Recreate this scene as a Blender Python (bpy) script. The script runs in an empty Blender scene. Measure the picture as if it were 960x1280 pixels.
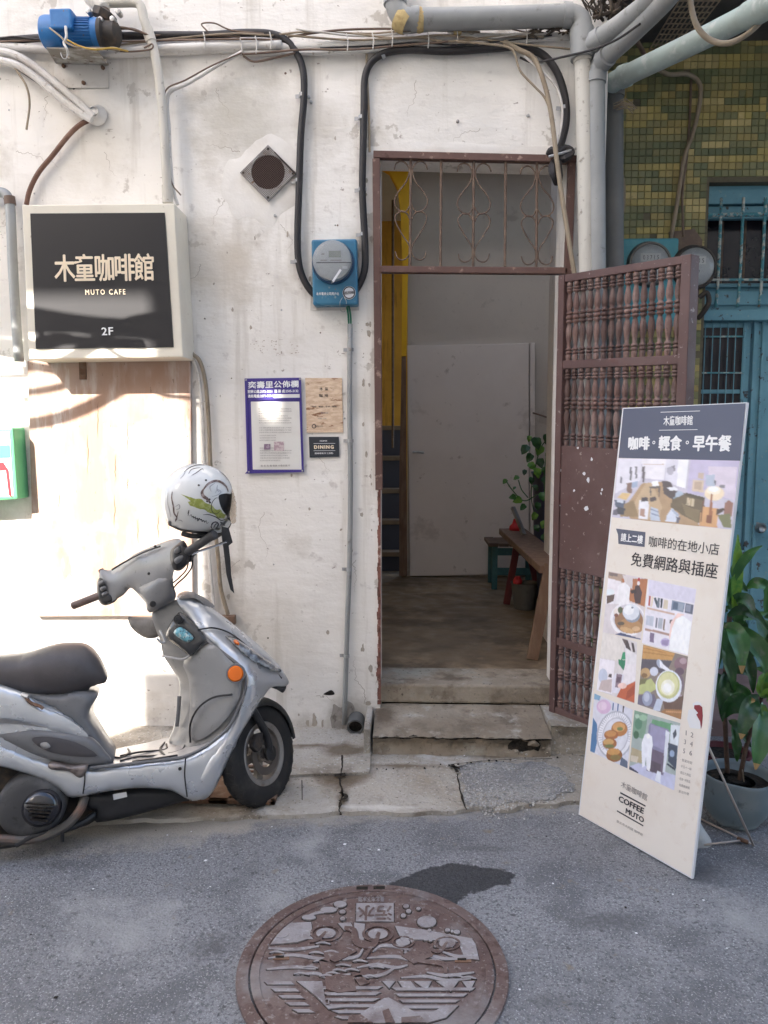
import bpy, math, random
from mathutils import Vector, Matrix, noise as mnoise
from mathutils.geometry import delaunay_2d_cdt
random.seed(7)
sc = bpy.context.scene
V = Vector
# ------------------------------------------------------------------ camera
FP = 940.0
CAM = V((0, -3.7, 1.5))
ROT = Matrix.Rotation(math.radians(2.0), 3, 'Z') @ Matrix.Rotation(math.radians(90 - 5.6), 3, 'X')
cd = bpy.data.cameras.new('camera'); co = bpy.data.objects.new('camera', cd)
sc.collection.objects.link(co); sc.camera = co
co.matrix_world = Matrix.Translation(CAM) @ ROT.to_4x4()
cd.sensor_fit = 'VERTICAL'; cd.sensor_height = 36; cd.sensor_width = 27
cd.lens = FP / 1280 * 36; cd.clip_start = 0.05; cd.clip_end = 400
# ------------------------------------------------------------------ world, sun, exposure
SUN = V((-0.45, -0.65, 0.60)).normalized()
w = bpy.data.worlds.new('World'); sc.world = w; w.use_nodes = True
nt = w.node_tree; bg = nt.nodes['Background']
sky = nt.nodes.new('ShaderNodeTexSky'); sky.sky_type = 'NISHITA'; sky.sun_disc = False
sky.sun_elevation = math.asin(SUN.z); sky.sun_rotation = math.atan2(SUN.x, SUN.y)
sky.air_density = 1.0; sky.dust_density = 2.5; sky.ozone_density = 0.6
nt.links.new(sky.outputs[0], bg.inputs[0]); bg.inputs[1].default_value = 0.15
sl = bpy.data.lights.new('sun', 'SUN'); sl.energy = 5.0; sl.angle = math.radians(0.5); sl.color = (1, .94, .86)
so = bpy.data.objects.new('sun', sl); sc.collection.objects.link(so)
so.rotation_euler = SUN.to_track_quat('Z', 'Y').to_euler(); so.location = (0, 0, 12)
sc.view_settings.view_transform = 'Standard'; sc.view_settings.look = 'None'
sc.view_settings.gamma = 1; sc.view_settings.exposure = 2.1
sc.cycles.max_bounces = 8; sc.cycles.diffuse_bounces = 5; sc.cycles.use_denoising = True

# ------------------------------------------------------------------ picture point -> place in the world
def ray(px, py):
    return (ROT @ V(((px - 480) / FP, (640 - py) / FP, -1))).normalized()
def hit(px, py, p0, n):
    d = ray(px, py); return CAM + d * ((V(p0) - CAM).dot(V(n)) / d.dot(V(n)))
def W(px, py, off=0.0): return hit(px, py, (0, -off, 0), (0, 1, 0))
def G(px, py, z=0.0): return hit(px, py, (0, 0, z), (0, 0, 1))

# ------------------------------------------------------------------ materials
MATS = {}
def srgb(c): return tuple((x / 12.92 if x <= .04045 else ((x + .055) / 1.055) ** 2.4) for x in c)
def mat(name, base, layers=(), rough=.7, metal=0.0, bumps=(), spec=.5, rvar=0, trans=0, coat=0, attr=None, alpha=1, ior=1.45, masks=(), spots=()):
    """layers: (scale, detail, lo, hi, colour, (sx,sy,sz)) noise blends; bumps: (scale, strength, dist, detail)"""
    m = bpy.data.materials.new(name); m.use_nodes = True; t = m.node_tree; N = t.nodes; L = t.links
    b = N['Principled BSDF']
    geo = N.new('ShaderNodeNewGeometry')
    b.inputs['Roughness'].default_value = rough; b.inputs['Metallic'].default_value = metal
    b.inputs['Specular IOR Level'].default_value = spec; b.inputs['IOR'].default_value = ior
    b.inputs['Coat Weight'].default_value = coat; b.inputs['Coat Roughness'].default_value = .15
    b.inputs['Transmission Weight'].default_value = trans; b.inputs['Alpha'].default_value = alpha
    def vec(s):
        if s is None: return geo.outputs['Position']
        mp = N.new('ShaderNodeMapping'); mp.inputs['Scale'].default_value = s
        L.new(geo.outputs['Position'], mp.inputs[0]); return mp.outputs[0]
    rgb = N.new('ShaderNodeRGB'); rgb.outputs[0].default_value = (*base, 1); cur = rgb.outputs[0]
    if attr:
        a = N.new('ShaderNodeAttribute'); a.attribute_name = attr; cur = a.outputs['Color']
    for i, ly in enumerate(layers):
        s, d, lo, hi, c = ly[:5]; st = ly[5] if len(ly) > 5 else None
        n = N.new('ShaderNodeTexNoise'); n.inputs['Scale'].default_value = s; n.inputs['Detail'].default_value = d
        n.inputs['Roughness'].default_value = .6
        mp = N.new('ShaderNodeMapping'); mp.inputs['Location'].default_value = (i * 3.7, i * 1.3, i * 2.1)
        if st: mp.inputs['Scale'].default_value = st
        L.new(geo.outputs['Position'], mp.inputs[0]); L.new(mp.outputs[0], n.inputs['Vector'])
        r = N.new('ShaderNodeMapRange'); r.inputs[1].default_value = lo; r.inputs[2].default_value = hi
        L.new(n.outputs['Fac'], r.inputs[0])
        mx = N.new('ShaderNodeMix'); mx.data_type = 'RGBA'
        L.new(r.outputs[0], mx.inputs[0]); L.new(cur, mx.inputs[6]); mx.inputs[7].default_value = (*c, 1); cur = mx.outputs[2]
    for cen, rad, c, k_ in spots:      # damp marks with a place of their own on the wall
        d = N.new('ShaderNodeVectorMath'); d.operation = 'DISTANCE'; L.new(geo.outputs['Position'], d.inputs[0]); d.inputs[1].default_value = tuple(cen)
        r = N.new('ShaderNodeMapRange'); r.inputs[1].default_value = 0; r.inputs[2].default_value = rad; r.inputs[3].default_value = 1; r.inputs[4].default_value = 0; L.new(d.outputs['Value'], r.inputs[0])
        n = N.new('ShaderNodeTexNoise'); n.inputs['Scale'].default_value = 7; n.inputs['Detail'].default_value = 9; n.inputs['Roughness'].default_value = .65; L.new(geo.outputs['Position'], n.inputs['Vector'])
        ad = N.new('ShaderNodeMath'); ad.operation = 'ADD'; L.new(r.outputs[0], ad.inputs[0]); L.new(n.outputs['Fac'], ad.inputs[1])
        r2 = N.new('ShaderNodeMapRange'); r2.inputs[1].default_value = .8; r2.inputs[2].default_value = 1.3; r2.inputs[4].default_value = k_; L.new(ad.outputs[0], r2.inputs[0])
        mx = N.new('ShaderNodeMix'); mx.data_type = 'RGBA'; L.new(r2.outputs[0], mx.inputs[0]); L.new(cur, mx.inputs[6]); mx.inputs[7].default_value = (*c, 1); cur = mx.outputs[2]
    for an, c, sc_, lo, hi in masks:      # dirt laid on by the builder as a vertex mask, broken up by noise
        a = N.new('ShaderNodeAttribute'); a.attribute_name = an
        n = N.new('ShaderNodeTexNoise'); n.inputs['Scale'].default_value = sc_; n.inputs['Detail'].default_value = 9; n.inputs['Roughness'].default_value = .7
        L.new(geo.outputs['Position'], n.inputs['Vector'])
        ad = N.new('ShaderNodeMath'); ad.operation = 'ADD'; L.new(a.outputs['Fac'], ad.inputs[0]); L.new(n.outputs['Fac'], ad.inputs[1])
        r = N.new('ShaderNodeMapRange'); r.inputs[1].default_value = lo; r.inputs[2].default_value = hi; r.inputs[4].default_value = .84; L.new(ad.outputs[0], r.inputs[0])
        mx = N.new('ShaderNodeMix'); mx.data_type = 'RGBA'; L.new(r.outputs[0], mx.inputs[0]); L.new(cur, mx.inputs[6]); mx.inputs[7].default_value = (*c, 1); cur = mx.outputs[2]
    L.new(cur, b.inputs['Base Color'])
    if rvar:
        n = N.new('ShaderNodeTexNoise'); n.inputs['Scale'].default_value = 9; n.inputs['Detail'].default_value = 5
        L.new(geo.outputs['Position'], n.inputs['Vector'])
        r = N.new('ShaderNodeMapRange'); r.inputs[1].default_value = .3; r.inputs[2].default_value = .7
        r.inputs[3].default_value = max(0, rough - rvar); r.inputs[4].default_value = min(1, rough + rvar)
        L.new(n.outputs['Fac'], r.inputs[0]); L.new(r.outputs[0], b.inputs['Roughness'])
    prev = None
    for bp in bumps:
        s, st, dist, det = bp[:4]
        n = N.new('ShaderNodeTexNoise'); n.inputs['Scale'].default_value = s; n.inputs['Detail'].default_value = det
        L.new(vec(bp[4] if len(bp) > 4 else None), n.inputs['Vector'])
        bu = N.new('ShaderNodeBump'); bu.inputs['Strength'].default_value = st; bu.inputs['Distance'].default_value = dist
        L.new(n.outputs['Fac'], bu.inputs['Height'])
        if prev: L.new(prev, bu.inputs['Normal'])
        prev = bu.outputs[0]
    if prev: L.new(prev, b.inputs['Normal'])
    MATS[name] = m; return m

PLASTER = mat('old_white_plaster', (.82, .787, .74), [
    (1.1, 6, .47, .78, (.70, .67, .63)), (2.6, 9, .56, .72, (.58, .535, .47)), (1.6, 8, .56, .70, (.64, .60, .545), (7, 7, .55)), (5, 12, .635, .655, (.56, .52, .47)),
    (14, 8, .62, .70, (.64, .60, .56)), (55, 3, .72, .76, (.30, .25, .21)), (22, 10, .685, .70, (.42, .37, .33), (1, 1, 1.6))], .88,
    bumps=[(4, .55, .03, 5, (.7, 1, 1.3)), (16, .35, .012, 8, (.6, 1, 1.5)), (70, .3, .004, 6)], spec=.25,
    spots=[(W(305, 148), .42, (.50, .47, .41), .75), (W(400, 160), .22, (.54, .50, .44), .6), (W(262, 330), .4, (.60, .53, .44), .6), (W(120, 190), .35, (.60, .55, .47), .5), (W(330, 800), .5, (.60, .56, .50), .5), (W(380, 935), .3, (.34, .31, .27), .8), (W(440, 900), .22, (.36, .32, .27), .8), (W(460, 500), .2, (.62, .58, .52), .6), (W(560, 110), .5, (.66, .63, .58), .5)])
PLASTER2 = mat('fresh_white_plaster', (.77, .74, .695), [(6, 6, .5, .75, (.66, .62, .57))], .85, bumps=[(20, .5, .006, 6), (110, .3, .002, 3)], spec=.25)
DIRTP = mat('grimy_plaster_base', (.30, .27, .24), [(12, 8, .45, .6, (.42, .39, .35)), (30, 5, .55, .65, (.16, .14, .12))], .95, bumps=[(40, .7, .01, 6)])
INNER = mat('interior_grey_wall', (.60, .54, .475), [(1.5, 5, .4, .7, (.53, .475, .42)), (20, 5, .6, .75, (.49, .435, .38)), (4, 9, .62, .68, (.46, .405, .35))], .85, bumps=[(12, .2, .01, 5)])
INWHITE = mat('interior_white_paint', (.66, .63, .62), [(2, 5, .45, .75, (.55, .52, .50))], .7, bumps=[(12, .15, .01, 5)])
OCHRE = mat('ochre_painted_wall', (.66, .36, .05), [(2.5, 6, .4, .7, (.50, .26, .035)), (3, 6, .55, .7, (.25, .12, .02), (6, 6, .6))], .75)
YELLOW = mat('yellow_painted_post', (.90, .52, .015), [(3, 6, .5, .75, (.66, .34, .01))], .6)
DOORW = mat('plain_white_door_paint', (.82, .74, .68), [(2, 4, .45, .75, (.76, .68, .62)), (8, 8, .64, .70, (.56, .48, .42)), (3, 10, .60, .66, (.66, .58, .52))], .55, bumps=[(60, .06, .002, 3)])
CONC = mat('worn_concrete', (.35, .30, .235), [(2.0, 9, .42, .62, (.235, .19, .14)), (6, 10, .50, .64, (.17, .135, .10)), (3, 9, .54, .66, (.37, .36, .31)), (9, 8, .58, .70, (.42, .385, .33)), (50, 6, .62, .68, (.12, .10, .08))], .9,
           bumps=[(7, .6, .03, 8), (40, .8, .008, 7), (180, .6, .003, 3)], masks=[('stain', (.10, .07, .045), 7, .85, 1.3)])
CONCL = mat('pale_worn_concrete', (.42, .39, .345), [(1.7, 9, .43, .62, (.31, .27, .215)), (5, 10, .52, .64, (.22, .19, .155)), (60, 6, .58, .68, (.50, .48, .45)), (2.6, 9, .56, .66, (.47, .45, .42)), (70, 6, .60, .68, (.14, .125, .11))], .93,
            bumps=[(9, .5, .03, 8), (40, .9, .010, 7), (150, .8, .004, 4)], masks=[('stain', (.13, .095, .06), 7, .85, 1.25), ('dust', (.60, .58, .54), 12, 1.0, 1.3)])
INFLOOR = mat('stained_concrete_floor', (.245, .185, .12), [(1.8, 8, .42, .60, (.14, .103, .068), (1, 2, 1)), (4, 8, .55, .7, (.36, .275, .18))], .55, rvar=.2, bumps=[(25, .15, .004, 5)])
ASPH = mat('old_asphalt', (.25, .252, .265), [(1.1, 6, .42, .62, (.185, .187, .20)), (4, 9, .50, .64, (.145, .147, .158)), (110, 5, .48, .62, (.13, .132, .14)), (170, 3, .58, .65, (.40, .40, .41)), (45, 8, .61, .67, (.10, .10, .108)), (2.5, 6, .56, .70, (.34, .34, .345)), (9, 10, .65, .71, (.22, .19, .155))], .92,
           bumps=[(7, .4, .02, 6), (70, .9, .010, 5), (170, 1, .006, 4)], masks=[('wet', (.02, .02, .022), 22, .92, 1.06), ('dirt', (.38, .35, .305), 14, .90, 1.30), ('coarse', (.115, .113, .12), 60, 1.0, 1.25)])
WET = mat('wet_asphalt', (.05, .05, .053), [(120, 3, .55, .62, (.025, .025, .03)), (160, 3, .62, .66, (.2, .2, .2))], .55, bumps=[(150, .9, .006, 4), (320, .5, .003, 2)])
GRIT = mat('pale_grit_patch', (.40, .385, .36), [(5, 8, .45, .6, (.30, .29, .28)), (70, 5, .5, .62, (.24, .23, .225)), (110, 3, .58, .66, (.56, .56, .56))], .95, bumps=[(60, 1, .02, 5), (140, 1, .01, 4)])
BROWN = mat('brown_painted_iron', (.115, .060, .048), [(6, 6, .5, .7, (.155, .088, .07)), (25, 8, .6, .68, (.30, .20, .16)), (12, 8, .66, .7, (.07, .03, .022))], .55, bumps=[(60, .25, .003, 5)], rvar=.1)
GATE = mat('maroon_brown_paint', (.108, .058, .052), [(4, 6, .45, .7, (.145, .085, .078)), (35, 6, .64, .70, (.33, .26, .24)), (9, 8, .62, .7, (.115, .05, .045))], .5, bumps=[(50, .2, .003, 5)], rvar=.1)
SPINDLE = mat('dusty_maroon_spindle', (.14, .08, .066), [(14, 6, .45, .65, (.22, .15, .13)), (50, 5, .6, .7, (.10, .05, .042))], .65, bumps=[(60, .3, .003, 5)])
def vary(m, lo, hi):      # each copied piece a little lighter or darker, as hand-painted pieces are
    t = m.node_tree; b = t.nodes['Principled BSDF']; src = b.inputs['Base Color'].links[0].from_socket
    oi = t.nodes.new('ShaderNodeObjectInfo'); r = t.nodes.new('ShaderNodeMapRange'); r.inputs[3].default_value = lo; r.inputs[4].default_value = hi; t.links.new(oi.outputs['Random'], r.inputs[0])
    h = t.nodes.new('ShaderNodeHueSaturation'); t.links.new(r.outputs[0], h.inputs['Value']); t.links.new(src, h.inputs['Color']); t.links.new(h.outputs[0], b.inputs['Base Color'])
vary(SPINDLE, .72, 1.28)
RUSTIRON = mat('rusty_scroll_iron', (.13, .085, .062), [(30, 6, .5, .65, (.20, .14, .10)), (60, 4, .6, .7, (.10, .05, .035))], .75, bumps=[(120, .4, .002, 3)])
BRICK = mat('chipped_red_brick', (.25, .11, .085), [(20, 8, .45, .6, (.13, .06, .045)), (35, 6, .58, .66, (.62, .48, .42))], .9, bumps=[(40, .8, .01, 6)])
PVCG = mat('grey_pvc_pipe', (.27, .275, .27), [(4, 6, .45, .7, (.34, .34, .33)), (20, 8, .6, .72, (.18, .175, .165))], .5, bumps=[(40, .1, .002, 4)], rvar=.12)
PVCD = mat('dark_grey_pipe', (.12, .12, .115), [(4, 6, .45, .7, (.16, .155, .15))], .6)
PVCC = mat('cream_weathered_pipe', (.56, .53, .47), [(3, 8, .5, .68, (.42, .39, .34), (4, 4, .6)), (30, 6, .62, .7, (.28, .25, .21))], .6, bumps=[(30, .2, .003, 4)])
PVCW = mat('white_conduit', (.66, .635, .60), [(5, 8, .48, .66, (.50, .46, .42)), (30, 6, .6, .7, (.33, .27, .22))], .55)
TEALP = mat('pale_green_pipe', (.40, .48, .45), [(4, 8, .48, .66, (.33, .36, .33)), (18, 8, .56, .66, (.52, .56, .53)), (9, 8, .64, .72, (.17, .15, .12))], .6, bumps=[(30, .2, .003, 4)])
BLACKC = mat('black_rubber_cable', (.022, .019, .02), [(9, 6, .5, .7, (.045, .04, .04))], .5)
WIREB = mat('brown_wire', (.15, .10, .075), [(12, 6, .5, .7, (.24, .17, .12))], .6)
WIRET = mat('tan_wire', (.30, .24, .17), [(12, 6, .5, .7, (.20, .15, .10))], .6)
WIREW = mat('dirty_white_wire', (.58, .55, .51), [(14, 6, .5, .66, (.40, .35, .30))], .6)
WIREG = mat('green_wire', (.01, .12, .07), (), .4)
CLIP = mat('zinc_clip', (.40, .40, .41), [(40, 4, .5, .7, (.25, .23, .21))], .5, metal=.5)
STEEL = mat('galvanised_steel', (.45, .45, .45), [(12, 6, .5, .7, (.3, .28, .26)), (30, 6, .62, .7, (.25, .13, .07))], .45, metal=.7)
CHROME = mat('chrome', (.75, .75, .76), (), .15, metal=1)
BLUE = mat('blue_motor_paint', (.02, .14, .38), [(10, 6, .5, .7, (.03, .18, .44)), (40, 6, .64, .7, (.10, .12, .16))], .4, rvar=.1)
MBLUE = mat('blue_meter_paint', (.035, .16, .27), [(8, 6, .5, .7, (.05, .20, .32)), (40, 6, .63, .7, (.22, .30, .33)), (60, 5, .68, .72, (.2, .1, .06))], .35, rvar=.1)
CASTB = mat('cast_iron_black', (.035, .03, .027), [(20, 6, .5, .7, (.09, .06, .04))], .65, bumps=[(60, .3, .004, 4)])
GLASS = mat('clear_glass', (.95, .95, .95), (), .05, trans=1, alpha=1)
LENS = mat('meter_glass', (.8, .85, .87), (), .08, trans=.85)
SILVERF = mat('meter_face_silver', (.48, .48, .49), [(50, 4, .5, .7, (.42, .42, .43))], .4, metal=.2)
SGREY = mat('silver_scooter_paint', (.60, .62, .65), [(5, 6, .55, .75, (.55, .565, .59)), (90, 4, .70, .74, (.38, .38, .38))], 0.30, metal=.6, coat=.7, rvar=.08)
SGREYD = mat('satin_grey_plastic', (.155, .155, .16), [(6, 6, .5, .72, (.20, .20, .205)), (50, 5, .64, .72, (.10, .10, .10))], .38, spec=.5, coat=.15, rvar=.1)
SGREYL = mat('light_grey_plastic', (.25, .25, .25), [(6, 6, .5, .72, (.30, .295, .29)), (50, 5, .64, .72, (.16, .16, .16))], .36, coat=.2, rvar=.1)
SEATM = mat('dark_brown_seat_vinyl', (.072, .064, .066), [(8, 6, .45, .7, (.10, .092, .094))], .45, bumps=[(220, .3, .001, 3)])
BLACKP = mat('black_plastic', (.018, .018, .02), [(10, 6, .5, .7, (.035, .034, .036))], .42, rvar=.1)
TYRE = mat('dusty_tyre_rubber', (.022, .021, .021), [(12, 6, .5, .7, (.05, .046, .042))], .8, bumps=[(60, .3, .003, 4)])
RIM = mat('grey_wheel_rim', (.28, .26, .24), [(14, 6, .5, .7, (.16, .13, .11))], .5, metal=.4)
ORANGE = mat('orange_reflector', (.85, .17, .005), (), .25, coat=.6)
HELW = mat('white_helmet_gloss', (.72, .72, .70), [(8, 6, .55, .75, (.62, .61, .58))], .22, coat=.6)
GLOSSB = mat('glossy_black', (.012, .012, .018), (), .1, coat=1)
PLY = mat('weathered_plywood', (.42, .305, .245), [(2.2, 9, .46, .62, (.34, .205, .145), (1.6, 1, .8)), (7, 10, .5, .66, (.56, .50, .46), (3, 1, .5)), (1.6, 6, .50, .64, (.38, .235, .165), (1, 1, .6)), (2.2, 7, .54, .64, (.36, .325, .31)), (40, 12, .66, .69, (.20, .13, .09), (2, 1, .6))], .7,
          bumps=[(8, .3, .004, 8, (8, 1, .4)), (60, .2, .002, 4)])
WOODD = mat('dark_weathered_wood', (.115, .075, .052), [(6, 8, .45, .65, (.17, .115, .08), (1, 1, 6))], .75, bumps=[(30, .4, .004, 6)])
WOODB = mat('brown_wood', (.17, .10, .065), [(8, 8, .45, .65, (.23, .15, .10), (3, 3, .6))], .7, bumps=[(30, .3, .004, 6)])
SIGNC = mat('cream_sign_box', (.74, .69, .58), [(3, 6, .5, .72, (.66, .60, .50)), (30, 6, .66, .72, (.45, .38, .30))], .5, coat=.1)
SIGNB = mat('dark_acrylic_face', (.012, .011, .013), (), .48, spec=.55)
SIGNT = mat('warm_white_letters', (.88, .74, .55), (), .45)
SIGNW = mat('white_letters', (.85, .85, .85), (), .45)
TEALD = mat('old_blue_door_paint', (.125, .29, .36), [(3, 8, .45, .66, (.17, .36, .44)), (18, 10, .61, .66, (.06, .055, .05)), (40, 8, .62, .68, (.22, .34, .36))], .6, bumps=[(40, .5, .004, 6)])
TEALF = mat('flaking_blue_iron', (.07, .24, .28), [(30, 8, .48, .58, (.45, .47, .44)), (50, 8, .58, .66, (.14, .07, .04))], .7, bumps=[(80, .6, .004, 4)])
DARKW = mat('dark_window_glass', (.012, .010, .013), [(5, 5, .4, .7, (.03, .022, .026))], .15)
TILE = mat('small_glazed_tiles', (.2, .2, .1), [(25, 5, .6, .8, (.14, .12, .07))], .35, attr='Col', rvar=.1, spec=.4)
GROUT = mat('dark_tile_grout', (.13, .115, .075), [(30, 5, .5, .7, (.08, .07, .05))], .9)
SOFFITD = mat('dark_soffit_concrete', (.07, .065, .06), [(4, 8, .45, .7, (.12, .11, .10))], .9, bumps=[(20, .6, .01, 5)])  # dark mottled tone for the overhang's underside
PRINT = mat('printed_colours', (1, 1, 1), (), .45, attr='Col')
BOARDP = mat('beige_printed_board', (.80, .74, .67), [(6, 7, .5, .75, (.76, .68, .60)), (25, 5, .6, .75, (.72, .63, .54))], .42)
NAVY = mat('slate_blue_print', (.085, .095, .145), (), .38)
WHITEE = mat('white_foam_edge', (.74, .74, .76), (), .5)
INK = mat('dark_ink', (.045, .04, .045), (), .5)
INKG = mat('faded_ink', (.30, .27, .26), (), .6)
PURPLE = mat('deep_blue_board', (.055, .035, .23), [(8, 5, .5, .75, (.07, .05, .27))], .4)
PAPER = mat('slightly_yellow_paper', (.70, .68, .64), [(10, 5, .5, .75, (.64, .61, .57))], .6)
WOODP = mat('wood_grain_print', (.60, .43, .30), [(7, 8, .45, .58, (.72, .56, .41), (3, 1, 9)), (5, 10, .6, .64, (.30, .15, .08), (2.5, 1, 11))], .4)
MANB = mat('rusty_brown_cast_iron', (.125, .082, .074), [(8, 8, .45, .66, (.17, .125, .115)), (40, 6, .52, .66, (.085, .052, .045)), (4, 8, .52, .66, (.22, .20, .20)), (70, 5, .58, .66, (.24, .21, .205))], .6, metal=.25, bumps=[(140, .6, .002, 4)])
MANG = mat('dusty_grey_cast_iron', (.27, .25, .255), [(14, 8, .5, .68, (.17, .14, .14)), (60, 6, .58, .68, (.33, .32, .33))], .8, bumps=[(140, .8, .002, 4)])
RUST = mat('orange_rust', (.17, .095, .06), [(30, 6, .5, .7, (.22, .16, .12)), (14, 6, .52, .7, (.10, .055, .035))], .85, bumps=[(60, .6, .004, 4)])
LEAF = mat('dark_glossy_leaf', (.026, .09, .024), [(5, 6, .42, .66, (.05, .15, .03)), (60, 5, .56, .66, (.03, .10, .03)), (26, 8, .66, .70, (.16, .17, .06)), (14, 5, .6, .72, (.10, .13, .09))], .34, coat=.2, spec=.5, bumps=[(90, .2, .002, 3)])
LEAFY = mat('yellow_green_leaf', (.16, .30, .04), [(20, 5, .45, .65, (.05, .18, .03))], .4)
LEAFT = mat('dry_leaf_tip', (.40, .26, .11), (), .8)
STEM = mat('brown_plant_stem', (.085, .05, .035), [(40, 5, .5, .7, (.14, .09, .06))], .85)
vary(LEAF, .65, 1.5); vary(LEAFY, .7, 1.25)
POTB = mat('chalky_blue_pot', (.17, .215, .24), [(6, 7, .45, .68, (.22, .25, .26)), (14, 8, .6, .68, (.10, .12, .13))], .75, bumps=[(30, .3, .004, 5)])
POTR = mat('maroon_plastic_pot', (.10, .018, .025), (), .5)
SOIL = mat('dark_soil', (.02, .016, .012), [(60, 5, .5, .7, (.05, .038, .028))], 1, bumps=[(60, 1, .02, 4)])
SACK = mat('white_woven_sandbag', (.46, .47, .47), [(10, 5, .5, .7, (.38, .385, .385))], .8, bumps=[(90, .6, .003, 3)])
GREENP = mat('green_plastic', (.14, .50, .24), (), .35)
MINT = mat('mint_green_print', (.08, .40, .22), (), .5)
REDP = mat('red_paint', (.55, .03, .04), (), .45)
BUCKET = mat('dull_tin_bucket', (.20, .19, .17), [(14, 5, .5, .7, (.14, .13, .12))], .5, metal=.3)
NAVYB = mat('dark_blue_barrel', (.045, .055, .11), [(5, 5, .5, .7, (.065, .075, .13))], .45)
STAIRD = mat('dark_blue_stair_riser', (.06, .064, .095), [(6, 5, .5, .7, (.055, .055, .08))], .7)
STAIRT = mat('worn_stair_tread', (.22, .165, .12), [(9, 6, .5, .7, (.15, .11, .08))], .7)
TAPE = mat('yellow_foam_sealant', (.50, .38, .18), [(40, 5, .5, .7, (.36, .25, .12))], .9, bumps=[(60, .8, .008, 4)])
TWIG = mat('dry_black_twigs', (.045, .035, .028), [(30, 5, .5, .7, (.10, .075, .05))], .95)
OPPW = mat('pale_house_render', (.50, .49, .47), [(2, 6, .45, .7, (.44, .43, .41))], .9)

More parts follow.
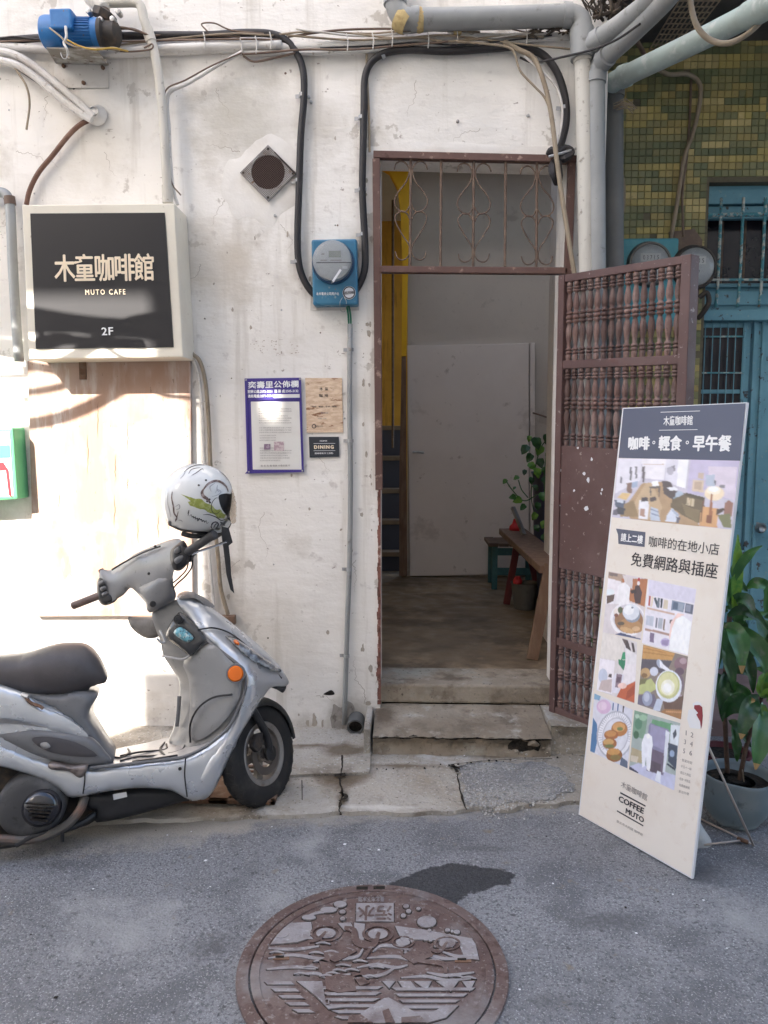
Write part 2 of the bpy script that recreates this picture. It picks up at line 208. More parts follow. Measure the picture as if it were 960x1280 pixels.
# ------------------------------------------------------------------ mesh helpers
def catmull(pts, n=6):
    if len(pts) < 3: return [V(p) for p in pts]
    P = [V(p) for p in pts]; P = [P[0] * 2 - P[1]] + P + [P[-1] * 2 - P[-2]]; out = []
    for i in range(1, len(P) - 2):
        for k in range(n):
            t = k / n; a, b, c, d = P[i - 1], P[i], P[i + 1], P[i + 2]
            out.append(.5 * ((2 * b) + (c - a) * t + (2 * a - 5 * b + 4 * c - d) * t * t + (3 * b - a - 3 * c + d) * t ** 3))
    out.append(P[-2]); return out
class MB:
    def __init__(s): s.v = []; s.f = []; s.mi = []; s.c = []
    def face(s, idx, m=0, col=None): s.f.append(tuple(idx)); s.mi.append(m); s.c.append(col)
    def add(s, vs, fs, m=0, col=None):
        o = len(s.v); s.v += [V(v) for v in vs]
        for f in fs: s.face([i + o for i in f], m, col)
    def hexa(s, b, t, m=0, col=None):
        """b, t: matching bottom and top loops"""
        n = len(b); vs = list(b) + list(t)
        fs = [tuple(range(n))[::-1], tuple(range(n, 2 * n))] + [(i, (i + 1) % n, n + (i + 1) % n, n + i) for i in range(n)]
        s.add(vs, fs, m, col)
    def box(s, a, b, m=0, col=None):
        x0, y0, z0 = a; x1, y1, z1 = b
        s.hexa([(x0, y0, z0), (x1, y0, z0), (x1, y1, z0), (x0, y1, z0)], [(x0, y0, z1), (x1, y0, z1), (x1, y1, z1), (x0, y1, z1)], m, col)
    def beam(s, p, q, wd, ht, up=(0, 0, 1), m=0):
        p = V(p); q = V(q); d = (q - p).normalized(); r = d.cross(V(up)).normalized(); u = r.cross(d)
        c = [(-r * wd - u * ht) / 2, (r * wd - u * ht) / 2, (r * wd + u * ht) / 2, (-r * wd + u * ht) / 2]
        s.hexa([p + k for k in c], [q + k for k in c], m)
    def tube(s, pts, r, n=8, sm=6, m=0, rfun=None, cap=True):
        P = catmull(pts, sm) if sm else [V(p) for p in pts]
        o = len(s.v); L = len(P); prev = None
        for i, p in enumerate(P):
            d = (P[min(i + 1, L - 1)] - P[max(i - 1, 0)])
            d = d.normalized() if d.length > 1e-9 else V((0, 0, 1))
            if prev is None:
                a = V((0, 0, 1)) if abs(d.z) < .9 else V((1, 0, 0)); u = d.cross(a).normalized()
            else:
                u = (prev - d * prev.dot(d)).normalized()
            prev = u; v = d.cross(u); rr = rfun(i / (L - 1)) * r if rfun else r
            for k in range(n):
                a = 2 * math.pi * k / n; s.v.append(p + (u * math.cos(a) + v * math.sin(a)) * rr)
        for i in range(L - 1):
            for k in range(n):
                s.face((o + i * n + k, o + i * n + (k + 1) % n, o + (i + 1) * n + (k + 1) % n, o + (i + 1) * n + k), m)
        if cap:
            s.face([o + k for k in range(n)][::-1], m); s.face([o + (L - 1) * n + k for k in range(n)], m)
    def lathe(s, prof, c=(0, 0, 0), axis=(0, 0, 1), n=24, m=0, ref=None):
        """prof: (radius, height along the axis)"""
        ax = V(axis).normalized(); a = V(ref) if ref else (V((0, 0, 1)) if abs(ax.z) < .9 else V((1, 0, 0)))
        u = (a - ax * a.dot(ax)).normalized(); v = ax.cross(u); c = V(c); o = len(s.v); rings = []
        for r, h in prof:
            if r < 1e-6: rings.append([len(s.v)]); s.v.append(c + ax * h)
            else:
                rings.append([len(s.v) + k for k in range(n)])
                for k in range(n):
                    t = 2 * math.pi * k / n; s.v.append(c + ax * h + (u * math.cos(t) + v * math.sin(t)) * r)
        for A, B in zip(rings, rings[1:]):
            if len(A) == 1 and len(B) == 1: continue
            for k in range(n):
                k2 = (k + 1) % n
                if len(A) == 1: s.face((A[0], B[k], B[k2]), m)
                elif len(B) == 1: s.face((A[k], A[k2], B[0]), m)
                else: s.face((A[k], A[k2], B[k2], B[k]), m)
    def prism(s, pts, dv, m=0, col=None):
        dv = V(dv); P = [V(p) for p in pts]; s.hexa(P, [p + dv for p in P], m, col)
    def poly(s, pts, m=0, col=None): s.add(pts, [tuple(range(len(pts)))], m, col)
    def build(s, name, mats, parent=None, smooth=False, kind=None, loc=None, bevel=0, solid=0, soff=0, sub=0, auto=None, label=None):
        me = bpy.data.meshes.new(name)
        if loc is None:
            if parent is not None: base = V((0, 0, 0)); 
            else: base = s.v[0].copy() if s.v else V()
        else: base = V(loc)
        pw = V(parent['_w']) if parent is not None and '_w' in parent.keys() else V((0, 0, 0))
        if parent is not None and loc is None: base = pw.copy()
        me.from_pydata([tuple(v - base) for v in s.v], [], s.f)
        if not isinstance(mats, (list, tuple)): mats = [mats]
        for m_ in mats: me.materials.append(m_)
        me.polygons.foreach_set('material_index', s.mi)
        if any(c is not None for c in s.c):
            ca = me.color_attributes.new('Col', 'FLOAT_COLOR', 'CORNER'); k = 0; buf = []
            for f, c in zip(s.f, s.c):
                c = c or (1, 1, 1)
                for _ in f: buf += [c[0], c[1], c[2], 1]
            ca.data.foreach_set('color', buf)
        me.polygons.foreach_set('use_smooth', [bool(smooth)] * len(s.f))
        me.validate(); me.update()
        o = bpy.data.objects.new(name, me); sc.collection.objects.link(o)
        o.location = base - pw
        if parent is not None: o.parent = parent
        o['_w'] = tuple(base)
        if solid:
            md = o.modifiers.new('thickness', 'SOLIDIFY'); md.thickness = solid; md.offset = soff
        if bevel:
            md = o.modifiers.new('bevel', 'BEVEL'); md.width = bevel; md.segments = 2; md.limit_method = 'ANGLE'; md.angle_limit = math.radians(40); md.harden_normals = False
        if sub:
            md = o.modifiers.new('sub', 'SUBSURF'); md.levels = sub; md.render_levels = sub
        if smooth == 'auto':
            es = me.edges; import bmesh
            bm = bmesh.new(); bm.from_mesh(me)
            for e in bm.edges:
                if len(e.link_faces) == 2 and e.calc_face_angle(0) > math.radians(35): e.smooth = False
            bm.to_mesh(me); bm.free()
        if kind: o['kind'] = kind
        if label: o['label'] = label
        return o
def thing(name, label, cat, loc=(0, 0, 0), group=None):
    o = bpy.data.objects.new(name, None); sc.collection.objects.link(o); o.location = loc; o['_w'] = tuple(loc)
    o.empty_display_size = .1
    o['label'] = label; o['category'] = cat
    if group: o['group'] = group
    return o
def tag(o, label, cat, group=None):
    o['label'] = label; o['category'] = cat
    if group: o['group'] = group
    return o
def copy_part(o, parent, loc, scale=None):
    c = o.copy(); sc.collection.objects.link(c); c.parent = parent; c.location = loc
    if scale: c.scale = scale
    return c
def text_mesh(body, bold=0.0, space=1.0):
    c = bpy.data.curves.new('t', 'FONT'); c.body = body; c.align_x = 'LEFT'; c.offset = bold; c.space_character = space; c.resolution_u = 2
    c.fill_mode = 'FRONT'
    o = bpy.data.objects.new('t', c); sc.collection.objects.link(o)
    dg = bpy.context.evaluated_depsgraph_get(); m = bpy.data.meshes.new_from_object(o.evaluated_get(dg))
    vs = [v.co.copy() for v in m.vertices]; fs = [tuple(p.vertices) for p in m.polygons]
    bpy.data.objects.remove(o); bpy.data.curves.remove(c); bpy.data.meshes.remove(m); return vs, fs
def text_quad(mb, body, bl, br, tl, m=0, bold=0.0, col=None, space=1.0, lift=None):
    """lay lettering as thin print in the frame bottom-left, bottom-right, top-left (world points)"""
    bold0 = bold; vs, fs = text_mesh(body, 0, space)
    if not vs: return
    x0 = min(v.x for v in vs); x1 = max(v.x for v in vs); y0 = min(v.y for v in vs); y1 = max(v.y for v in vs)
    bl, br, tl = V(bl), V(br), V(tl); ex = br - bl; ey = tl - bl
    L = V(lift) if lift else V((0, 0, 0))
    nn = ex.cross(ey).normalized(); W_ = x1 - x0; Hh = y1 - y0
    offs = [(0, 0)] if bold0 <= 0 else [(0, 0), (bold0, 0), (-bold0, 0), (0, bold0 * .7), (0, -bold0 * .7)]
    for i, (a, b) in enumerate(offs):
        mb.add([bl + L + nn * i * .00012 + ex * ((v.x - x0 + a) / W_) + ey * ((v.y - y0 + b) / Hh) for v in vs], fs, m, col)
def inpoly(x, y, P):
    c = False; j = len(P) - 1
    for i in range(len(P)):
        xi, yi = P[i][0], P[i][1]; xj, yj = P[j][0], P[j][1]
        if (yi > y) != (yj > y) and x < (xj - xi) * (y - yi) / (yj - yi) + xi: c = not c
        j = i
    return c
def segdist(x, y, P):
    best = 1e9
    for i in range(len(P)):
        ax, ay = P[i][0], P[i][1]; bx, by = P[(i + 1) % len(P)][0], P[(i + 1) % len(P)][1]
        dx, dy = bx - ax, by - ay; L = dx * dx + dy * dy or 1e-9
        t = max(0, min(1, ((x - ax) * dx + (y - ay) * dy) / L)); d = math.hypot(x - ax - t * dx, y - ay - t * dy)
        if d < best: best = d
    return best
def densify(P, closed=True, n=4):
    Q = [V((*p, 0)) if len(p) == 2 else V(p) for p in P]
    m = len(Q); out = []
    for i in range(m):
        a, b, c, d = Q[(i - 1) % m], Q[i], Q[(i + 1) % m], Q[(i + 2) % m]
        for k in range(n):
            t = k / n; out.append(.5 * ((2 * b) + (c - a) * t + (2 * a - 5 * b + 4 * c - d) * t * t + (3 * b - a - 3 * c + d) * t ** 3))
    return out
def triangulate(P, g):
    pts = [V((p[0], p[1])) for p in P]; n = len(pts)
    x0 = min(p.x for p in pts); x1 = max(p.x for p in pts); y0 = min(p.y for p in pts); y1 = max(p.y for p in pts)
    y = y0 + g * .5; row = 0
    while y < y1:
        x = x0 + g * (.5 if row % 2 else 1.0)
        while x < x1:
            if inpoly(x, y, P) and segdist(x, y, P) > g * .55: pts.append(V((x, y)))
            x += g
        y += g * .87; row += 1
    r = delaunay_2d_cdt(pts, [(i, (i + 1) % n) for i in range(n)], [], 1, 1e-5)
    return r[0], r[2]
# ================================================================== THE GROUND
def rag(pts, amp, step=.04, seed=1):
    """ragged outline through pts (closed)"""
    out = []; n = len(pts)
    for i in range(n):
        a = V(pts[i]); b = V(pts[(i + 1) % n]); L = (b - a).length; k = max(1, int(L / step)); d = (b - a).normalized(); nn = V((-d.y, d.x, 0))
        for j in range(k):
            p = a.lerp(b, j / k); out.append(p + nn * amp * mnoise.noise(p * 9 + V((seed, 0, 0))) * 1.6 + nn * amp * .5 * mnoise.noise(p * 40 + V((seed, 3, 0))))
    return out
def sheet(name, pts, z, mats, g=.05, kind='structure', parent=None, amp=0.0, thick=0, rise=None):
    vs, fs = triangulate([(p.x, p.y) for p in pts], g); mb = MB()
    mb.add([(v.x, v.y, z + (amp * mnoise.noise(V((v.x * 3, v.y * 3, 1))) if amp else 0) + (rise(v.x, v.y) if rise else 0)) for v in vs], fs)
    # skirt so that the slab has an edge
    if thick:
        n = len(pts); o = len(mb.v); mb.v += [V((v.x, v.y, mb.v[i].z - thick)) for i, v in enumerate(vs[:n])]
        for i in range(n): mb.face((i, (i + 1) % n, o + (i + 1) % n, o + i))
    return mb.build(name, mats, parent, smooth='auto', kind=kind)
mb = MB(); nx, ny = 300, 180
def rz(x, y): return -abs(mnoise.noise(V((x * 1.3, y * 1.3, 0)))) * .012 - abs(mnoise.noise(V((x * 7, y * 7, 4)))) * .003
xs = [-60, -30, -12, -5] + [-3 + 6.5 * i / nx for i in range(nx + 1)] + [6, 12, 30, 60]
ys = [-60, -20, -8] + [-4 + 4.0 * i / ny for i in range(ny + 1)]
for y in ys:
    for x in xs: mb.v.append(V((x, y, rz(x, y) if abs(x) < 4 and y > -5 else -.004)))
c = len(xs)
for j in range(len(ys) - 1):
    for i in range(c - 1): mb.face((j * c + i, j * c + i + 1, (j + 1) * c + i + 1, (j + 1) * c + i))
rd = mb.build('road', ASPH, kind='structure', smooth=True)
wpx = [(488, 1104), (512, 1094), (535, 1084), (566, 1077), (598, 1082), (630, 1086), (648, 1094), (632, 1099), (640, 1103), (618, 1106), (600, 1114), (590, 1112), (578, 1122), (566, 1132), (548, 1126), (520, 1114), (500, 1111)]
wq = [(q.x, q.y) for q in (G(*p) for p in wpx)]; dw = rd.data.attributes.new('wet', 'FLOAT', 'POINT')
for i, v in enumerate(mb.v):
    if abs(v.x - wq[5][0]) < .6 and abs(v.y - wq[5][1]) < .5:
        d = segdist(v.x, v.y, wq) * (1 if inpoly(v.x, v.y, wq) else -1); dw.data[i].value = max(0, min(1, .5 + d / .06))
da = rd.data.attributes.new('dirt', 'FLOAT', 'POINT'); db_ = rd.data.attributes.new('coarse', 'FLOAT', 'POINT'); e_l = G(0, 1040); e_r = G(720, 1006)
for i, v in enumerate(mb.v):
    ey = e_l.y + (e_r.y - e_l.y) * (v.x - e_l.x) / (e_r.x - e_l.x); d = ey - v.y
    da.data[i].value = max(0, 1 - max(0, d) / (.36 if v.x < -.75 else .2)) * (1 if d > -.3 else 0) * (1 if v.x < -.6 else .7)
    c_ = 0
    for px, py, sx, sy in ((760, 1150, .42, .16), (600, 1060, .45, .07), (880, 1090, .25, .3), (270, 1180, .25, .2), (80, 1080, .4, .08), (690, 1250, .2, .1)):
        q = G(px, py); c_ = max(c_, 1 - math.hypot((v.x - q.x) / sx, (v.y - q.y) / sy))
    db_.data[i].value = max(0, c_) * .8
# concrete strip along the foot of the houses
e = [G(x, y) for x, y in ((-160, 1048), (0, 1040), (120, 1032), (260, 1026), (400, 1021), (520, 1020), (575, 1016), (640, 1014), (720, 1006))]
strip = [V((-12, .0, 0)), V((-12, e[0].y, 0))] + e + [V((1.5, e[-1].y + .05, 0)), V((1.5, 0, 0))]
pv = sheet('concrete_pavement', rag(strip, .016, .03), .016, CONCL, .045, amp=.008, thick=.03)
def blobs(o, an, L, z=0):
    at = o.data.attributes.new(an, 'FLOAT', 'POINT'); w0 = V(o['_w'])
    B_ = [(G(px, py), sx, sy, k) for px, py, sx, sy, k in L]
    for i, v in enumerate(o.data.vertices):
        p = v.co + w0; at.data[i].value = max([0] + [k * (1 - math.hypot((p.x - q.x) / sx, (p.y - q.y) / sy)) for q, sx, sy, k in B_])
blobs(pv, 'stain', [(430, 975, .22, .18, 1.1), (380, 965, .25, .10, .9), (500, 962, .35, .06, 1.0), (620, 950, .5, .05, .9), (250, 985, .3, .2, .6), (100, 1010, .8, .1, .6), (428, 1005, .05, .2, 1.0)])
blobs(pv, 'dust', [(60, 1036, .6, .05, 1.0), (200, 1028, .5, .05, 1.0), (330, 1020, .4, .05, 1.0), (470, 1014, .45, .06, 1.0), (490, 985, .2, .07, .6), (660, 1000, .2, .05, .9), (540, 975, .12, .05, .7)])
mb = MB(); mb.box((1.2, -.85, -.02), (12, 0.0, .012)); mb.build('side_pavement', ASPH, kind='structure')
# low concrete ledge along the wall foot
led = [G(x, y, .05) for x, y in ((360, 964), (392, 962), (430, 960), (461, 958))]
p = [V((-12, .02, 0)), V((-12, -.17, 0))] + [V((q.x, q.y, 0)) for q in led] + [V((led[-1].x, .02, 0))]
ldg = sheet('wall_foot_ledge', rag(p, .010, seed=5), .028, CONCL, .04, amp=.01, thick=.04)
blobs(ldg, 'stain', [(430, 945, .2, .12, 1.2), (390, 940, .3, .05, 1.1), (300, 940, .5, .05, .9), (250, 950, .5, .15, .5)])
# gritty patch, wet patch, grime and cracks
gp = [G(x, y) for x, y in ((572, 965), (600, 957), (660, 958), (705, 964), (716, 985), (690, 1003), (650, 1009), (610, 1020), (585, 1012), (576, 990))]
sheet('broken_grit_patch', rag(gp, .035, .015, 9), .0215, GRIT, .02, amp=.012, thick=.02)
mb = MB(); gpx = [(572, 965), (600, 957), (660, 958), (705, 964), (716, 985), (690, 1003), (650, 1009), (610, 1020), (585, 1012), (576, 990)]; k = 0
while k < 620:
    x, y = random.uniform(565, 725), random.uniform(955, 1024)
    if not inpoly(x, y, gpx) and random.random() > .12: continue
    k += 1; q = G(x, y, .024); s = random.uniform(.0018, .0055) * (1.3 if y > 985 else .8); a = random.uniform(0, 6)
    vs = [q + V((s * math.cos(a + j * 1.57) * random.uniform(.6, 1.2), s * math.sin(a + j * 1.57) * random.uniform(.6, 1.2), -.002)) for j in range(4)] + [q + V((0, 0, s * .8))]
    mb.add(vs, [(0, 1, 4), (1, 2, 4), (2, 3, 4), (3, 0, 4)], 0 if random.random() < .6 else 1)
mb.build('loose_gravel', [mat('pale_pebble', (.52, .51, .49), [(40, 5, .5, .7, (.36, .35, .34))], .9), CONCL], kind='stuff')
def rock(p, s, mt, parent, nm='broken_piece'):
    import bmesh
    bm = bmesh.new()
    for _ in range(16):
        v = V((random.gauss(0, 1), random.gauss(0, 1), random.gauss(0, 1))).normalized() * random.uniform(.75, 1); bm.verts.new((v.x * s, v.y * s * .8, v.z * s * .7))
    r = bmesh.ops.convex_hull(bm, input=bm.verts); 
    for v in [v for v in bm.verts if not v.link_faces]: bm.verts.remove(v)
    me = bpy.data.meshes.new(nm); bm.to_mesh(me); bm.free(); me.materials.append(mt); o = bpy.data.objects.new(nm, me); sc.collection.objects.link(o)
    if parent is not None: o.parent = parent; o.location = V(p) - V(parent['_w'])
    else: o.location = p
    md = o.modifiers.new('b', 'BEVEL'); md.width = s * .06; return o
cr = MB()
def crack(pxs, wdt, z=.028):
    P = catmull([G(x, y, z) for x, y in pxs], 6); L = []; R = []
    for i, q in enumerate(P):
        d = (P[min(i + 1, len(P) - 1)] - P[max(i - 1, 0)]).normalized(); n_ = V((-d.y, d.x, 0)); ww = wdt * (.35 + 1.2 * abs(mnoise.noise(q * 30)))
        q = q + n_ * .006 * mnoise.noise(q * 50); L.append(q + n_ * ww); R.append(q - n_ * ww)
    for i in range(len(P) - 1): cr.poly([R[i], R[i + 1], L[i + 1], L[i]])
crack([(426, 938), (428, 955), (425, 975), (428, 992), (424, 1008), (426, 1019)], .006)
crack([(425, 990), (432, 996), (424, 1001)], .012)
crack([(418, 969), (432, 968)], .02); crack([(572, 967), (576, 990), (582, 1012)], .005)
crack([(560, 957), (575, 960)], .012); crack([(566, 955), (572, 965)], .015); crack([(570, 959), (582, 957)], .007)
crack([(378, 975), (377, 1000)], .003); crack([(560, 956), (620, 950), (690, 948)], .004)
crack([(20, 975), (120, 972), (230, 968)], .004)
cr.build('dirt_filled_cracks', SOIL, kind='structure')
# loose bits on the ground
mb = MB()
for i in range(150):
    x = random.uniform(-2.0, 1.6); y = random.uniform(-2.6, -.25); s = random.uniform(.0012, .0036) * random.choice((1, 1, 1, 1.5)); z = .026 if y > -.65 else .0
    vs = [(x + s * a + random.uniform(-.3, .3) * s, y + s * b, z + s * c_ * .6) for a, b, c_ in ((-1, -1, 0), (1, -1, 0), (1, 1, 0), (-1, 1, 0), (0, 0, 1.2))]
    mb.add(vs, [(0, 1, 4), (1, 2, 4), (2, 3, 4), (3, 0, 4)], random.choice((0, 0, 1)))
mb.build('grit_specks', [WHITEE, SOIL], kind='stuff')

# ================================================================== THE HOUSE
TH = .22
xl = W(475, 540).x; xr = W(700, 560).x
house = thing('house', 'old white plastered house front with an open doorway', 'house', (0, 0, 0))
xc = W(757, 200).x
mb = MB()
lt = W(470, 193); rt = W(706, 199)
def ywall(pts, y0=0, y1=TH, m=0, mbx=None): (mbx or mb).prism([V((x, y0, z)) for x, z in pts], (0, y1 - y0, 0), m)
ywall([(-12, -.1), (xl, -.1), (xl, lt.z), (-12, lt.z)])
ywall([(-12, lt.z), (xl, lt.z), (xr, rt.z), (xc, rt.z), (xc, 7.5), (-12, 7.5)])
ywall([(xr, -.1), (xc, -.1), (xc, rt.z), (xr, rt.z)])
mb.build('front_wall', PLASTER, house)
# proud plaster where the wall was made good: round the vent and over the doorway, ragged edges
def patch(pxs, prot, mt, name, seed=1, g=.03):
    pts = densify([W(x, y) for x, y in pxs], n=4); P = []
    for i, q in enumerate(pts): P.append((q.x + .012 * mnoise.noise(q * 20 + V((seed, 0, 0))), q.z + .012 * mnoise.noise(q * 20 + V((0, seed, 5)))))
    vs, fs = triangulate(P, g); m_ = MB()
    m_.add([(v.x, -prot * min(1, segdist(v.x, v.y, P) / .012) * (1 + .5 * mnoise.noise(V((v.x * 9, 0, v.y * 9)))) - .0008, v.y) for v in vs], fs)
    return m_.build(name, mt, house, smooth=True)
patch([(276, 240), (284, 205), (300, 196), (316, 180), (338, 168), (366, 184), (374, 205), (371, 250), (352, 268), (338, 284), (312, 270), (296, 276), (286, 256)], .004, PLASTER2, 'plaster_patch', 2)
patch([(462, 194), (462, 184), (520, 178), (590, 180), (650, 184), (715, 183), (716, 196), (650, 195), (560, 193)], .006, PLASTER2, 'plaster_patch', 4)
patch([(414, 905), (416, 880), (426, 884), (432, 876), (441, 878), (443, 886), (440, 905), (446, 916), (438, 925), (420, 922)], .004, DIRTP, 'bare_plaster_spot', 7)
patch([(405, 868), (408, 863), (414, 861), (418, 866), (413, 869)], .003, SOIL, 'wall_hole', 8, .01)
patch([(344, 934), (380, 929), (415, 922), (452, 918), (452, 932), (400, 944), (346, 950)], .004, DIRTP, 'bare_plaster_spot', 11)
# chipped brick edge along the left jamb
mb = MB(); z0 = W(475, 880).z; z1 = W(475, 520).z; n = 70
for i in range(n):
    za = z0 + (z1 - z0) * i / n; zb = z0 + (z1 - z0) * (i + 1) / n; k = .5 + .9 * mnoise.noise(V((0, 3, i * .35))); wd = .006 + .016 * max(0, min(1, k)) * (1 - .6 * i / n)
    mb.box((xl - wd, -.004 - .004 * random.random(), za), (xl + .003, .02, zb + .0005))
mb.build('chipped_brick_edge', BRICK, house)
# rooms behind the doorway
fz = hit(580, 856, (0, .05, 0), (0, 1, 0)).z
mb = MB(); mb.box((-.6, .05, fz - .10), (xc - .01, .34, fz)); th_ = mb.build('threshold', CONC, kind='structure', bevel=.012)
mb = MB(); mb.box((-.6, .34, fz - .1), (xc - .01, 1.02, fz - .004)); mb.box((-.6, 1.02, fz - .1), (1.85, 5.2, fz - .004)); mb.build('indoor_floor', INFLOOR, kind='structure')
YB = 3.1
def B(px, py, y=YB): return hit(px, py, (0, y, 0), (0, 1, 0))
mb = MB(); xb = B(509, 600).x
ywall([(xb, fz - .1), (1.85, fz - .1), (1.85, 3.95), (xb, 3.95)], YB, YB + .12); mb.build('back_wall', INNER, house)
mb = MB(); mb.box((1.78, 1.0, fz - .1), (1.9, YB, 3.95)); mb.build('side_wall', INNER, house)
mb = MB(); mb.box((xc - .06, TH, fz - .1), (xc - .002, 1.0, 3.95)); mb.box((xc - .06, 1.0, fz - .1), (1.78, 1.06, 3.95)); mb.build('side_wall', INNER, house)
mb = MB(); mb.box((-.62, TH, fz - .1), (-.5, 5.2, 3.95)); mb.build('side_wall', OCHRE, house)
mb = MB(); mb.box((-.5, 5.1, fz - .1), (xb + .5, 5.2, 3.95)); mb.build('stair_back_wall', OCHRE, house)
mb = MB()
for a_, b_ in (((-.62, TH, 3.95), (xc, .3, 4.05)), ((-.62, 2.65, 3.95), (1.9, 5.2, 4.05)), ((-.62, .3, 3.95), (-.4, 2.65, 4.05)), ((xc - .06, .3, 3.95), (1.9, 1.05, 4.05)), ((1.7, 1.05, 3.95), (1.9, 2.65, 4.05))): mb.box(a_, b_)
mb.build('ceiling', INWHITE, house)      # unseen opening added over the front room to brighten the indoors
q = B(590, 209, 3.0); mb = MB(); mb.box((-.5, 2.7, q.z), (1.78, 3.0, 3.95)); mb.build('ceiling_beam', INWHITE, house)
# yellow post with the curved head at the stair mouth, dark opening edge beyond
a = B(512, 205, 3.0); mb = MB()
arc = [B(x, y, 3.0) for x, y in ((512, 170), (513, 215), (511, 300), (508, 430), (507.5, 445), (502, 445), (502, 430), (503, 330), (501, 270), (497, 235), (486, 214), (474, 207), (474, 170))]
mb.prism(arc, (0, .1, 0)); mb.build('yellow_post', YELLOW, house)
mb = MB(); mb.prism([B(x, y, 3.0) for x, y in ((507.5, 446), (509, 720), (499, 720), (499, 600), (502, 446))], (0, .08, 0)); mb.build('brown_post', WOODB, house)
mb = MB(); mb.tube([B(491, 250, 3.6), B(491, 560, 3.6)], .012, sm=0); mb.build('conduit', WOODD, house)
# steep stairs behind
st = thing('staircase', 'steep dark stair with worn pale treads inside doorway', 'stairs', (0, 3.3, fz))
ty = [690, 650, 611, 570, 532]; zp = fz
for i, yy in enumerate(ty):
    yf = 3.35 + .14 * i; z = hit(490, yy, (0, yf, 0), (0, 1, 0)).z
    mb = MB(); mb.box((-.5, yf + .02, zp - .02), (xb - .02, yf + .3, z - .03)); mb.build('riser', STAIRD, st)
    mb = MB(); mb.box((-.5, yf, z - .045), (xb - .02, yf + .3, z)); mb.build('tread', STAIRT, st, bevel=.006)
    zp = z
# inner white door
dr = thing('indoor_door', 'plain white flush door closed at back of room', 'door', tuple(B(588, 718)))
a, b, c_, d = B(509, 432.5), B(660, 430), B(660, 716), B(512.5, 719)
mb = MB(); mb.prism([p + V((0, -.045, 0)) for p in (d, c_, b, a)], (0, .043, 0)); mb.build('panel', DOORW, dr, bevel=.003)
mb = MB(); mb.prism([B(662, 429) + V((0, -.03, 0)), B(668, 429) + V((0, -.03, 0)), B(668, 715) + V((0, -.03, 0)), B(662, 715) + V((0, -.03, 0))], (0, .028, 0)); mb.build('jamb', DOORW, dr, bevel=.003)
mb = MB(); p = B(517, 565) + V((0, -.05, 0)); mb.tube([p, p + V((0, -.05, 0))], .012, sm=0); mb.tube([p + V((0, -.05, 0)), p + V((.05, -.05, 0)), p + V((.09, -.045, -.004))], .010)
mb.build('handle', STEEL, dr)

# ---- iron door frame with scrollwork transom
fr = thing('iron_door_frame', 'brown iron doorway frame with scrolled bars above the opening', 'door frame', (xl, -.02, fz))
def bar(a, b, wd, nm='rail', y=-.012, dp=.04, mt=BROWN, parent=None):
    mb = MB(); mb.beam(W(*a) + V((0, y, 0)), W(*b) + V((0, y, 0)), wd, dp, up=(0, 1, 0)); return mb.build(nm, mt, parent or fr, bevel=.002)
bar((467, 195.5), (719, 201.5), .032); bar((474, 338), (708, 340), .030)
bar((470.5, 201), (474, 612), .035, 'stile'); bar((713.5, 206), (709, 345), .034, 'stile'); bar((709, 350), (700, 880), .03, 'stile', y=.01)
def C7(x, y): return (450 + x / 3.4286, 180 + y / 3.4286)
for i, (xt, yt, yb) in enumerate(((218, 66, 525), (348, 72, 525), (487, 74, 526), (623, 78, 528), (757, 84, 530))):
    a = W(*C7(xt, yt)); b = W(*C7(xt - 3, yb)); mb = MB(); mb.tube([a + V((0, -.012, 0)), b + V((0, -.012, 0))], .0065, n=8, sm=0); mb.build('bar', RUSTIRON, fr, smooth='auto')
    if i % 2 == 0:
        S = [[(72, 48), (64, 24), (45, 13), (25, 18), (10, 38), (8, 66), (22, 104), (52, 142), (70, 178), (64, 208), (44, 226), (20, 226), (4, 200)],
             [(4, 262), (16, 236), (42, 226), (66, 246), (64, 276), (36, 326), (10, 366), (4, 400), (18, 426), (42, 434), (60, 422), (66, 398)]]
        for sgn in (-1, 1):
            for s_ in S:
                P = [W(*C7(xt + sgn * x * (.97 + .06 * random.random()), yt + y + i * .5)) + V((0, -.014, 0)) for x, y in s_]
                mb = MB(); mb.tube(P, .0036, n=6, sm=5); mb.build('scroll', RUSTIRON, fr, smooth=True)

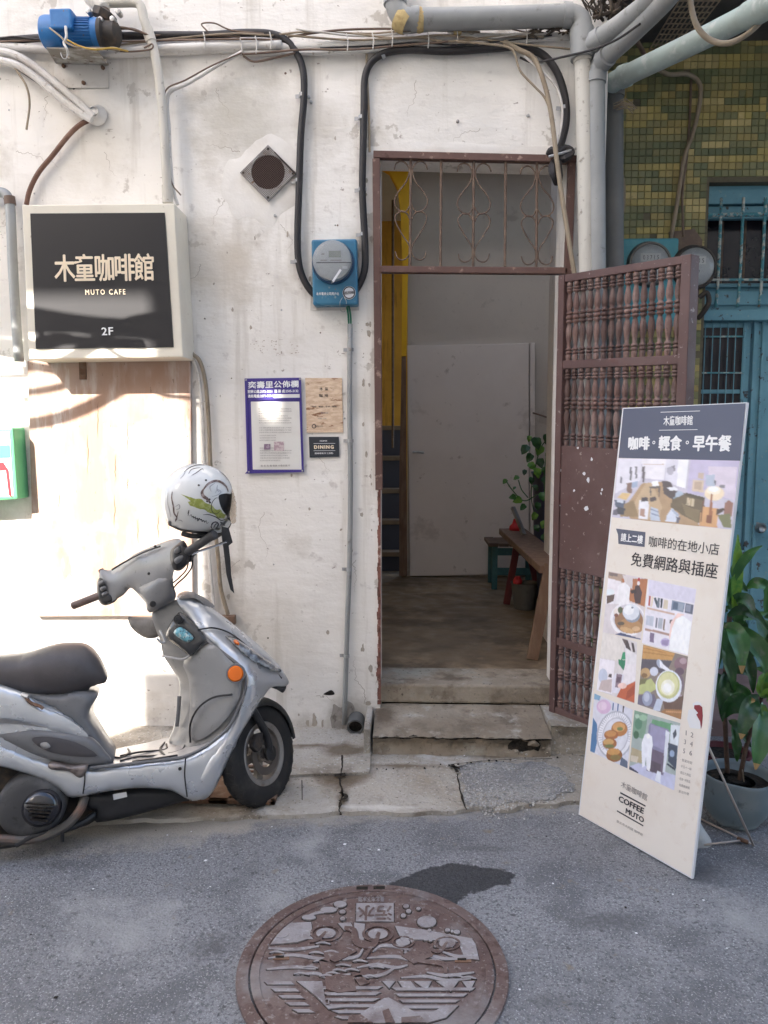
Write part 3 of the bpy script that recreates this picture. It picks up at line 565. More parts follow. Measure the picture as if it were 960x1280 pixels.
# ---- doorstep
stp = thing('doorstep', 'cracked low concrete step below the doorway', 'step', (xl, -.1, 0))
ys_ = -.29
fl = hit(466, 929, (0, ys_, 0), (0, 1, 0)); frr = hit(690, 913, (0, ys_, 0), (0, 1, 0)); bk = hit(580, 880, (0, .06, 0), (0, 1, 0)).z
def stepblock(x0, x1, zf, zb, nm, mt, seed, yf=ys_):
    mb = MB(); n = max(2, int((x1 - x0) / .02)); rows = 12; idx = {}
    for i in range(n + 1):
        x = x0 + (x1 - x0) * i / n
        lip = .02 * mnoise.noise(V((x * 8, seed, 0))) + .012 * mnoise.noise(V((x * 40, seed, 2)))
        for j in range(rows + 1):
            t = j / rows; y = (yf + lip) * (1 - t) + .06 * t; z = zf + (zb - zf) * t + .006 * mnoise.noise(V((x * 6, y * 6, seed))) - (.006 if j == 0 else 0)
            idx[i, j] = len(mb.v); mb.v.append(V((x, y, z)))
        for k, (dy, z) in enumerate(((.022, zf - .015), (.03, zf * .6), (.012, zf * .3), (.0, -.01))):
            yy = yf + dy + .02 * mnoise.noise(V((x * 10, k * 2, seed + 4))) + .01 * mnoise.noise(V((x * 35, k * 3, seed + 4)))
            idx[i, -1 - k] = len(mb.v); mb.v.append(V((x, yy, z)))
    for i in range(n):
        for j in range(rows): mb.face((idx[i, j], idx[i + 1, j], idx[i + 1, j + 1], idx[i, j + 1]))
        mb.face((idx[i, -1], idx[i + 1, -1], idx[i + 1, 0], idx[i, 0]))
        for k in range(3): mb.face((idx[i, -2 - k], idx[i + 1, -2 - k], idx[i + 1, -1 - k], idx[i, -1 - k]))
    for i in (0, n):
        L = [idx[i, j] for j in (-4, -3, -2, -1)] + [idx[i, j] for j in range(rows + 1)]
        o = len(mb.v); mb.v.append(V((mb.v[idx[i, 0]].x, .06, -.01))); L.append(o); mb.face(L if i == 0 else L[::-1])
    return mb.build(nm, mt, stp, smooth='auto')
stepblock(fl.x, frr.x, fl.z * .5 + frr.z * .5, bk, 'slab', CONC, 1)
stepblock(frr.x + .004, frr.x + .75, frr.z + .012, bk, 'end_slab', CONCL, 6, ys_ + .03)
mb = MB(); hpx = [(636, 941), (635, 934), (642, 926), (650, 922), (660, 921), (672, 924), (676, 932), (672, 942)]
mb.prism([hit(x, y, (0, ys_ + .016, 0), (0, 1, 0)) for x, y in hpx], (0, .03, 0)); mb.build('cavity', SOIL, stp)
for px, py, s in ((666, 930, .040), (645, 939, .014), (652, 941, .010), (680, 936, .016), (684, 941, .010), (638, 941, .009), (658, 943, .012), (692, 942, .010)): rock(hit(px, py, (0, ys_ + .012, 0), (0, 1, 0)), s * .9, CONC if s > .015 else CONCL, stp)
for k in range(46):
    x = random.uniform(468, 735); rock(G(x, 962 - (x - 468) * .075 + random.uniform(-1, 3), .024), random.uniform(.003, .008), random.choice((CONC, CONCL, SOIL)), stp, 'rubble_piece')
mb = MB(); P = []
for k in range(70):
    x = fl.x + (frr.x - fl.x) * k / 69; z = (fl.z * .5 + frr.z * .5) - .010 + .006 * mnoise.noise(V((x * 22, 0, 0))); P.append(V((x, ys_ + .004 + .02 * mnoise.noise(V((x * 8, 1, 0))), z)))
for i in range(69): h_ = .003 + .006 * abs(mnoise.noise(P[i] * 30)); mb.hexa([P[i] + V((0, 0, -h_)), P[i + 1] + V((0, 0, -h_)), P[i + 1] + V((0, .02, -h_)), P[i] + V((0, .02, -h_))], [P[i] + V((0, 0, h_)), P[i + 1] + V((0, 0, h_)), P[i + 1] + V((0, .02, h_)), P[i] + V((0, .02, h_))])
mb.build('lip_crack', SOIL, stp)
for o_ in [c for c in stp.children if c.name.startswith('slab')]:
    blobs(o_, 'stain', [(480, 925, .12, .2, 1.1), (590, 960, .6, .05, .5), (640, 895, .25, .06, .8), (560, 905, .2, .1, .5), (470, 960, .2, .2, .9)])
# left cheek and the drain mouth beside the step
mb = MB(); a = hit(464, 902, (0, -.29, 0), (0, 1, 0)); mb.box((a.x - .035, -.30, 0), (a.x - .004, 0, a.z - .03)); mb.build('cheek', CONCL, stp, bevel=.008)
dp = thing('drain_pipe_stub', 'short broken drain pipe mouth beside left end of step', 'drain pipe', tuple(G(452, 925, .1)))
p = hit(450, 900, (0, -.03, 0), (0, 1, 0)); mb = MB()
mb.lathe([(.034, .0), (.042, .0), (.042, .12), (.034, .12), (.034, 0)], p + V((-.02, -.05, -.02)), (0, 1, .15), 20); mb.lathe([(0, .02), (.034, .02)], p + V((-.02, -.05, -.02)), (0, 1, .15), 20, 1); mb.build('pipe', [PVCD, SOIL], dp, smooth='auto')
mb = MB(); p2 = hit(457, 943, (0, -.2, 0), (0, 1, 0)); mb.lathe([(0, -.06), (.022, -.06), (.024, .0), (.022, .05), (0, .05)], p2, (0.1, 0, 1), 12); mb.build('orange_cap', mat('orange_plastic', (.6, .12, .03), [(20, 5, .5, .7, (.35, .14, .08))], .6), dp, smooth='auto')

# ---- rusty drain grate under the scooter's wheel
gr = thing('drain_grate', 'rusty drain grate in the ground under scooter front wheel', 'drain grate', tuple(G(300, 990)))
gx0, gx1 = G(200, 990).x, G(352, 990).x; gy0, gy1 = G(300, 1012).y, G(300, 966).y
mb = MB(); z = .027
for (a, b) in (((gx0, gy0), (gx1, gy0 + .02)), ((gx0, gy1 - .02), (gx1, gy1)), ((gx0, gy0), (gx0 + .02, gy1)), ((gx1 - .02, gy0), (gx1, gy1)), (((gx0 * .45 + gx1 * .55) - .04, gy0), ((gx0 * .45 + gx1 * .55) + .04, gy1))):
    mb.box((a[0], a[1], z - .005), (b[0], b[1], z + .012))
mb.build('frame', RUST, gr, bevel=.002)
mb = MB(); mb.box((gx0 + .01, gy0 + .01, .0175), (gx1 - .01, gy1 - .01, .0262)); mb.build('pit', SOIL, gr)
nb = 6
for i in range(nb):
    y = gy0 + .03 + (gy1 - gy0 - .06) * (i + .5) / nb; mb = MB(); mb.box((gx0 + .02, y - .008, z), (gx1 - .02, y + .008, z + .009)); mb.build('bar', RUST, gr, bevel=.002)
mb = MB(); p = G(287, 955); mb.tube([p, p + V((0, 0, .17))], .022, sm=0, n=14); tag(mb.build('pipe_stub', PVCG, smooth='auto'), 'short grey pipe stub standing behind the front wheel', 'pipe')

# ================================================================== NEIGHBOUR IN THE RECESS
YN = .75
def Nn(px, py, off=0): return hit(px, py, (0, YN - off, 0), (0, 1, 0))
nb_ = thing('neighbouring_house', 'next house with small olive tiles and old blue woodwork', 'house', (1.2, YN, 0))
xn0 = Nn(735, 300).x; wt = Nn(900, 228); wx0 = Nn(884, 300).x; dx1 = Nn(1045, 400).x; zt = wt.z; zb = .12
mb = MB()
mb.prism([(xn0, YN, -.1), (wx0, YN, -.1), (wx0, YN, zt), (xn0, YN, zt)], (0, .2, 0))
mb.prism([(xn0, YN, zt), (5, YN, zt), (5, YN, 7), (xn0, YN, 7)], (0, .2, 0))
mb.prism([(dx1, YN, -.1), (5, YN, -.1), (5, YN, zt), (dx1, YN, zt)], (0, .2, 0)); mb.build('wall', GROUT, nb_)
cols = [(.42, .34, .12), (.50, .41, .18), (.36, .29, .11), (.20, .20, .095), (.15, .165, .08), (.27, .25, .11)]
mb = MB(); ts = .0385; nxt = int((dx1 + .5 - xn0) / ts); prev = None
zz = .15; r = 0
while zz < 3.9:
    run = 0
    for i in range(nxt):
        x = xn0 + i * ts
        if x + ts > wx0 - .01 and zz < zt and x < dx1: run = 0; continue
        if run <= 0: run = random.randint(1, 5); cc = random.choice(cols if (r // 2) % 3 else cols[2:])
        run -= 1; k = random.uniform(.85, 1.15); g = .0022; yo = random.uniform(0, .0015)
        A = [(x + g, YN - .004 - yo, zz + g), (x + ts - g, YN - .004 - yo, zz + g), (x + ts - g, YN - .004 - yo, zz + ts - g), (x + g, YN - .004 - yo, zz + ts - g)]
        if random.random() > .006:
            Bk = [(x + g * .3, YN, zz + g * .3), (x + ts - g * .3, YN, zz + g * .3), (x + ts - g * .3, YN, zz + ts - g * .3), (x + g * .3, YN, zz + ts - g * .3)]
            o = len(mb.v); mb.v += [V(p) for p in A + Bk]; ck = tuple(c_ * k for c_ in cc)
            for f in ((0, 1, 2, 3), (4, 5, 1, 0), (3, 2, 6, 7), (4, 0, 3, 7), (1, 5, 6, 2)): mb.face([o + q for q in f], 0, ck)
    zz += ts; r += 1
mb.build('wall_tiles', TILE, nb_, kind='stuff')
mb = MB(); mb.box((xc, -.45, 3.68), (6, YN, 3.9)); mb.build('soffit', SOFFITD, nb_)
mb = MB(); mb.box((xc, -.45, 3.9), (6, YN, 7.0)); mb.build('upper_wall', PLASTER, nb_)

mb = MB(); mb.box((xc + .003, .004, -.02), (6, YN + 1, .10)); mb.build('entrance_floor', mat('pinkish_tiled_floor', (.20, .135, .13), [(14, 5, .5, .7, (.26, .19, .18))], .7, bumps=[(30, .3, .004, 4)]), kind='structure', bevel=.01)
# window over the door
wn = MB(); wb = Nn(900, 357).z; yy = YN + .06
wn.box((wx0, yy, zt - .10), (dx1, yy + .06, zt - .0)); wn.box((wx0, yy - .02, wb), (dx1, yy + .06, wb + .02)); wn.box((wx0, yy - .01, wb - .10), (dx1, yy + .06, wb - .02)); wn.box((wx0, yy - .03, wb - .19), (dx1, yy + .06, wb - .13)); wn.box((wx0, yy + .01, wb - .13), (dx1, yy + .06, wb))
wn.box((wx0, yy + .01, zt - .18), (dx1, yy + .05, zt - .11))
win = wn.build('window', TEALD, nb_, bevel=.004)
mb = MB(); mb.box((wx0, yy + .1, wb - .1), (dx1, yy + .12, zt)); mb.build('pane', DARKW, win)
for k in range(3): 
    mb = MB(); x = Nn(887 + 29 * k, 300).x; mb.box((x - .006, yy + .085, wb), (x + .006, yy + .1, zt)); mb.build('glazing_bar', WOODD, win)
for k in range(6):
    xx = Nn(901 + 27.5 * k, 300).x; mb = MB(); mb.tube([V((xx, yy - .045, zt - .08)), V((xx, yy - .045, wb + .02)), V((xx - .01, yy - .05, wb - .12))], .009, n=8, sm=3); mb.build('bar', TEALF, win, smooth=True)
mb = MB(); mb.tube([V((wx0, yy - .05, zt - .175)), V((dx1, yy - .05, zt - .17))], .012, sm=0); mb.build('bar', TEALF, win)
mb = MB(); mb.tube([V((wx0, yy - .05, wb + .035)), V((dx1, yy - .05, wb + .03))], .007, sm=0); mb.build('bar', TEALF, win)
# blue door
dt = wb - .19; dn = MB(); px2 = Nn(946, 500).x
dn.box((wx0 - .0, yy + .03, .10), (px2 - .01, yy + .07, dt)); dn.box((px2, yy + .03, .10), (dx1, yy + .07, dt))
door = dn.build('door', TEALD, nb_, bevel=.004)
def dbox(x0, y0, x1, y1, d0, d1, mt, nm):
    ym_ = (y0 + y1) / 2; ax_, bx_ = Nn(x0, ym_).x, Nn(x1, ym_).x; a = Nn(x0, y0); b = Nn(x1, y1); a.x, b.x = ax_, bx_; m_ = MB(); m_.box((min(a.x, b.x), yy + .03 - d1, min(a.z, b.z)), (max(a.x, b.x), yy + .03 - d0, max(a.z, b.z))); return m_.build(nm, mt, door, bevel=.003)
dbox(879, 407, 932, 640, .002, .004, DARKW, 'door_glass')
for x0, x1 in ((876, 880), (932, 936)): dbox(x0, 402, x1, 645, .004, .018, TEALD, 'glazing_frame')
for y0, y1 in ((402, 407), (486, 491), (560, 565), (640, 646)): dbox(880, y0, 932, y1, .004, .018, TEALD, 'glazing_frame')
for k in range(6): 
    x = 882 + k * 9.6; dbox(x, 400, x + 1.3, 642, .022, .028, TEALD, 'grille_bar')
for y in (418, 464, 520, 580): dbox(878, y, 936, y + 2, .028, .034, TEALF, 'grille_bar')
dbox(940, 392, 946, 840, .002, .02, TEALD, 'stile'); dbox(951, 392, 955, 840, .002, .014, TEALD, 'stile'); dbox(882, 664, 930, 740, .004, .014, TEALD, 'panel'); dbox(882, 752, 930, 825, .004, .014, TEALD, 'panel')
dbox(885, 690, 945, 700, .014, .02, TEALD, 'rail')
mb = MB(); p = Nn(955, 661); p.y = yy + .03; mb.lathe([(0, .075), (.02, .072), (.032, .055), (.03, .04), (.014, .03), (.012, .015), (.028, .004), (.03, 0)], p, (0, -1, 0), 20); mb.build('door_knob', STEEL, door, smooth=True)

# ================================================================== ACROSS THE LANE (behind the photographer)
def opp(name, boxes, mt=OPPW):
    mb = MB()
    for a, b in boxes: mb.box(a, b)
    return mb.build(name, mt, kind='structure')
t5 = 5.0 / .65; dX = -.45 * t5; dZ = .60 * t5
xR = W(246, 600).x + dX; xs0 = W(100, 880).x + dX; xs1 = W(176, 880).x + dX
zlo = W(200, 836).z + dZ; ztp = hit(130, 368, (0, -.22, 0), (0, 1, 0)).z + .60 * (4.88 / .65) + .03
sq0 = W(336, 493); sx, sz = sq0.x + dX, sq0.z + dZ
opp('opposite_house_sun_screen', [((xR, -11, -.1), (14, -5, sz - .4)), ((xR, -5.06, sz - .4), (sx - .055, -5, 8.6)), ((sx + .055, -5.06, sz - .4), (14, -5, 8.6)), ((sx - .055, -5.06, sz - .4), (sx + .055, -5, sz - .13)), ((sx - .055, -5.06, sz + .13), (sx + .055, -5, 8.6))])  # unseen house; its thin upper screen and slot are shaped to place sun patches
opp('opposite_house_sun_notch', [((-22, -11, -.1), (xR, -5, zlo - 1.2)), ((-22, -5.15, zlo - 1.2), (xs0, -5, zlo)), ((xs1, -5.15, zlo - 1.2), (xR, -5, zlo))])  # unseen house; parapet height and notch shaped to bound the sun on the wall
opp('added_shade_board', [((-22, -5.12, ztp), (xR, -5, ztp + 2.2))] + [((x, -5.1, zlo - 1.2), (x + .06, -5.04, ztp)) for x in (-21, -17, -13, -9.6)], STEEL)  # unseen board on posts, added to cut the sun off above its patch
# overhead lines and a bough across the gap, which throw the thin shadows on the sign and the plywood
mb = MB()
def across(px, py, t, off=.0):
    p = W(px, py, off); return p + SUN * t
for (a, b, r, t, o) in (((-80, 378), (300, 426), .034, 2.4, .2), ((20, 470), (300, 455), .012, 2.6, 0)):
    pa = across(*a, t, o); pb = across(*b, t, o); d = pb - pa; mb.tube([pa - d * 2, pa, (pa + pb) / 2 + V((0, 0, -.02)), pb, pb + d * 2], r, n=8)
mb.build('overhead_lines', BLACKC, kind='structure')
mb = MB()
for P, r in (([(20, 540), (70, 533), (110, 520), (150, 500), (185, 478), (215, 462), (260, 452)], .022), ([(30, 462), (75, 470), (110, 487), (140, 480), (170, 482), (235, 486)], .018), ([(30, 500), (80, 492), (125, 478), (150, 478)], .014), ([(110, 487), (122, 462), (160, 455)], .010), ([(180, 480), (210, 500), (250, 505)], .010), ([(60, 470), (120, 462), (200, 458), (260, 470)], .012)):
    mb.tube([across(x, y, 2.0) for x, y in P], r, n=7)
mb.build('overhanging_bough', WOODD, kind='structure')

# hairline cracks and lifted paint on the old plaster
random.seed(31); ck = MB(); fk = MB()
def wcrack(x, y, a, L, wd):
    P = [];
    for k in range(int(L / 3)):
        P.append(W(x, y, .0007)); aa = a + random.uniform(-1.0, 1.0); a += random.uniform(-.12, .12); x += 2.6 * math.cos(aa); y += 2.6 * math.sin(aa)
    for i in range(len(P) - 1):
        d = (P[i + 1] - P[i]).normalized(); n_ = V((-d.z, 0, d.x)); w0, w1 = wd * (1 - i / len(P)) + .0003, wd * (1 - (i + 1) / len(P)) + .0002
        ck.poly([P[i] - n_ * w0, P[i + 1] - n_ * w1, P[i + 1] + n_ * w1, P[i] + n_ * w0])
for x, y, a, L, wd in ((468, 192, -2.4, 40, .0012), (706, 190, -1.9, 50, .0012), (300, 190, -2.9, 60, .0013), (283, 236, 2.2, 70, .0010), (395, 560, 1.2, 50, .0008), (260, 800, .4, 110, .0009), (330, 640, 1.5, 80, .0007), (300, 700, 2.0, 60, .0008), (455, 880, -1.7, 90, .0012), (520, 100, 1.4, 70, .0008), (600, 160, 2.6, 60, .0007), (250, 330, 1.9, 60, .0009), (20, 190, .3, 80, .0008), (130, 190, 1.1, 50, .0008), (60, 120, 1.7, 50, .0008), (445, 700, 1.7, 60, .0009), (395, 870, .3, 40, .0009), (350, 280, 1.2, 60, .0006), (270, 110, 1.0, 60, .0007), (310, 860, -.4, 60, .0007)):
    wcrack(x, y, a, L, wd)
ck.build('hairline_cracks', mat('crack_brown', (.36, .31, .25), (), .95), house, kind='stuff')
for k in range(60):
    if k < 26: x, y = random.uniform(452, 466), random.uniform(210, 880)
    elif k < 40: x, y = random.uniform(330, 440), random.uniform(880, 930)
    else: x, y = random.uniform(255, 450), random.uniform(140, 900)
    s_ = random.uniform(.8, 3.2) * (1.4 if k < 40 else .8); n_ = random.randint(5, 8); sx_, sy_ = random.uniform(.5, 1.1), random.uniform(.8, 2.0)
    fk.poly([W(x + s_ * sx_ * math.cos(2 * math.pi * j / n_) * random.uniform(.5, 1.2), y - s_ * sy_ * math.sin(2 * math.pi * j / n_) * random.uniform(.5, 1.2), .0005 + k * .00001) for j in range(n_)])
fk.build('paint_chips', mat('bare_render_grey', (.40, .355, .30), [(40, 6, .5, .7, (.30, .26, .21))], .95), house, kind='stuff')
# ================================================================== SIGN BOX
sg = thing('cafe_sign', 'cream box sign with dark face and gold lettering above plywood', 'sign', tuple(W(135, 445)))
SD = .20
def SF(px, py, o=0.0): return hit(px, py, (0, -SD - o, 0), (0, 1, 0))
A = [SF(27, 256), SF(218, 254), SF(229, 446.5), SF(36, 449)]
mb = MB(); mb.prism([A[3], A[2], A[1], A[0]], (0, SD - .004, 0)); mb.build('box', SIGNC, sg, bevel=.006)
F_ = [SF(38, 267, .002), SF(206, 266, .002), SF(217, 434, .002), SF(45, 436, .002)]
mb = MB(); mb.prism([p + V((0, -.002, 0)) for p in (F_[3], F_[2], F_[1], F_[0])], (0, .004, 0)); mb.build('face', SIGNB, sg)
mb = MB(); text_quad(mb, '木童咖啡館', SF(69, 352, .006), SF(192.5, 350.5, .006), SF(67.5, 318.5, .006), bold=.020, space=.86)
mb.build('lettering', SIGNT, sg, solid=.002)
mb = MB(); text_quad(mb, 'MUTO CAFE', SF(107, 368.5, .006), SF(157, 368, .006), SF(106.5, 362, .006), bold=.015, space=1.35); mb.build('lettering', SIGNT, sg, solid=.001)
mb = MB(); text_quad(mb, '2F', SF(127.5, 419, .006), SF(141.5, 418.5, .006), SF(127, 409.5, .006), bold=.02, space=1.1); mb.build('lettering', SIGNW, sg, solid=.001)

# plywood and the rail under it
pw = thing('plywood_panel', 'weathered orange plywood board fixed under the box sign', 'panel', tuple(W(140, 768)))
P = [W(38, 452), W(240, 444), W(243, 768), W(47, 769)]
mb = MB(); mb.prism([p + V((0, -.03, 0)) for p in (P[3], P[2], P[1], P[0])], (0, .028, 0)); mb.build('board', PLY, pw, bevel=.002)
mb = MB(); mb.box((W(104, 500).x, -.036, W(100, 475).z), (W(113, 500).x, -.0302, W(100, 450).z)); mb.build('metal_latch', RUST, pw, bevel=.002)
mb = MB(); mb.beam(W(166, 775, .035), W(294, 775, .035), .045, .05, up=(0, 1, 0)); tag(mb.build('wooden_rail', WOODB, bevel=.003), 'short horizontal brown wooden rail on wall below the plywood', 'rail')
# green and white box at the left edge
gb = thing('green_box', 'green and white plastic box on wall at left edge', 'box', tuple(W(-20, 620)))
P = [W(-60, 534, .12), W(16, 534, .12), W(22, 624, .12), W(-60, 629, .12)]
mb = MB(); mb.prism([P[3], P[2], P[1], P[0]], (0, .118, 0)); mb.build('casing', GREENP, gb, bevel=.01)
def gq(pts, mt, nm, o): mb = MB(); mb.prism([W(x, y, .12 + o) for x, y in pts], (0, .0015, 0)); mb.build(nm, mt, gb)
gq([(-56, 624), (17, 620), (12, 540), (-56, 540)], WHITEE, 'label', .003)
gq([(-56, 575), (13, 572), (12, 556), (-56, 560)], MINT, 'green_stripe', .005)
gq([(-50, 595), (10, 587), (4, 578), (-50, 580)], REDP, 'red_stripe', .005)
gq([(14, 621), (10, 587), (7, 587), (11, 619)], REDP, 'red_stripe', .0065)

# ================================================================== VENT
vt = thing('vent_grille', 'square mesh vent plate turned cornerwise with dark round hole', 'vent', tuple(W(335, 216)))
VC = [(335, 181.5), (371, 216), (335, 252), (299.5, 216)]
Q = [W(x, y, .022) for x, y in VC]
mb = MB()
fl_ = [(335 + 21 * math.cos(t), 215 + 21.5 * math.sin(t)) for t in [2 * math.pi * k / 40 for k in range(40)]]
hole = [W(x, y, .0225) for x, y in fl_]
# plate with a round hole: ring of quads from the square outline to the hole
sq = []
for k in range(40):
    t = 2 * math.pi * k / 40; c_, s_ = math.cos(t), math.sin(t); r_ = 35.2 / (abs(c_) + abs(s_)); sq.append(W(335 + c_ * r_, 216 + s_ * r_, .0225))
n = 40
for ring, y2 in ((0, 0), ):
    o = len(mb.v); mb.v += sq + hole + [p + V((0, .016, 0)) for p in sq] + [p + V((0, .012, 0)) for p in hole]
    for k in range(n):
        k2 = (k + 1) % n; mb.face((o + k, o + k2, o + n + k2, o + n + k)); mb.face((o + k, o + 2 * n + k, o + 2 * n + k2, o + k2)); mb.face((o + n + k, o + n + k2, o + 3 * n + k2, o + 3 * n + k))
mb.build('plate', STEEL, vt)
mb = MB(); mb.poly([p + V((0, .0070, 0)) for p in hole]); mb.build('duct_hole', mat('brown_black_hole', (.03, .016, .013), (), .9), vt)
mb = MB()
for k in range(-12, 13):     # fine wire mesh over the plate
    f = (k + 12.5) / 25
    for a, b, c_, d in ((Q[0], Q[1], Q[3], Q[2]), (Q[0], Q[3], Q[1], Q[2])):
        mb.tube([a.lerp(b, f) + V((0, -.003, 0)), c_.lerp(d, f) + V((0, -.003, 0))], .0007, n=4, sm=0, cap=False)
mb.build('wire_mesh', mat('aged_mesh_wire', (.13, .09, .075), (), .7), vt)
for x, y in ((335, 186), (366, 217), (335, 247), (304, 216)):
    mb = MB(); p = W(x, y, .0235); mb.lathe([(0, .004), (.005, .003), (.006, 0)], p, (0, -1, 0), 10); mb.build('screw', CASTB, vt, smooth=True)
mb = MB(); mb.tube([W(343, 190, .028), W(374, 222, .028)], .003, sm=0); mb.build('wire', CASTB, vt)

# ================================================================== ELECTRIC METER
mt_ = thing('electric_meter', 'blue electric meter box with round glass dial beside doorway', 'meter', tuple(W(418, 380)))
P = [W(389, 299, .075), W(446, 298, .075), W(447.5, 381, .075), W(391, 381.5, .075)]
mb = MB(); mb.prism([P[3], P[2], P[1], P[0]], (0, .072, 0)); mb.build('case', MBLUE, mt_, bevel=.010)
mb = MB(); mb.prism([W(388, 388, .004), W(449, 388, .004), W(449, 300, .004), W(390, 300, .004)], (0, .003, 0)); mb.build('back_plate', WIREW, mt_)
c0 = W(416.5, 328.5, .075)
mb = MB(); mb.lathe([(.100, .0), (.100, .006), (.096, .018), (.091, .018), (.09, .004)], c0, (0, -1, 0), 40); mb.build('ring', mat('dark_blue_ring', (.025, .07, .15), (), .3), mt_, smooth='auto')
mb = MB(); mb.lathe([(0, .05), (.085, .05), (.088, .046), (.088, .0)], c0, (0, -1, 0), 40); face = mb.build('dial', SILVERF, mt_, smooth='auto')
mb = MB(); mb.lathe([(.092, .0), (.091, .05), (.086, .064), (.07, .070), (0, .072)], c0, (0, -1, 0), 40); mb.build('glass_cover', LENS, mt_, smooth=True)
c1 = c0 + V((0, -.0515, 0))
def mq(x0, y0, x1, y1, mt, nm, o=.0, par=face):
    mb = MB(); a = hit(x0, y0, c1 + V((0, -o, 0)), (0, 1, 0)); b = hit(x1, y1, c1 + V((0, -o, 0)), (0, 1, 0)); mb.box((min(a.x, b.x), a.y - .001, min(a.z, b.z)), (max(a.x, b.x), a.y, max(a.z, b.z))); return mb.build(nm, mt, par)
mq(411, 314, 426, 322, mat('lcd_panel', (.26, .27, .22), (), .2), 'display', .0015)
mq(396, 328, 438, 329, INK, 'line', .0012); mq(401, 325, 409, 326.6, INKG, 'mark', .002); mq(413, 325, 427, 326.5, INKG, 'mark', .002)
mq(402, 317, 406, 319, INKG, 'mark', .002); mq(428, 333, 434, 336, WHITEE, 'mark', .002)
mb = MB(); mb.beam(W(416, 352, .16), W(426, 337, .16), .010, .004, up=(0, 1, 0)); mb.build('seal_tag', WHITEE, mt_)
mb = MB(); mb.tube([W(414, 354, .14), W(417, 352, .155), W(421, 344, .158)], .0015, n=5); mb.build('seal_wire', STEEL, mt_)
for k in range(9):
    x = 395.5 + k * 3.2; mb = MB(); text_quad(mb, '北市電表公司用戶'[k % 8], W(x, 369, .0765), W(x + 2.6, 369, .0765), W(x, 365.5, .0765), bold=.02); mb.build('lettering', SIGNW, mt_)
mb = MB(); mb.lathe([(0, .0035), (.030, .003), (.031, 0)], W(436.5, 366, .0755), (0, -1, 0), 24); mb.build('sticker', WHITEE, mt_)
mb = MB(); mb.lathe([(.024, .0042), (.029, .0042)], W(436.5, 366, .0755), (0, -1, 0), 24); text_quad(mb, '巡回檢', W(430, 368.5, .081), W(443, 367, .081), W(430, 364.5, .081), bold=.02); mb.build('sticker_print', INK, mt_)
mb = MB(); mb.tube([W(428, 372, .08), W(425, 378, .085), W(426, 388, .03), W(431, 389, .02), W(433, 378, .08), W(430, 371, .08)], .0015, n=5); mb.build('seal_wire', STEEL, mt_)

# ================================================================== CABLES AND PIPES ON THE WALL
def run(name, pts, r, mt, label, cat, off=.03, n=10, sm=6, group=None, offs=None):
    P = [W(x, y, offs[i] if offs else off) for i, (x, y) in enumerate(pts)]
    mb = MB(); mb.tube(P, r, n=n, sm=sm); o = mb.build(name, mt, smooth='auto')
    return tag(o, label, cat, group)
def clips(pts, parent, r=.016, off=.026, mt=None):
    for x, y, ang in pts:
        p = W(x, y, off); mb = MB(); d = V((math.cos(ang), 0, math.sin(ang)))
        mb.lathe([(r, -.008), (r + .003, -.008), (r + .003, .008), (r, .008)], p, d, 14); t_ = V((-d.z, 0, d.x)); mb.beam(p + t_ * (r - .002) + V((0, .01, 0)), p + t_ * (r + .022) + V((0, .012, 0)), .016, .004, up=(0, 1, 0))
        mb.build('clip', mt or CLIP, parent, smooth='auto')
c = thing('black_cable', 'thick black cable curving down wall to left of meter', 'cable', tuple(W(372, 300)), 'thick black cables to the meter')
mb = MB(); mb.tube([W(x, y, .03) for x, y in ((-30, 50), (0, 51), (60, 47), (150, 45), (210, 44), (260, 44), (310, 41), (345, 44), (365, 58), (378, 84), (380, 120), (376, 170), (374, 230), (372, 290), (373, 325), (379, 348), (391, 366), (405, 372))], .0165, n=12); mb.build('sheath', BLACKC, c, smooth=True)
clips([(379, 119, 1.57), (373.5, 226, 1.57), (372.5, 327, 1.55)], c)
c = thing('black_cable', 'thick black cable looping over doorway to right of meter', 'cable', tuple(W(454, 250)), 'thick black cables to the meter')
mb = MB(); mb.tube([W(x, y, .03) for x, y in ((438, 372), (449, 356), (456, 335), (456, 300), (453, 240), (454, 180), (455, 130), (456, 98), (464, 78), (482, 66), (510, 62), (560, 64), (610, 61), (650, 59), (678, 68), (696, 90), (706, 120), (708, 150), (702, 178), (695, 192))], .0165, n=12); mb.build('sheath', BLACKC, c, smooth=True)
clips([(453, 147, 1.57), (453, 237, 1.57), (455, 293, 1.57), (478, 69, .5), (706, 135, 1.45)], c)
c = thing('grey_conduit', 'thin grey conduit running from meter down to ground', 'conduit', tuple(W(434, 600)))
mb = MB(); mb.tube([W(x, y, .022) for x, y in ((437.5, 405), (437, 500), (438, 600), (437, 700), (434, 780), (432, 850), (430, 905))], .0125, n=12, sm=2); mb.build('tube', PVCG, c, smooth=True)
clips([(438, 437, 1.57), (438, 551, 1.57), (436, 712, 1.57), (433, 820, 1.6)], c, .0125, .022)
for dx in (-1.4, 1.4): mb = MB(); mb.tube([W(434 + dx, 380, .05), W(436.5 + dx, 392, .03), W(437.5 + dx, 408, .022)], .0048, n=8); mb.build('green_wire', WIREG, c, smooth=True)
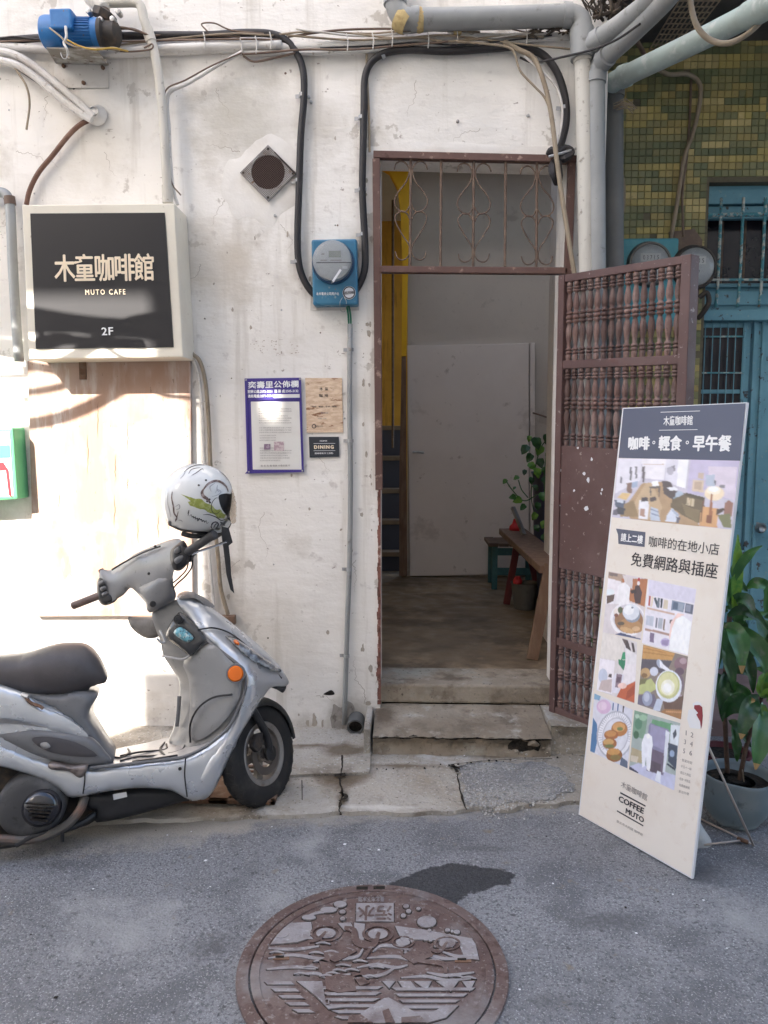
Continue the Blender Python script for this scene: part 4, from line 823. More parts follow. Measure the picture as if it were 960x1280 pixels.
# the band of white conduit and loose wires along the top
c = thing('cable_bundle', 'horizontal bundle of white conduits and tangled wires above doorway', 'cables', tuple(W(400, 60)))
def bw(pts, r, mt, off=.03, nm='wire', n=7): mb = MB(); mb.tube([W(x, y, off + (.012 * math.sin(x * .05) if nm == 'wire' else 0)) for x, y in pts], r, n=n); mb.build(nm, mt, c, smooth=True)
bw([(130, 68), (220, 64), (300, 60), (330, 58), (370, 59), (470, 54), (570, 47), (640, 47), (716, 45)], .019, PVCW, .022, 'conduit', 12)
bw([(-20, 57), (60, 62), (130, 66), (200, 61), (300, 57), (352, 56)], .019, PVCW, .04, 'conduit', 12)
bw([(300, 66), (360, 66), (430, 65), (500, 60), (560, 55), (640, 52), (700, 48)], .011, PVCW, .03, 'conduit', 10)
random.seed(11)
wires = [([(0, 52), (60, 50), (140, 52), (230, 50), (300, 49), (350, 50)], WIREB), ([(150, 56), (220, 48), (290, 42), (340, 44), (380, 40), (460, 42), (520, 38), (600, 40)], WIRET), ([(360, 46), (420, 38), (480, 36), (540, 38), (590, 33), (640, 30), (700, 38)], WIREB),
         ([(358, 44), (440, 50), (520, 47), (560, 52), (620, 46), (680, 46)], WIRET), ([(370, 36), (400, 40), (450, 45), (500, 42), (560, 36), (585, 32)], WIREW), ([(260, 40), (252, 30), (268, 29), (290, 38), (330, 42)], WIREB),
         ([(400, 60), (470, 57), (520, 53), (570, 56), (640, 50), (690, 44)], BLACKC), ([(0, 48), (20, 46), (50, 49), (90, 44)], BLACKC), ([(590, 30), (610, 30), (640, 32), (660, 26), (690, 34)], BLACKC), ([(440, 42), (500, 48), (550, 44), (610, 50), (660, 56), (720, 62)], WIRET),
         ([(300, 68), (330, 66), (380, 62), (440, 62), (500, 57), (560, 52)], WIREB), ([(304, 70), (318, 77), (345, 72), (370, 66)], WIREB), ([(140, 37), (165, 36), (190, 44), (230, 42), (300, 46)], WIREB), ([(620, 30), (660, 40), (700, 30), (720, 34)], WIREB), ([(560, 40), (600, 48), (640, 44), (670, 36)], WIREW)]
for P, m_ in wires: bw(P, random.choice((.0035, .0045, .005)), m_, random.uniform(.045, .06))
for x, y in ((301, 58), (255, 50), (338, 50), (434, 52), (466, 50), (490, 46), (535, 48), (571, 43), (658, 44), (320, 55)):
    bw([(x - 1, y - 10), (x + 1, y), (x, y + 12)], .0028, WIREW, .068, 'tie')
mb = MB(); mb.box((W(566, 40).x, -.07, W(570, 52).z), (W(576, 40).x, -.03, W(570, 32).z)); mb.build('foam_tie', TAPE, c, bevel=.01)
# pipe and wires dropping to the sign
c = thing('white_drop_pipe', 'slim weathered white pipe dropping from pump to box sign', 'pipe', tuple(W(205, 150)))
mb = MB(); mb.tube([W(x, y, .09) for x, y in ((112, -3), (128, 3), (150, 3), (168, 3), (176, 8), (180, 24), (187, 45), (195, 75), (200, 110), (204, 150), (207, 200), (210, 252))], .021, n=14, sm=4); mb.build('tube', PVCC, c, smooth=True)
mb = MB(); p = W(184, 36, .09); q = W(189, 52, .09); mb.tube([p, q], .025, n=14, sm=0); mb.build('joint', PVCC, c)
mb = MB(); p = W(209, 232, .09); q = W(210, 254, .09); mb.tube([p, q], .025, n=14, sm=0); mb.build('joint', PVCC, c)
run('loose_wire', [(180, 60), (190, 55), (187, 62), (150, 64), (120, 52), (95, 47)], .004, WIREB, 'brown loose wire sagging between pump and white pipe', 'wire', .11)
run('loose_wire', [(304, 64), (270, 83), (237, 103), (214, 114), (209, 128), (211, 160), (213, 200), (216, 235), (222, 256)], .0085, PVCW, 'pale conduit slanting from cable bundle to the white pipe', 'conduit', .05)
run('loose_wire', [(302, 66), (265, 82), (232, 100), (208, 112), (205, 140), (210, 180), (214, 226), (226, 244)], .0035, WIREB, 'thin brown wire slanting beside the pale conduit', 'wire', .075)
# left: double conduit to a sealed hole, brown cable on to the sign
run('white_conduit', [(-30, 62), (0, 64), (22, 70), (45, 84), (75, 108), (100, 130), (118, 146)], .017, PVCW, 'upper of two curved white conduits at the top left', 'conduit', .045, group='two white conduits curving to one hole')
run('white_conduit', [(-30, 74), (0, 76), (22, 82), (45, 97), (70, 118), (95, 138), (115, 150)], .017, PVCW, 'lower of two curved white conduits at the top left', 'conduit', .05, group='two white conduits curving to one hole')
mb = MB(); p = W(121, 144, .01); mb.lathe([(0, .045), (.022, .04), (.040, .018), (.05, 0)], p, (0, -1, 0), 14); tag(mb.build('cement_plug', PLASTER2, smooth=True), 'lump of cement sealing the hole where conduits end', 'cement plug')
run('brown_cable', [(116, 148), (100, 156), (85, 170), (66, 194), (48, 216), (37, 238), (33, 256)], .0115, mat('rusty_brown_cable', (.15, .075, .05), [(12, 6, .5, .7, (.25, .14, .10))], .6), 'rust brown cable from plugged hole down to box sign', 'cable', .03)
run('thin_black_wire', [(10, 75), (30, 92), (55, 108), (80, 124), (105, 140)], .004, BLACKC, 'thin black wire behind the curved white conduits', 'wire', .02)
run('hanging_wire', [(12, 74), (22, 90), (33, 108), (37, 130), (33, 162)], .005, WIRET, 'cut grey wire hanging below the white conduits', 'wire', .05)
c = thing('left_edge_pipe', 'grey galvanised pipe with elbow at far left of wall', 'pipe', tuple(W(12, 300)))
mb = MB(); mb.tube([W(x, y, .05) for x, y in ((-40, 243), (-8, 241), (4, 241), (10, 247), (13, 262), (16, 330), (20, 400), (24, 452))], .023, n=14, sm=4); mb.build('tube', mat('galvanised_pipe', (.34, .35, .35), [(8, 6, .5, .7, (.26, .26, .26))], .5, metal=.3), c, smooth=True)
mb = MB(); mb.tube([W(11.5, 246, .05), W(13, 256, .05)], .0265, n=14, sm=0); mb.build('coupling', WIREB, c)
# tan cables to the right of the plywood
run('tan_cable', [(240, 442), (250, 452), (257, 480), (261, 530), (263, 580), (267, 640), (273, 700), (276, 735), (285, 768)], .010, WIRET, 'thick tan cable running down wall right of the plywood', 'cable', .03)
run('tan_cable', [(236, 440), (246, 460), (252, 500), (255, 560), (258, 640), (262, 700), (268, 765)], .008, PVCW, 'pale conduit between plywood edge and tan cable', 'conduit', .02)
# wire left of the doorway, dangling wires over it
run('tan_wire', [(458, 62), (459, 100), (461, 140), (462, 190)], .006, WIRET, 'thin tan wire running down beside the doorway frame top', 'wire', .02)
run('tan_cable', [(630, 52), (648, 62), (668, 74), (682, 110), (690, 150), (696, 200), (703, 250), (711, 300), (718, 342)], .011, WIRET, 'long tan cable hanging past right corner of doorway frame', 'cable', offs=[.05, .06, .07, .08, .08, .09, .09, .09, .08])
run('tan_wire', [(570, 52), (610, 55), (640, 62), (650, 88), (668, 108), (682, 124), (690, 150), (695, 180)], .005, WIRET, 'thin tan wire sagging above the right half of doorway', 'wire', .075)
run('tan_wire', [(655, 70), (680, 92), (697, 112), (703, 140), (699, 170), (690, 195)], .005, PVCW, 'pale looped wire above the right corner of doorway', 'wire', .06)
run('thin_black_wire', [(650, 72), (668, 78), (700, 72), (740, 62), (770, 50), (800, 30)], .005, BLACKC, 'thin black wire crossing the upright pipes at top', 'wire', offs=[.05, .06, .1, .18, .3, .45])
# black tape knot at the corner of the frame
kn = thing('taped_cable_joint', 'ragged black taped cable joint at right frame corner', 'cable joint', tuple(W(697, 190)))
mb = MB(); P = [(684, 194), (690, 188), (698, 190), (706, 186), (716, 190), (706, 198), (694, 200), (690, 210), (692, 222), (697, 228), (700, 214), (697, 202)]; mb.tube([W(x, y, .05 + .012 * (i % 3)) for i, (x, y) in enumerate(P)], .017, n=7, sm=3, rfun=lambda t: .6 + .5 * abs(math.sin(t * 17))); mb.build('tape', BLACKC, kn)
mb = MB(); mb.tube([W(686, 196, .07), W(700, 192, .09), (W(720, 186, .05))], .006, n=6); mb.build('metal_strip', STEEL, kn)

# ---- large pipes
def pipe(name, P, r, mt, label, joints=(), sm=5, n=20, group=None):
    t_ = thing(name, label, 'pipe', tuple(P[0]), group); mb = MB(); mb.tube(P, r, n=n, sm=sm); mb.build('tube', mt, t_, smooth='auto')
    for a, b in joints: mb = MB(); mb.tube([a, b], r * 1.13, n=n, sm=0); mb.build('joint', mt, t_, smooth='auto')
    return t_
o = .09
tp = pipe('horizontal_waste_pipe', [W(494, -60, o), W(494, -10, o), W(495, 8, o), W(502, 20, o), (W(516, 24, o)), W(600, 23, o), W(690, 20, o), W(712, 19, o), W(725, 26, o), W(727, 40, o), W(728, 70, o)], .047, PVCG, 'thick grey waste pipe running level above doorway to cream upright', [(W(514, 24, o), W(524, 24, o)), (W(704, 19.5, o), W(714, 19.5, o)), (W(727, 36, o), W(728, 74, o)), (W(494, 0, o), W(494, 6, o))], 4)
mb = MB(); mb.lathe([(.046, -.03), (.053, -.01), (.051, .012), (.047, .03)], W(503, 26, o), (1, 0, -.6), 14); mb.build('foam_seal', TAPE, tp, smooth=True)
mb = MB(); mb.lathe([(.047, -.02), (.053, 0), (.047, .02)], W(524, 25, o), (1, 0, 0), 14); mb.build('foam_seal', TAPE, tp, smooth=True)
pipe('cream_upright_pipe', [W(728, 66, o), W(731, 180, o), W(733, 300, o), W(735, 420, o), W(736, 560, o)], .037, PVCC, 'cream upright pipe just right of the doorway frame', [(W(728, 60, o), W(728.5, 78, o))])
o = .10
def OUT(px, py, y): return hit(px, py, (0, y, 0), (0, 1, 0))
pipe('grey_upright_pipe', [OUT(876, -75, -.9), OUT(842, -12, -.62), OUT(790, 42, -.30), OUT(756, 74, -.13), OUT(746, 92, -o), OUT(745, 130, -o), OUT(746, 300, -o), OUT(748, 600, -o)], .040, PVCG, 'grey upright pipe bending outward overhead, beside the cream pipe', [(OUT(745.5, 92, -o), OUT(745, 104, -o)), (OUT(752, 78, -.12), OUT(760, 70, -.16))], 4)
pipe('grey_slanting_pipe', [OUT(850, -42, -.7), OUT(800, 12, -.4), OUT(752, 46, -.16), OUT(730, 62, -.1)], .040, PVCG, 'upper slanting grey pipe joining the elbow above cream pipe', [(OUT(752, 46, -.16), OUT(742, 53, -.13))], 2)
pipe('dark_corner_pipe', [OUT(768, 105, .1), OUT(768, 200, .1), OUT(769, 400, .1), OUT(770, 640, .1)], .042, PVCD, 'dark grey upright pipe standing in the shaded corner', [(OUT(768, 105, .1), OUT(768, 122, .1))], 2)
pipe('pale_green_pipe', [OUT(766, 104, .05), OUT(775, 98, -.0), OUT(850, 62, -.28), OUT(915, 30, -.5), OUT(952, 10, -.66), OUT(990, -12, -.8)], .045, TEALP, 'pale green stained pipe slanting across the tiled recess top', [(OUT(776, 97, -.0), OUT(786, 93, -.03)), (OUT(935, 20, -.58), OUT(990, -12, -.8))], 2)
# loops and wires in the recess
def runo(name, pts, r, mt, label, cat='wire', n=8):
    mb = MB(); mb.tube([OUT(*p) for p in pts], r, n=n, sm=7); return tag(mb.build(name, mt, smooth=True), label, cat)
runo('hanging_cable_loop', [(862, -20, -.6), (864, 8, -.6), (872, 34, -.6), (888, 50, -.6), (910, 54, -.62), (935, 42, -.62), (955, 20, -.62), (962, -10, -.62)], .011, WIRET, 'tan cable loop hanging in front of the pale green pipe', 'cable')
runo('tan_cable', [(822, 86, .5), (836, 93, .6), (860, 93, .68), (874, 104, .71), (875, 125, .71), (868, 160, .71), (856, 195, .71), (850, 230, .71), (845, 262, .71), (838, 300, .70)], .012, WIRET, 'tan cable curving down small tiles to the left water meter', 'cable')
runo('tan_cable', [(864, 100, .73), (862, 150, .73), (858, 200, .73), (853, 240, .73), (854, 296, .70)], .007, WIREB, 'thin brown cable down tiles to the right water meter', 'cable')
runo('tan_cable', [(772, 200, .6), (779, 230, .6), (778, 265, .6), (770, 295, .6), (768, 340, .6)], .011, WIRET, 'tan cable bulging beside dark corner pipe', 'cable')
runo('brown_cable_loop', [(770, 30, -.1), (790, 45, 0.1), (800, 58, .3), (806, 70, .4)], .012, WIREB, 'short brown cable behind the slanting pipes', 'cable')
random.seed(3)
mb = MB()
for k in range(70):
    x = random.uniform(735, 790); y = random.uniform(-8, 32) + (x - 760) * .1; a = random.uniform(-2.6, -.3); L = random.uniform(12, 34); yy0 = random.uniform(-.14, .0)
    mb.tube([OUT(x, y, yy0), OUT(x + L * .5 * math.cos(a) + 2, y + L * .5 * math.sin(a), yy0 - .02), OUT(x + L * math.cos(a), y + L * math.sin(a), yy0 - .01)], random.choice((.003, .005, .008)), n=5, sm=3)
for k in range(24):
    x = random.uniform(655, 705); y = random.uniform(28, 46); a = random.uniform(-.6, .5); L = random.uniform(10, 26)
    mb.tube([OUT(x, y, -.06), OUT(x + L * .5, y + L * .5 * math.sin(a) - 2, -.08), OUT(x + L, y + L * math.sin(a), -.07)], random.choice((.003, .005)), n=5, sm=2)
tag(mb.build('dry_twigs', TWIG, kind='stuff'), 'dark dry twigs and debris caught behind the pipe elbow', 'twigs')
mb = MB()
for k in range(14):
    a = random.uniform(-.6, .5); x, y = 766 + random.random() * 8, 126 + random.random() * 12; mb.tube([OUT(x, y, .0), OUT(x + 10, y - 8 * math.sin(a) - 3, -.02), OUT(x + 8 + 16 * math.cos(a), y + 14 * math.sin(a), -.01)], .002, n=4, sm=2)
tag(mb.build('straw_wisps', WIRET, kind='stuff'), 'pale straw wisps sticking out by the dark corner pipe', 'straw')
# wire-mesh shelf seen from below at the top right
ms = thing('wire_mesh_shelf', 'rusty wire mesh rack overhead in the dark recess corner', 'rack', tuple(OUT(860, 20, .2)))
for k in range(9):
    a = OUT(868 + k * 7, -30, -.05); b = OUT(812 + k * 5.0, 62, .45); mb = MB(); mb.tube([a, b], .004, n=5, sm=0); mb.build('wire', WIRET, ms)
for k in range(14):
    f = k / 13; a = OUT(868, -30, -.05).lerp(OUT(812, 62, .45), f); b = OUT(924, -30, -.05).lerp(OUT(852, 62, .45), f); mb = MB(); mb.tube([a, b], .0035, n=5, sm=0); mb.build('wire', WIRET, ms)
# the two round meters on the tiles
for (bx, by, cx, cy, lab, mtc, lab2) in (((776, 848), (299, 332), 812, 322, 'teal box meter with round cover behind the gate top', TEALD, 0), ((848, 872), (296, 310), 868, 326, 'round dark meter with numbered glass beside teal window', CASTB, 1)):
    t_ = thing('round_meter', lab, 'meter', tuple(Nn(cx, cy)), 'round meters on the small tiles')
    a = Nn(bx[0], by[0], .10); b = Nn(bx[1] if lab2 == 0 else 872, 408, .10)
    if lab2 == 0: mb = MB(); mb.box((a.x, YN - .12, b.z), (b.x - .02, YN - .006, a.z)); mb.build('case', mat('turquoise_case', (.06, .27, .33), [(20, 6, .5, .7, (.10, .33, .38))], .45), t_, bevel=.01)
    else:
        mb = MB(); mb.prism([Nn(836, 290, .01), Nn(868, 286, .01), Nn(878, 300, .01), Nn(872, 400, .01), Nn(846, 400, .01)], (0, .009, 0)); mb.build('back_plate', WIREB, t_)
    cc = Nn(cx, cy + 8, .13); mb = MB(); mb.lathe([(.12, 0), (.125, .03), (.115, .06), (.105, .06), (.10, .05)], cc + V((0, .04, 0)), (0, -1, 0), 32); mb.build('rim', mat('dull_bronze', (.12, .11, .10), (), .4, metal=.4) if lab2 == 0 else CASTB, t_, smooth='auto')
    mb = MB(); mb.lathe([(0, .045), (.10, .045)], cc + V((0, .04, 0)), (0, -1, 0), 32); dl_ = mb.build('dial', SILVERF, t_)
    fy = cc + V((0, -.0065, 0)); mb = MB(); mb.box((fy.x - .05, fy.y - .001, fy.z + .01), (fy.x + .05, fy.y, fy.z + .05)); mb.build('name_plate', PAPER, dl_); mb = MB(); text_quad(mb, '0 3 7 1 5', fy + V((-.04, -.002, .018)), fy + V((.04, -.002, .018)), fy + V((-.04, -.002, .040)), bold=.02); text_quad(mb, 'kWh', fy + V((-.02, -.002, -.03)), fy + V((.02, -.002, -.03)), fy + V((-.02, -.002, -.012)), bold=.02); mb.build('lettering', INK, dl_)
    mb = MB(); mb.lathe([(.104, .055), (.09, .08), (.05, .092), (0, .095)], cc + V((0, .04, 0)), (0, -1, 0), 32); mb.build('glass_cover', LENS, t_, smooth=True)
runo('looped_hose', [(874, 372, .6), (883, 366, .58), (886, 378, .58), (878, 392, .6), (872, 398, .62)], .014, CASTB, 'short black hose loop beside the blue door top', 'hose')

# ================================================================== PUMP
pm = thing('water_pump', 'small bright blue electric pump on rusty wall bracket', 'pump', tuple(W(90, 65)))
ax = V((1, 0, -.03)).normalized(); c0 = W(62, 41, .15)
def L(px): return (W(px, 41, .15) - c0).length * (1 if px >= 62 else -1)
mb = MB(); mb.lathe([(0, L(53)), (.05, L(53.5)), (.066, L(56)), (.070, L(60)), (.070, L(80)), (.062, L(82)), (.058, L(82.5)), (.058, L(118)), (.062, L(119)), (.062, L(126)), (0, L(126))], c0, ax, 28); mb.build('motor', BLUE, pm, smooth='auto')
a = W(64, 14, .21); b = W(92, 30, .21); mb = MB(); mb.box((a.x, -.235, b.z - .03), (b.x, -.10, a.z)); mb.build('terminal_box', BLUE, pm, bevel=.008)
for k in range(14):
    t = -.9 + k * .2; mb = MB(); pp_ = c0 + V((0, -math.cos(t) * .058, math.sin(t) * .058)); mb.beam(pp_ + ax * L(94), pp_ + ax * L(117), .003, .012, up=(0, -math.cos(t), math.sin(t))); mb.build('cooling_fin', BLUE, pm)
mb = MB(); mb.lathe([(0, L(126)), (.064, L(126)), (.066, L(131)), (.05, L(133)), (.05, L(140)), (.055, L(146)), (.03, L(150)), (0, L(150))], c0, ax, 24); mb.build('pump_head', CASTB, pm, smooth='auto')
mb = MB(); mb.tube([W(133, 38, .15), W(131, 24, .14), W(131, 14, .12)], .024, n=12, sm=3); mb.build('riser', CASTB, pm, smooth=True)
mb = MB(); mb.lathe([(.0, -.02), (.052, -.02), (.056, -.006), (.056, .012), (.04, .02), (0, .02)], W(131, 20, .13), (.5, 0, 1), 8); mb.build('union', CASTB, pm, smooth='auto')
for x, y in ((113, 17), (150, 18), (143, 27), (128, 28)):
    mb = MB(); mb.lathe([(0, .03), (.012, .028), (.012, -.01), (0, -.01)], W(x, y, .17), (0, -1, 0), 6); mb.build('bolt', STEEL, pm)
mb = MB(); mb.tube([W(131, 12, .12), W(122, 6, .11), W(112, -3, .09)], .03, n=12, sm=3); mb.build('elbow', PVCC, pm, smooth=True)
# bracket
mb = MB(); mb.prism([W(58, 59, .24), W(120, 60, .24), W(136, 80, .01), W(70, 78, .01)], (0, 0, -.006)); mb.build('bracket_shelf', mat('flaking_grey_metal', (.22, .20, .17), [(14, 8, .48, .6, (.42, .41, .38)), (22, 8, .58, .66, (.14, .08, .05))], .8, bumps=[(30, .6, .006, 6)]), pm)
mb = MB(); mb.prism([W(68, 110, .008), W(136, 110, .008), W(136, 78, .008), W(68, 78, .008)], (0, .006, 0)); mb.build('bracket_plate', PVCW, pm, bevel=.002)
for x, y in ((80, 83), (129, 85), (105, 104)): mb = MB(); mb.lathe([(0, .012), (.008, .012), (.010, 0)], W(x, y, .009), (0, -1, 0), 6); mb.build('bolt', RUST, pm)
def pw_(pts, r, mt): mb = MB(); mb.tube([W(x, y, o_) for x, y, o_ in pts], r, n=6); mb.build('wire', mt, pm, smooth=True)
pw_([(62, 35, .235), (76, 46, .25), (84, 54, .25), (100, 60, .24), (125, 60, .2), (150, 63, .16)], .0045, WIRET)
pw_([(82, 33, .245), (83, 46, .25), (80, 54, .25), (84, 62, .25), (86, 72, .2)], .006, PVCW)
pw_([(84, 50, .25), (100, 58, .24), (120, 62, .24), (140, 60, .2), (160, 64, .13)], .004, mat('yellow_wire', (.5, .32, .06), (), .5))
pw_([(138, 36, .15), (150, 34, .14), (170, 38, .12), (186, 44, .11)], .005, WIREB)
pw_([(76, 66, .24), (78, 72, .24), (83, 73, .24), (85, 64, .24)], .002, STEEL)

# ================================================================== NOTICES
nt_ = thing('notice_board', 'blue framed community notice board with printed sheet', 'notice board', tuple(W(342, 590)))
P = [W(305.5, 473, .014), W(376, 472, .014), W(379.5, 590, .014), W(309, 592, .014)]
mb = MB(); mb.prism([P[3], P[2], P[1], P[0]], (0, .012, 0)); mb.build('backing', PURPLE, nt_, bevel=.002)
def WQ(nm, pts, mt, o, th=.001, par=nt_): mb = MB(); mb.prism([W(x, y, o) for x, y in pts], (0, th, 0)); return mb.build(nm, mt, par)
WQ('sheet', [(316, 587), (377, 587), (374, 502), (313.5, 502)], PAPER, .0165)
for P in ([(306, 592), (380, 590), (379.8, 587), (309, 589)], [(309, 500), (376, 499), (376, 497), (309, 498)], [(309, 590), (311.5, 590), (308.5, 474), (306, 474)], [(377, 589), (379.5, 589), (376, 474), (374, 474)]): WQ('frame', P, PURPLE, .019, .005)
def line(body, x0, y0, x1, y1, h, mt, o, par, bold=.01, nm='lettering', sp=1.0):
    mb = MB(); text_quad(mb, body, W(x0, y0, o), W(x1, y1, o), W(x0 - .2, y0 - h, o), bold=bold, space=sp); return mb.build(nm, mt, par)
line('奕壽里公佈欄', 310.5, 485.5, 373, 484, 8.5, SIGNW, .0150, nt_, .03, sp=1.05)
line('里辦公處:2572-3061  服 務 處:2505-3132', 309.5, 491.5, 373, 490.5, 4, SIGNW, .0150, nt_, .03)
line('連絡電話:2579-9094', 310, 497.2, 341, 496.6, 4, SIGNW, .0150, nt_, .03)
WQ('blank_label', [(342, 497.6), (375.5, 497), (375.5, 492.5), (342, 493)], PAPER, .0152)
random.seed(5); TXT = '臺北市社區活動通知事項本里居民注意公共環境衛生清潔維護請各戶於規定時間配合辦理並踴躍參加如有疑問洽里辦公室謝謝合作'
yy_ = 512
for k in range(22):
    if k in (7, 14, 15): yy_ += 3.3; continue
    if k == 11: yy_ += 1
    s = random.randint(0, 30); nch = random.choice((17, 18, 18, 16, 12)) if k < 10 or k > 15 else 18
    if 10 < k < 17: x1 = 345
    else: x1 = 323 + nch * 2.3
    line(TXT[s:s + nch], 323 + k * .1, yy_, min(x1, 367), yy_ - .1, 1.7, INKG, .0180, nt_, 0)
    yy_ += 2.9 if k < 12 else 3.1
WQ('print_block', [(330, 562), (338, 562), (338, 555), (330, 555)], mat('mauve_print', (.20, .13, .20), [(60, 5, .5, .6, (.35, .28, .33))], .6), .0185, .0004); WQ('print_block', [(342.5, 563.5), (355, 563.5), (355, 552), (342.5, 552)], mat('pink_map_print', (.42, .30, .33), [(60, 5, .48, .56, (.6, .5, .5))], .6), .0185, .0004)
line('里 長 奕 壽 敬啟 中華民國 年', 326, 583.5, 363, 583, 2.4, INKG, .0185, nt_, .01)
for p in ((307.5, 475), (375, 474), (311, 590), (378, 588.5)): mb = MB(); mb.lathe([(0, .003), (.004, .002), (.005, 0)], W(*p, .02), (0, -1, 0), 8); mb.build('screw', STEEL, nt_)
wp_ = thing('wood_grain_poster', 'small wood grain printed cafe poster right of blue notice', 'poster', tuple(W(406, 540)))
WQ('sheet', [(383.5, 541), (429, 540.5), (427.5, 472.5), (381.5, 472.5)], WOODP, .006, .004, wp_)
for b_, x, y in (('木', 399.5, 488), ('童', 406, 488), ('咖', 399, 496.5), ('啡', 406, 496.5)): line(b_, x, y, x + 4.4, y, 4, INK, .0068, wp_, .01)
line('咖啡 · 輕食 · 手沖 · 甜點', 390, 509.5, 421, 509, 2, INK, .0068, wp_); line('營業時間', 401, 517, 410, 517, 1.6, INKG, .0068, wp_); line('MON - SUN', 398, 524, 408, 524, 1.6, INKG, .0068, wp_); line('COFFEE MUTO', 393, 534, 404, 534, 2, INK, .0068, wp_)
mb = MB(); mb.lathe([(.007, .0), (.011, .0)], W(392.5, 532.8, .0068), (0, -1, 0), 14); mb.build('lettering', INK, wp_)
dk = thing('dark_name_plate', 'small dark plate with white lettering below wood grain poster', 'plate', tuple(W(405, 571)))
WQ('plate', [(387, 572), (424, 571), (423.5, 546), (386, 546)], mat('dark_slate_plate', (.028, .033, .042), (), .35), .009, .007, dk)
line('木童咖啡館', 399.5, 552, 409, 552, 1.8, SIGNW, .0098, dk); line('DINING', 393, 561, 417, 560.8, 4.2, SIGNT, .0098, dk, .06, sp=1.3); line('精緻餐飲手工甜點', 393.5, 567.8, 416.5, 567.5, 2.1, SIGNW, .0098, dk, .01)
WQ('line', [(392, 554.6), (419, 554.4), (419, 554), (392, 554.2)], SIGNW, .0098, .0005, dk); WQ('line', [(392, 563.6), (419, 563.4), (419, 563), (392, 563.2)], SIGNW, .0098, .0005, dk)
# glue ghosts of an old notice
mb = MB()
for k in range(46):
    x = random.choice((random.uniform(316, 334), random.uniform(338, 350), random.uniform(362, 372))); y = random.choice((427, 432, 437, 442)) + random.uniform(-1.5, 1.5); w_ = random.uniform(.5, 2.4)
    mb.poly([W(x, y, .001), W(x + w_, y, .001), W(x + w_, y - random.uniform(.3, 1.2), .001), W(x, y - .5, .001)])
mb.build('old_glue_marks', mat('old_glue_brown', (.42, .34, .27), (), .9), house)
# nails and small holes in the plaster
random.seed(21)
for k in range(34):
    x, y = random.uniform(10, 450), random.uniform(80, 900)
    if x < 250 and y > 250: continue
    mb = MB(); s = random.uniform(.002, .0045); mb.lathe([(0, .003), (s, .002), (s * 1.4, 0)], W(x, y, 0), (0, -1, 0), 7); mb.build('nail', random.choice((CASTB, WIREB, STEEL)), house)
for x, y in ((389, 128), (386, 122), (660, 145), (572, 152), (344, 270)): mb = MB(); mb.lathe([(0, .012), (.006, .011), (.008, 0)], W(x, y, 0), (0, -1, 0), 9); mb.build('nail', STEEL, house)

for k in range(9):      # thin dark brown splits laid on the plywood
    x, y = random.uniform(60, 200), random.uniform(470, 700); mb = MB(); L_ = random.uniform(14, 50); P = [W(x + random.uniform(-.8, .8), y + L_ * j / 8, .0308) for j in range(9)]
    for i in range(8): w0, w1 = .0016 * math.sin(math.pi * (i + .01) / 8) + .0002, .0016 * math.sin(math.pi * (i + 1) / 8) + .0002; mb.poly([P[i] - V((w0, 0, 0)), P[i] + V((w0, 0, 0)), P[i + 1] + V((w1, 0, 0)), P[i + 1] - V((w1, 0, 0))])
    mb.build('split', mat('split_brown', (.12, .07, .045), (), .9) if k == 0 else MATS['split_brown'], pw)
# ================================================================== SPINDLE GATE
HX = W(694, 600).x
h0 = hit(702, 345, (0, -.035, 0), (0, 1, 0)); h1 = hit(689, 888, (0, -.035, 0), (0, 1, 0))
hx = (h0.x + h1.x) / 2; A_ = V((hx, -.035, 0))
gd = V((.41, -.575, 0)).normalized(); gn = V((gd.y, -gd.x, 0))       # gn points to the camera side
def GH(px, py): return hit(px, py, A_, gn)
TLg, BLg = V((hx, -.035, h0.z)), V((hx, -.035, h1.z)); TRg = GH(868, 318)
BRg = GH(848, 955); BRg = V((TRg.x, TRg.y, BRg.z))
GW = V((TRg.x - hx, TRg.y + .035, 0)).length
def gp_(s, t, d=0.0):
    """s 0..1 hinge to free edge, t 0..1 top to bottom, d towards the camera"""
    a = TLg.lerp(TRg, s); b = BLg.lerp(BRg, s); return a.lerp(b, t) + gn * d
gate = thing('spindle_gate', 'maroon wooden gate with rows of turned spindles standing open', 'gate', tuple(BLg))
def gbar(s0, t0, s1, t1, nm, d0=-.02, d1=.02, mt=GATE, bev=.003):
    mb = MB(); L = [gp_(s0, t1, d0), gp_(s1, t1, d0), gp_(s1, t0, d0), gp_(s0, t0, d0)]; mb.prism(L, gn * (d1 - d0)); return mb.build(nm, mt, gate, bevel=bev)
sw = .028 / GW
gbar(0, 0, sw * 1.3, 1, 'stile'); gbar(1 - sw * 1.6, 0, 1, 1, 'stile', -.035, .021)
R_ = [(0, .016), (.187, .205), (.818, .836), (.984, 1.0)]
for a, b in R_: gbar(sw * 1.3, a, 1 - sw * 1.6, b, 'rail', -.016, .016)
gbar(sw * 1.3, .376, 1 - sw * 1.6, .656, 'panel', -.012, .012)
prof = [(0, .012), (.03, .0145), (.055, .0145), (.062, .010), (.07, .0145), (.082, .016), (.094, .0145), (.1, .010), (.108, .0145), (.12, .016), (.132, .0145), (.14, .009), (.16, .0088), (.20, .011), (.26, .0150), (.31, .0155), (.35, .0125), (.375, .009), (.385, .0145), (.40, .0165), (.415, .0145), (.422, .010), (.43, .015), (.452, .0175), (.474, .015), (.482, .010), (.49, .0145), (.505, .0165), (.52, .0145), (.53, .009), (.56, .011), (.61, .0150), (.66, .0158), (.72, .0135), (.78, .0095), (.83, .0085), (.845, .0135), (.858, .0155), (.871, .0135), (.878, .009), (.886, .0135), (.90, .0155), (.914, .0135), (.922, .009), (.93, .0135), (.95, .014), (1, .012)]
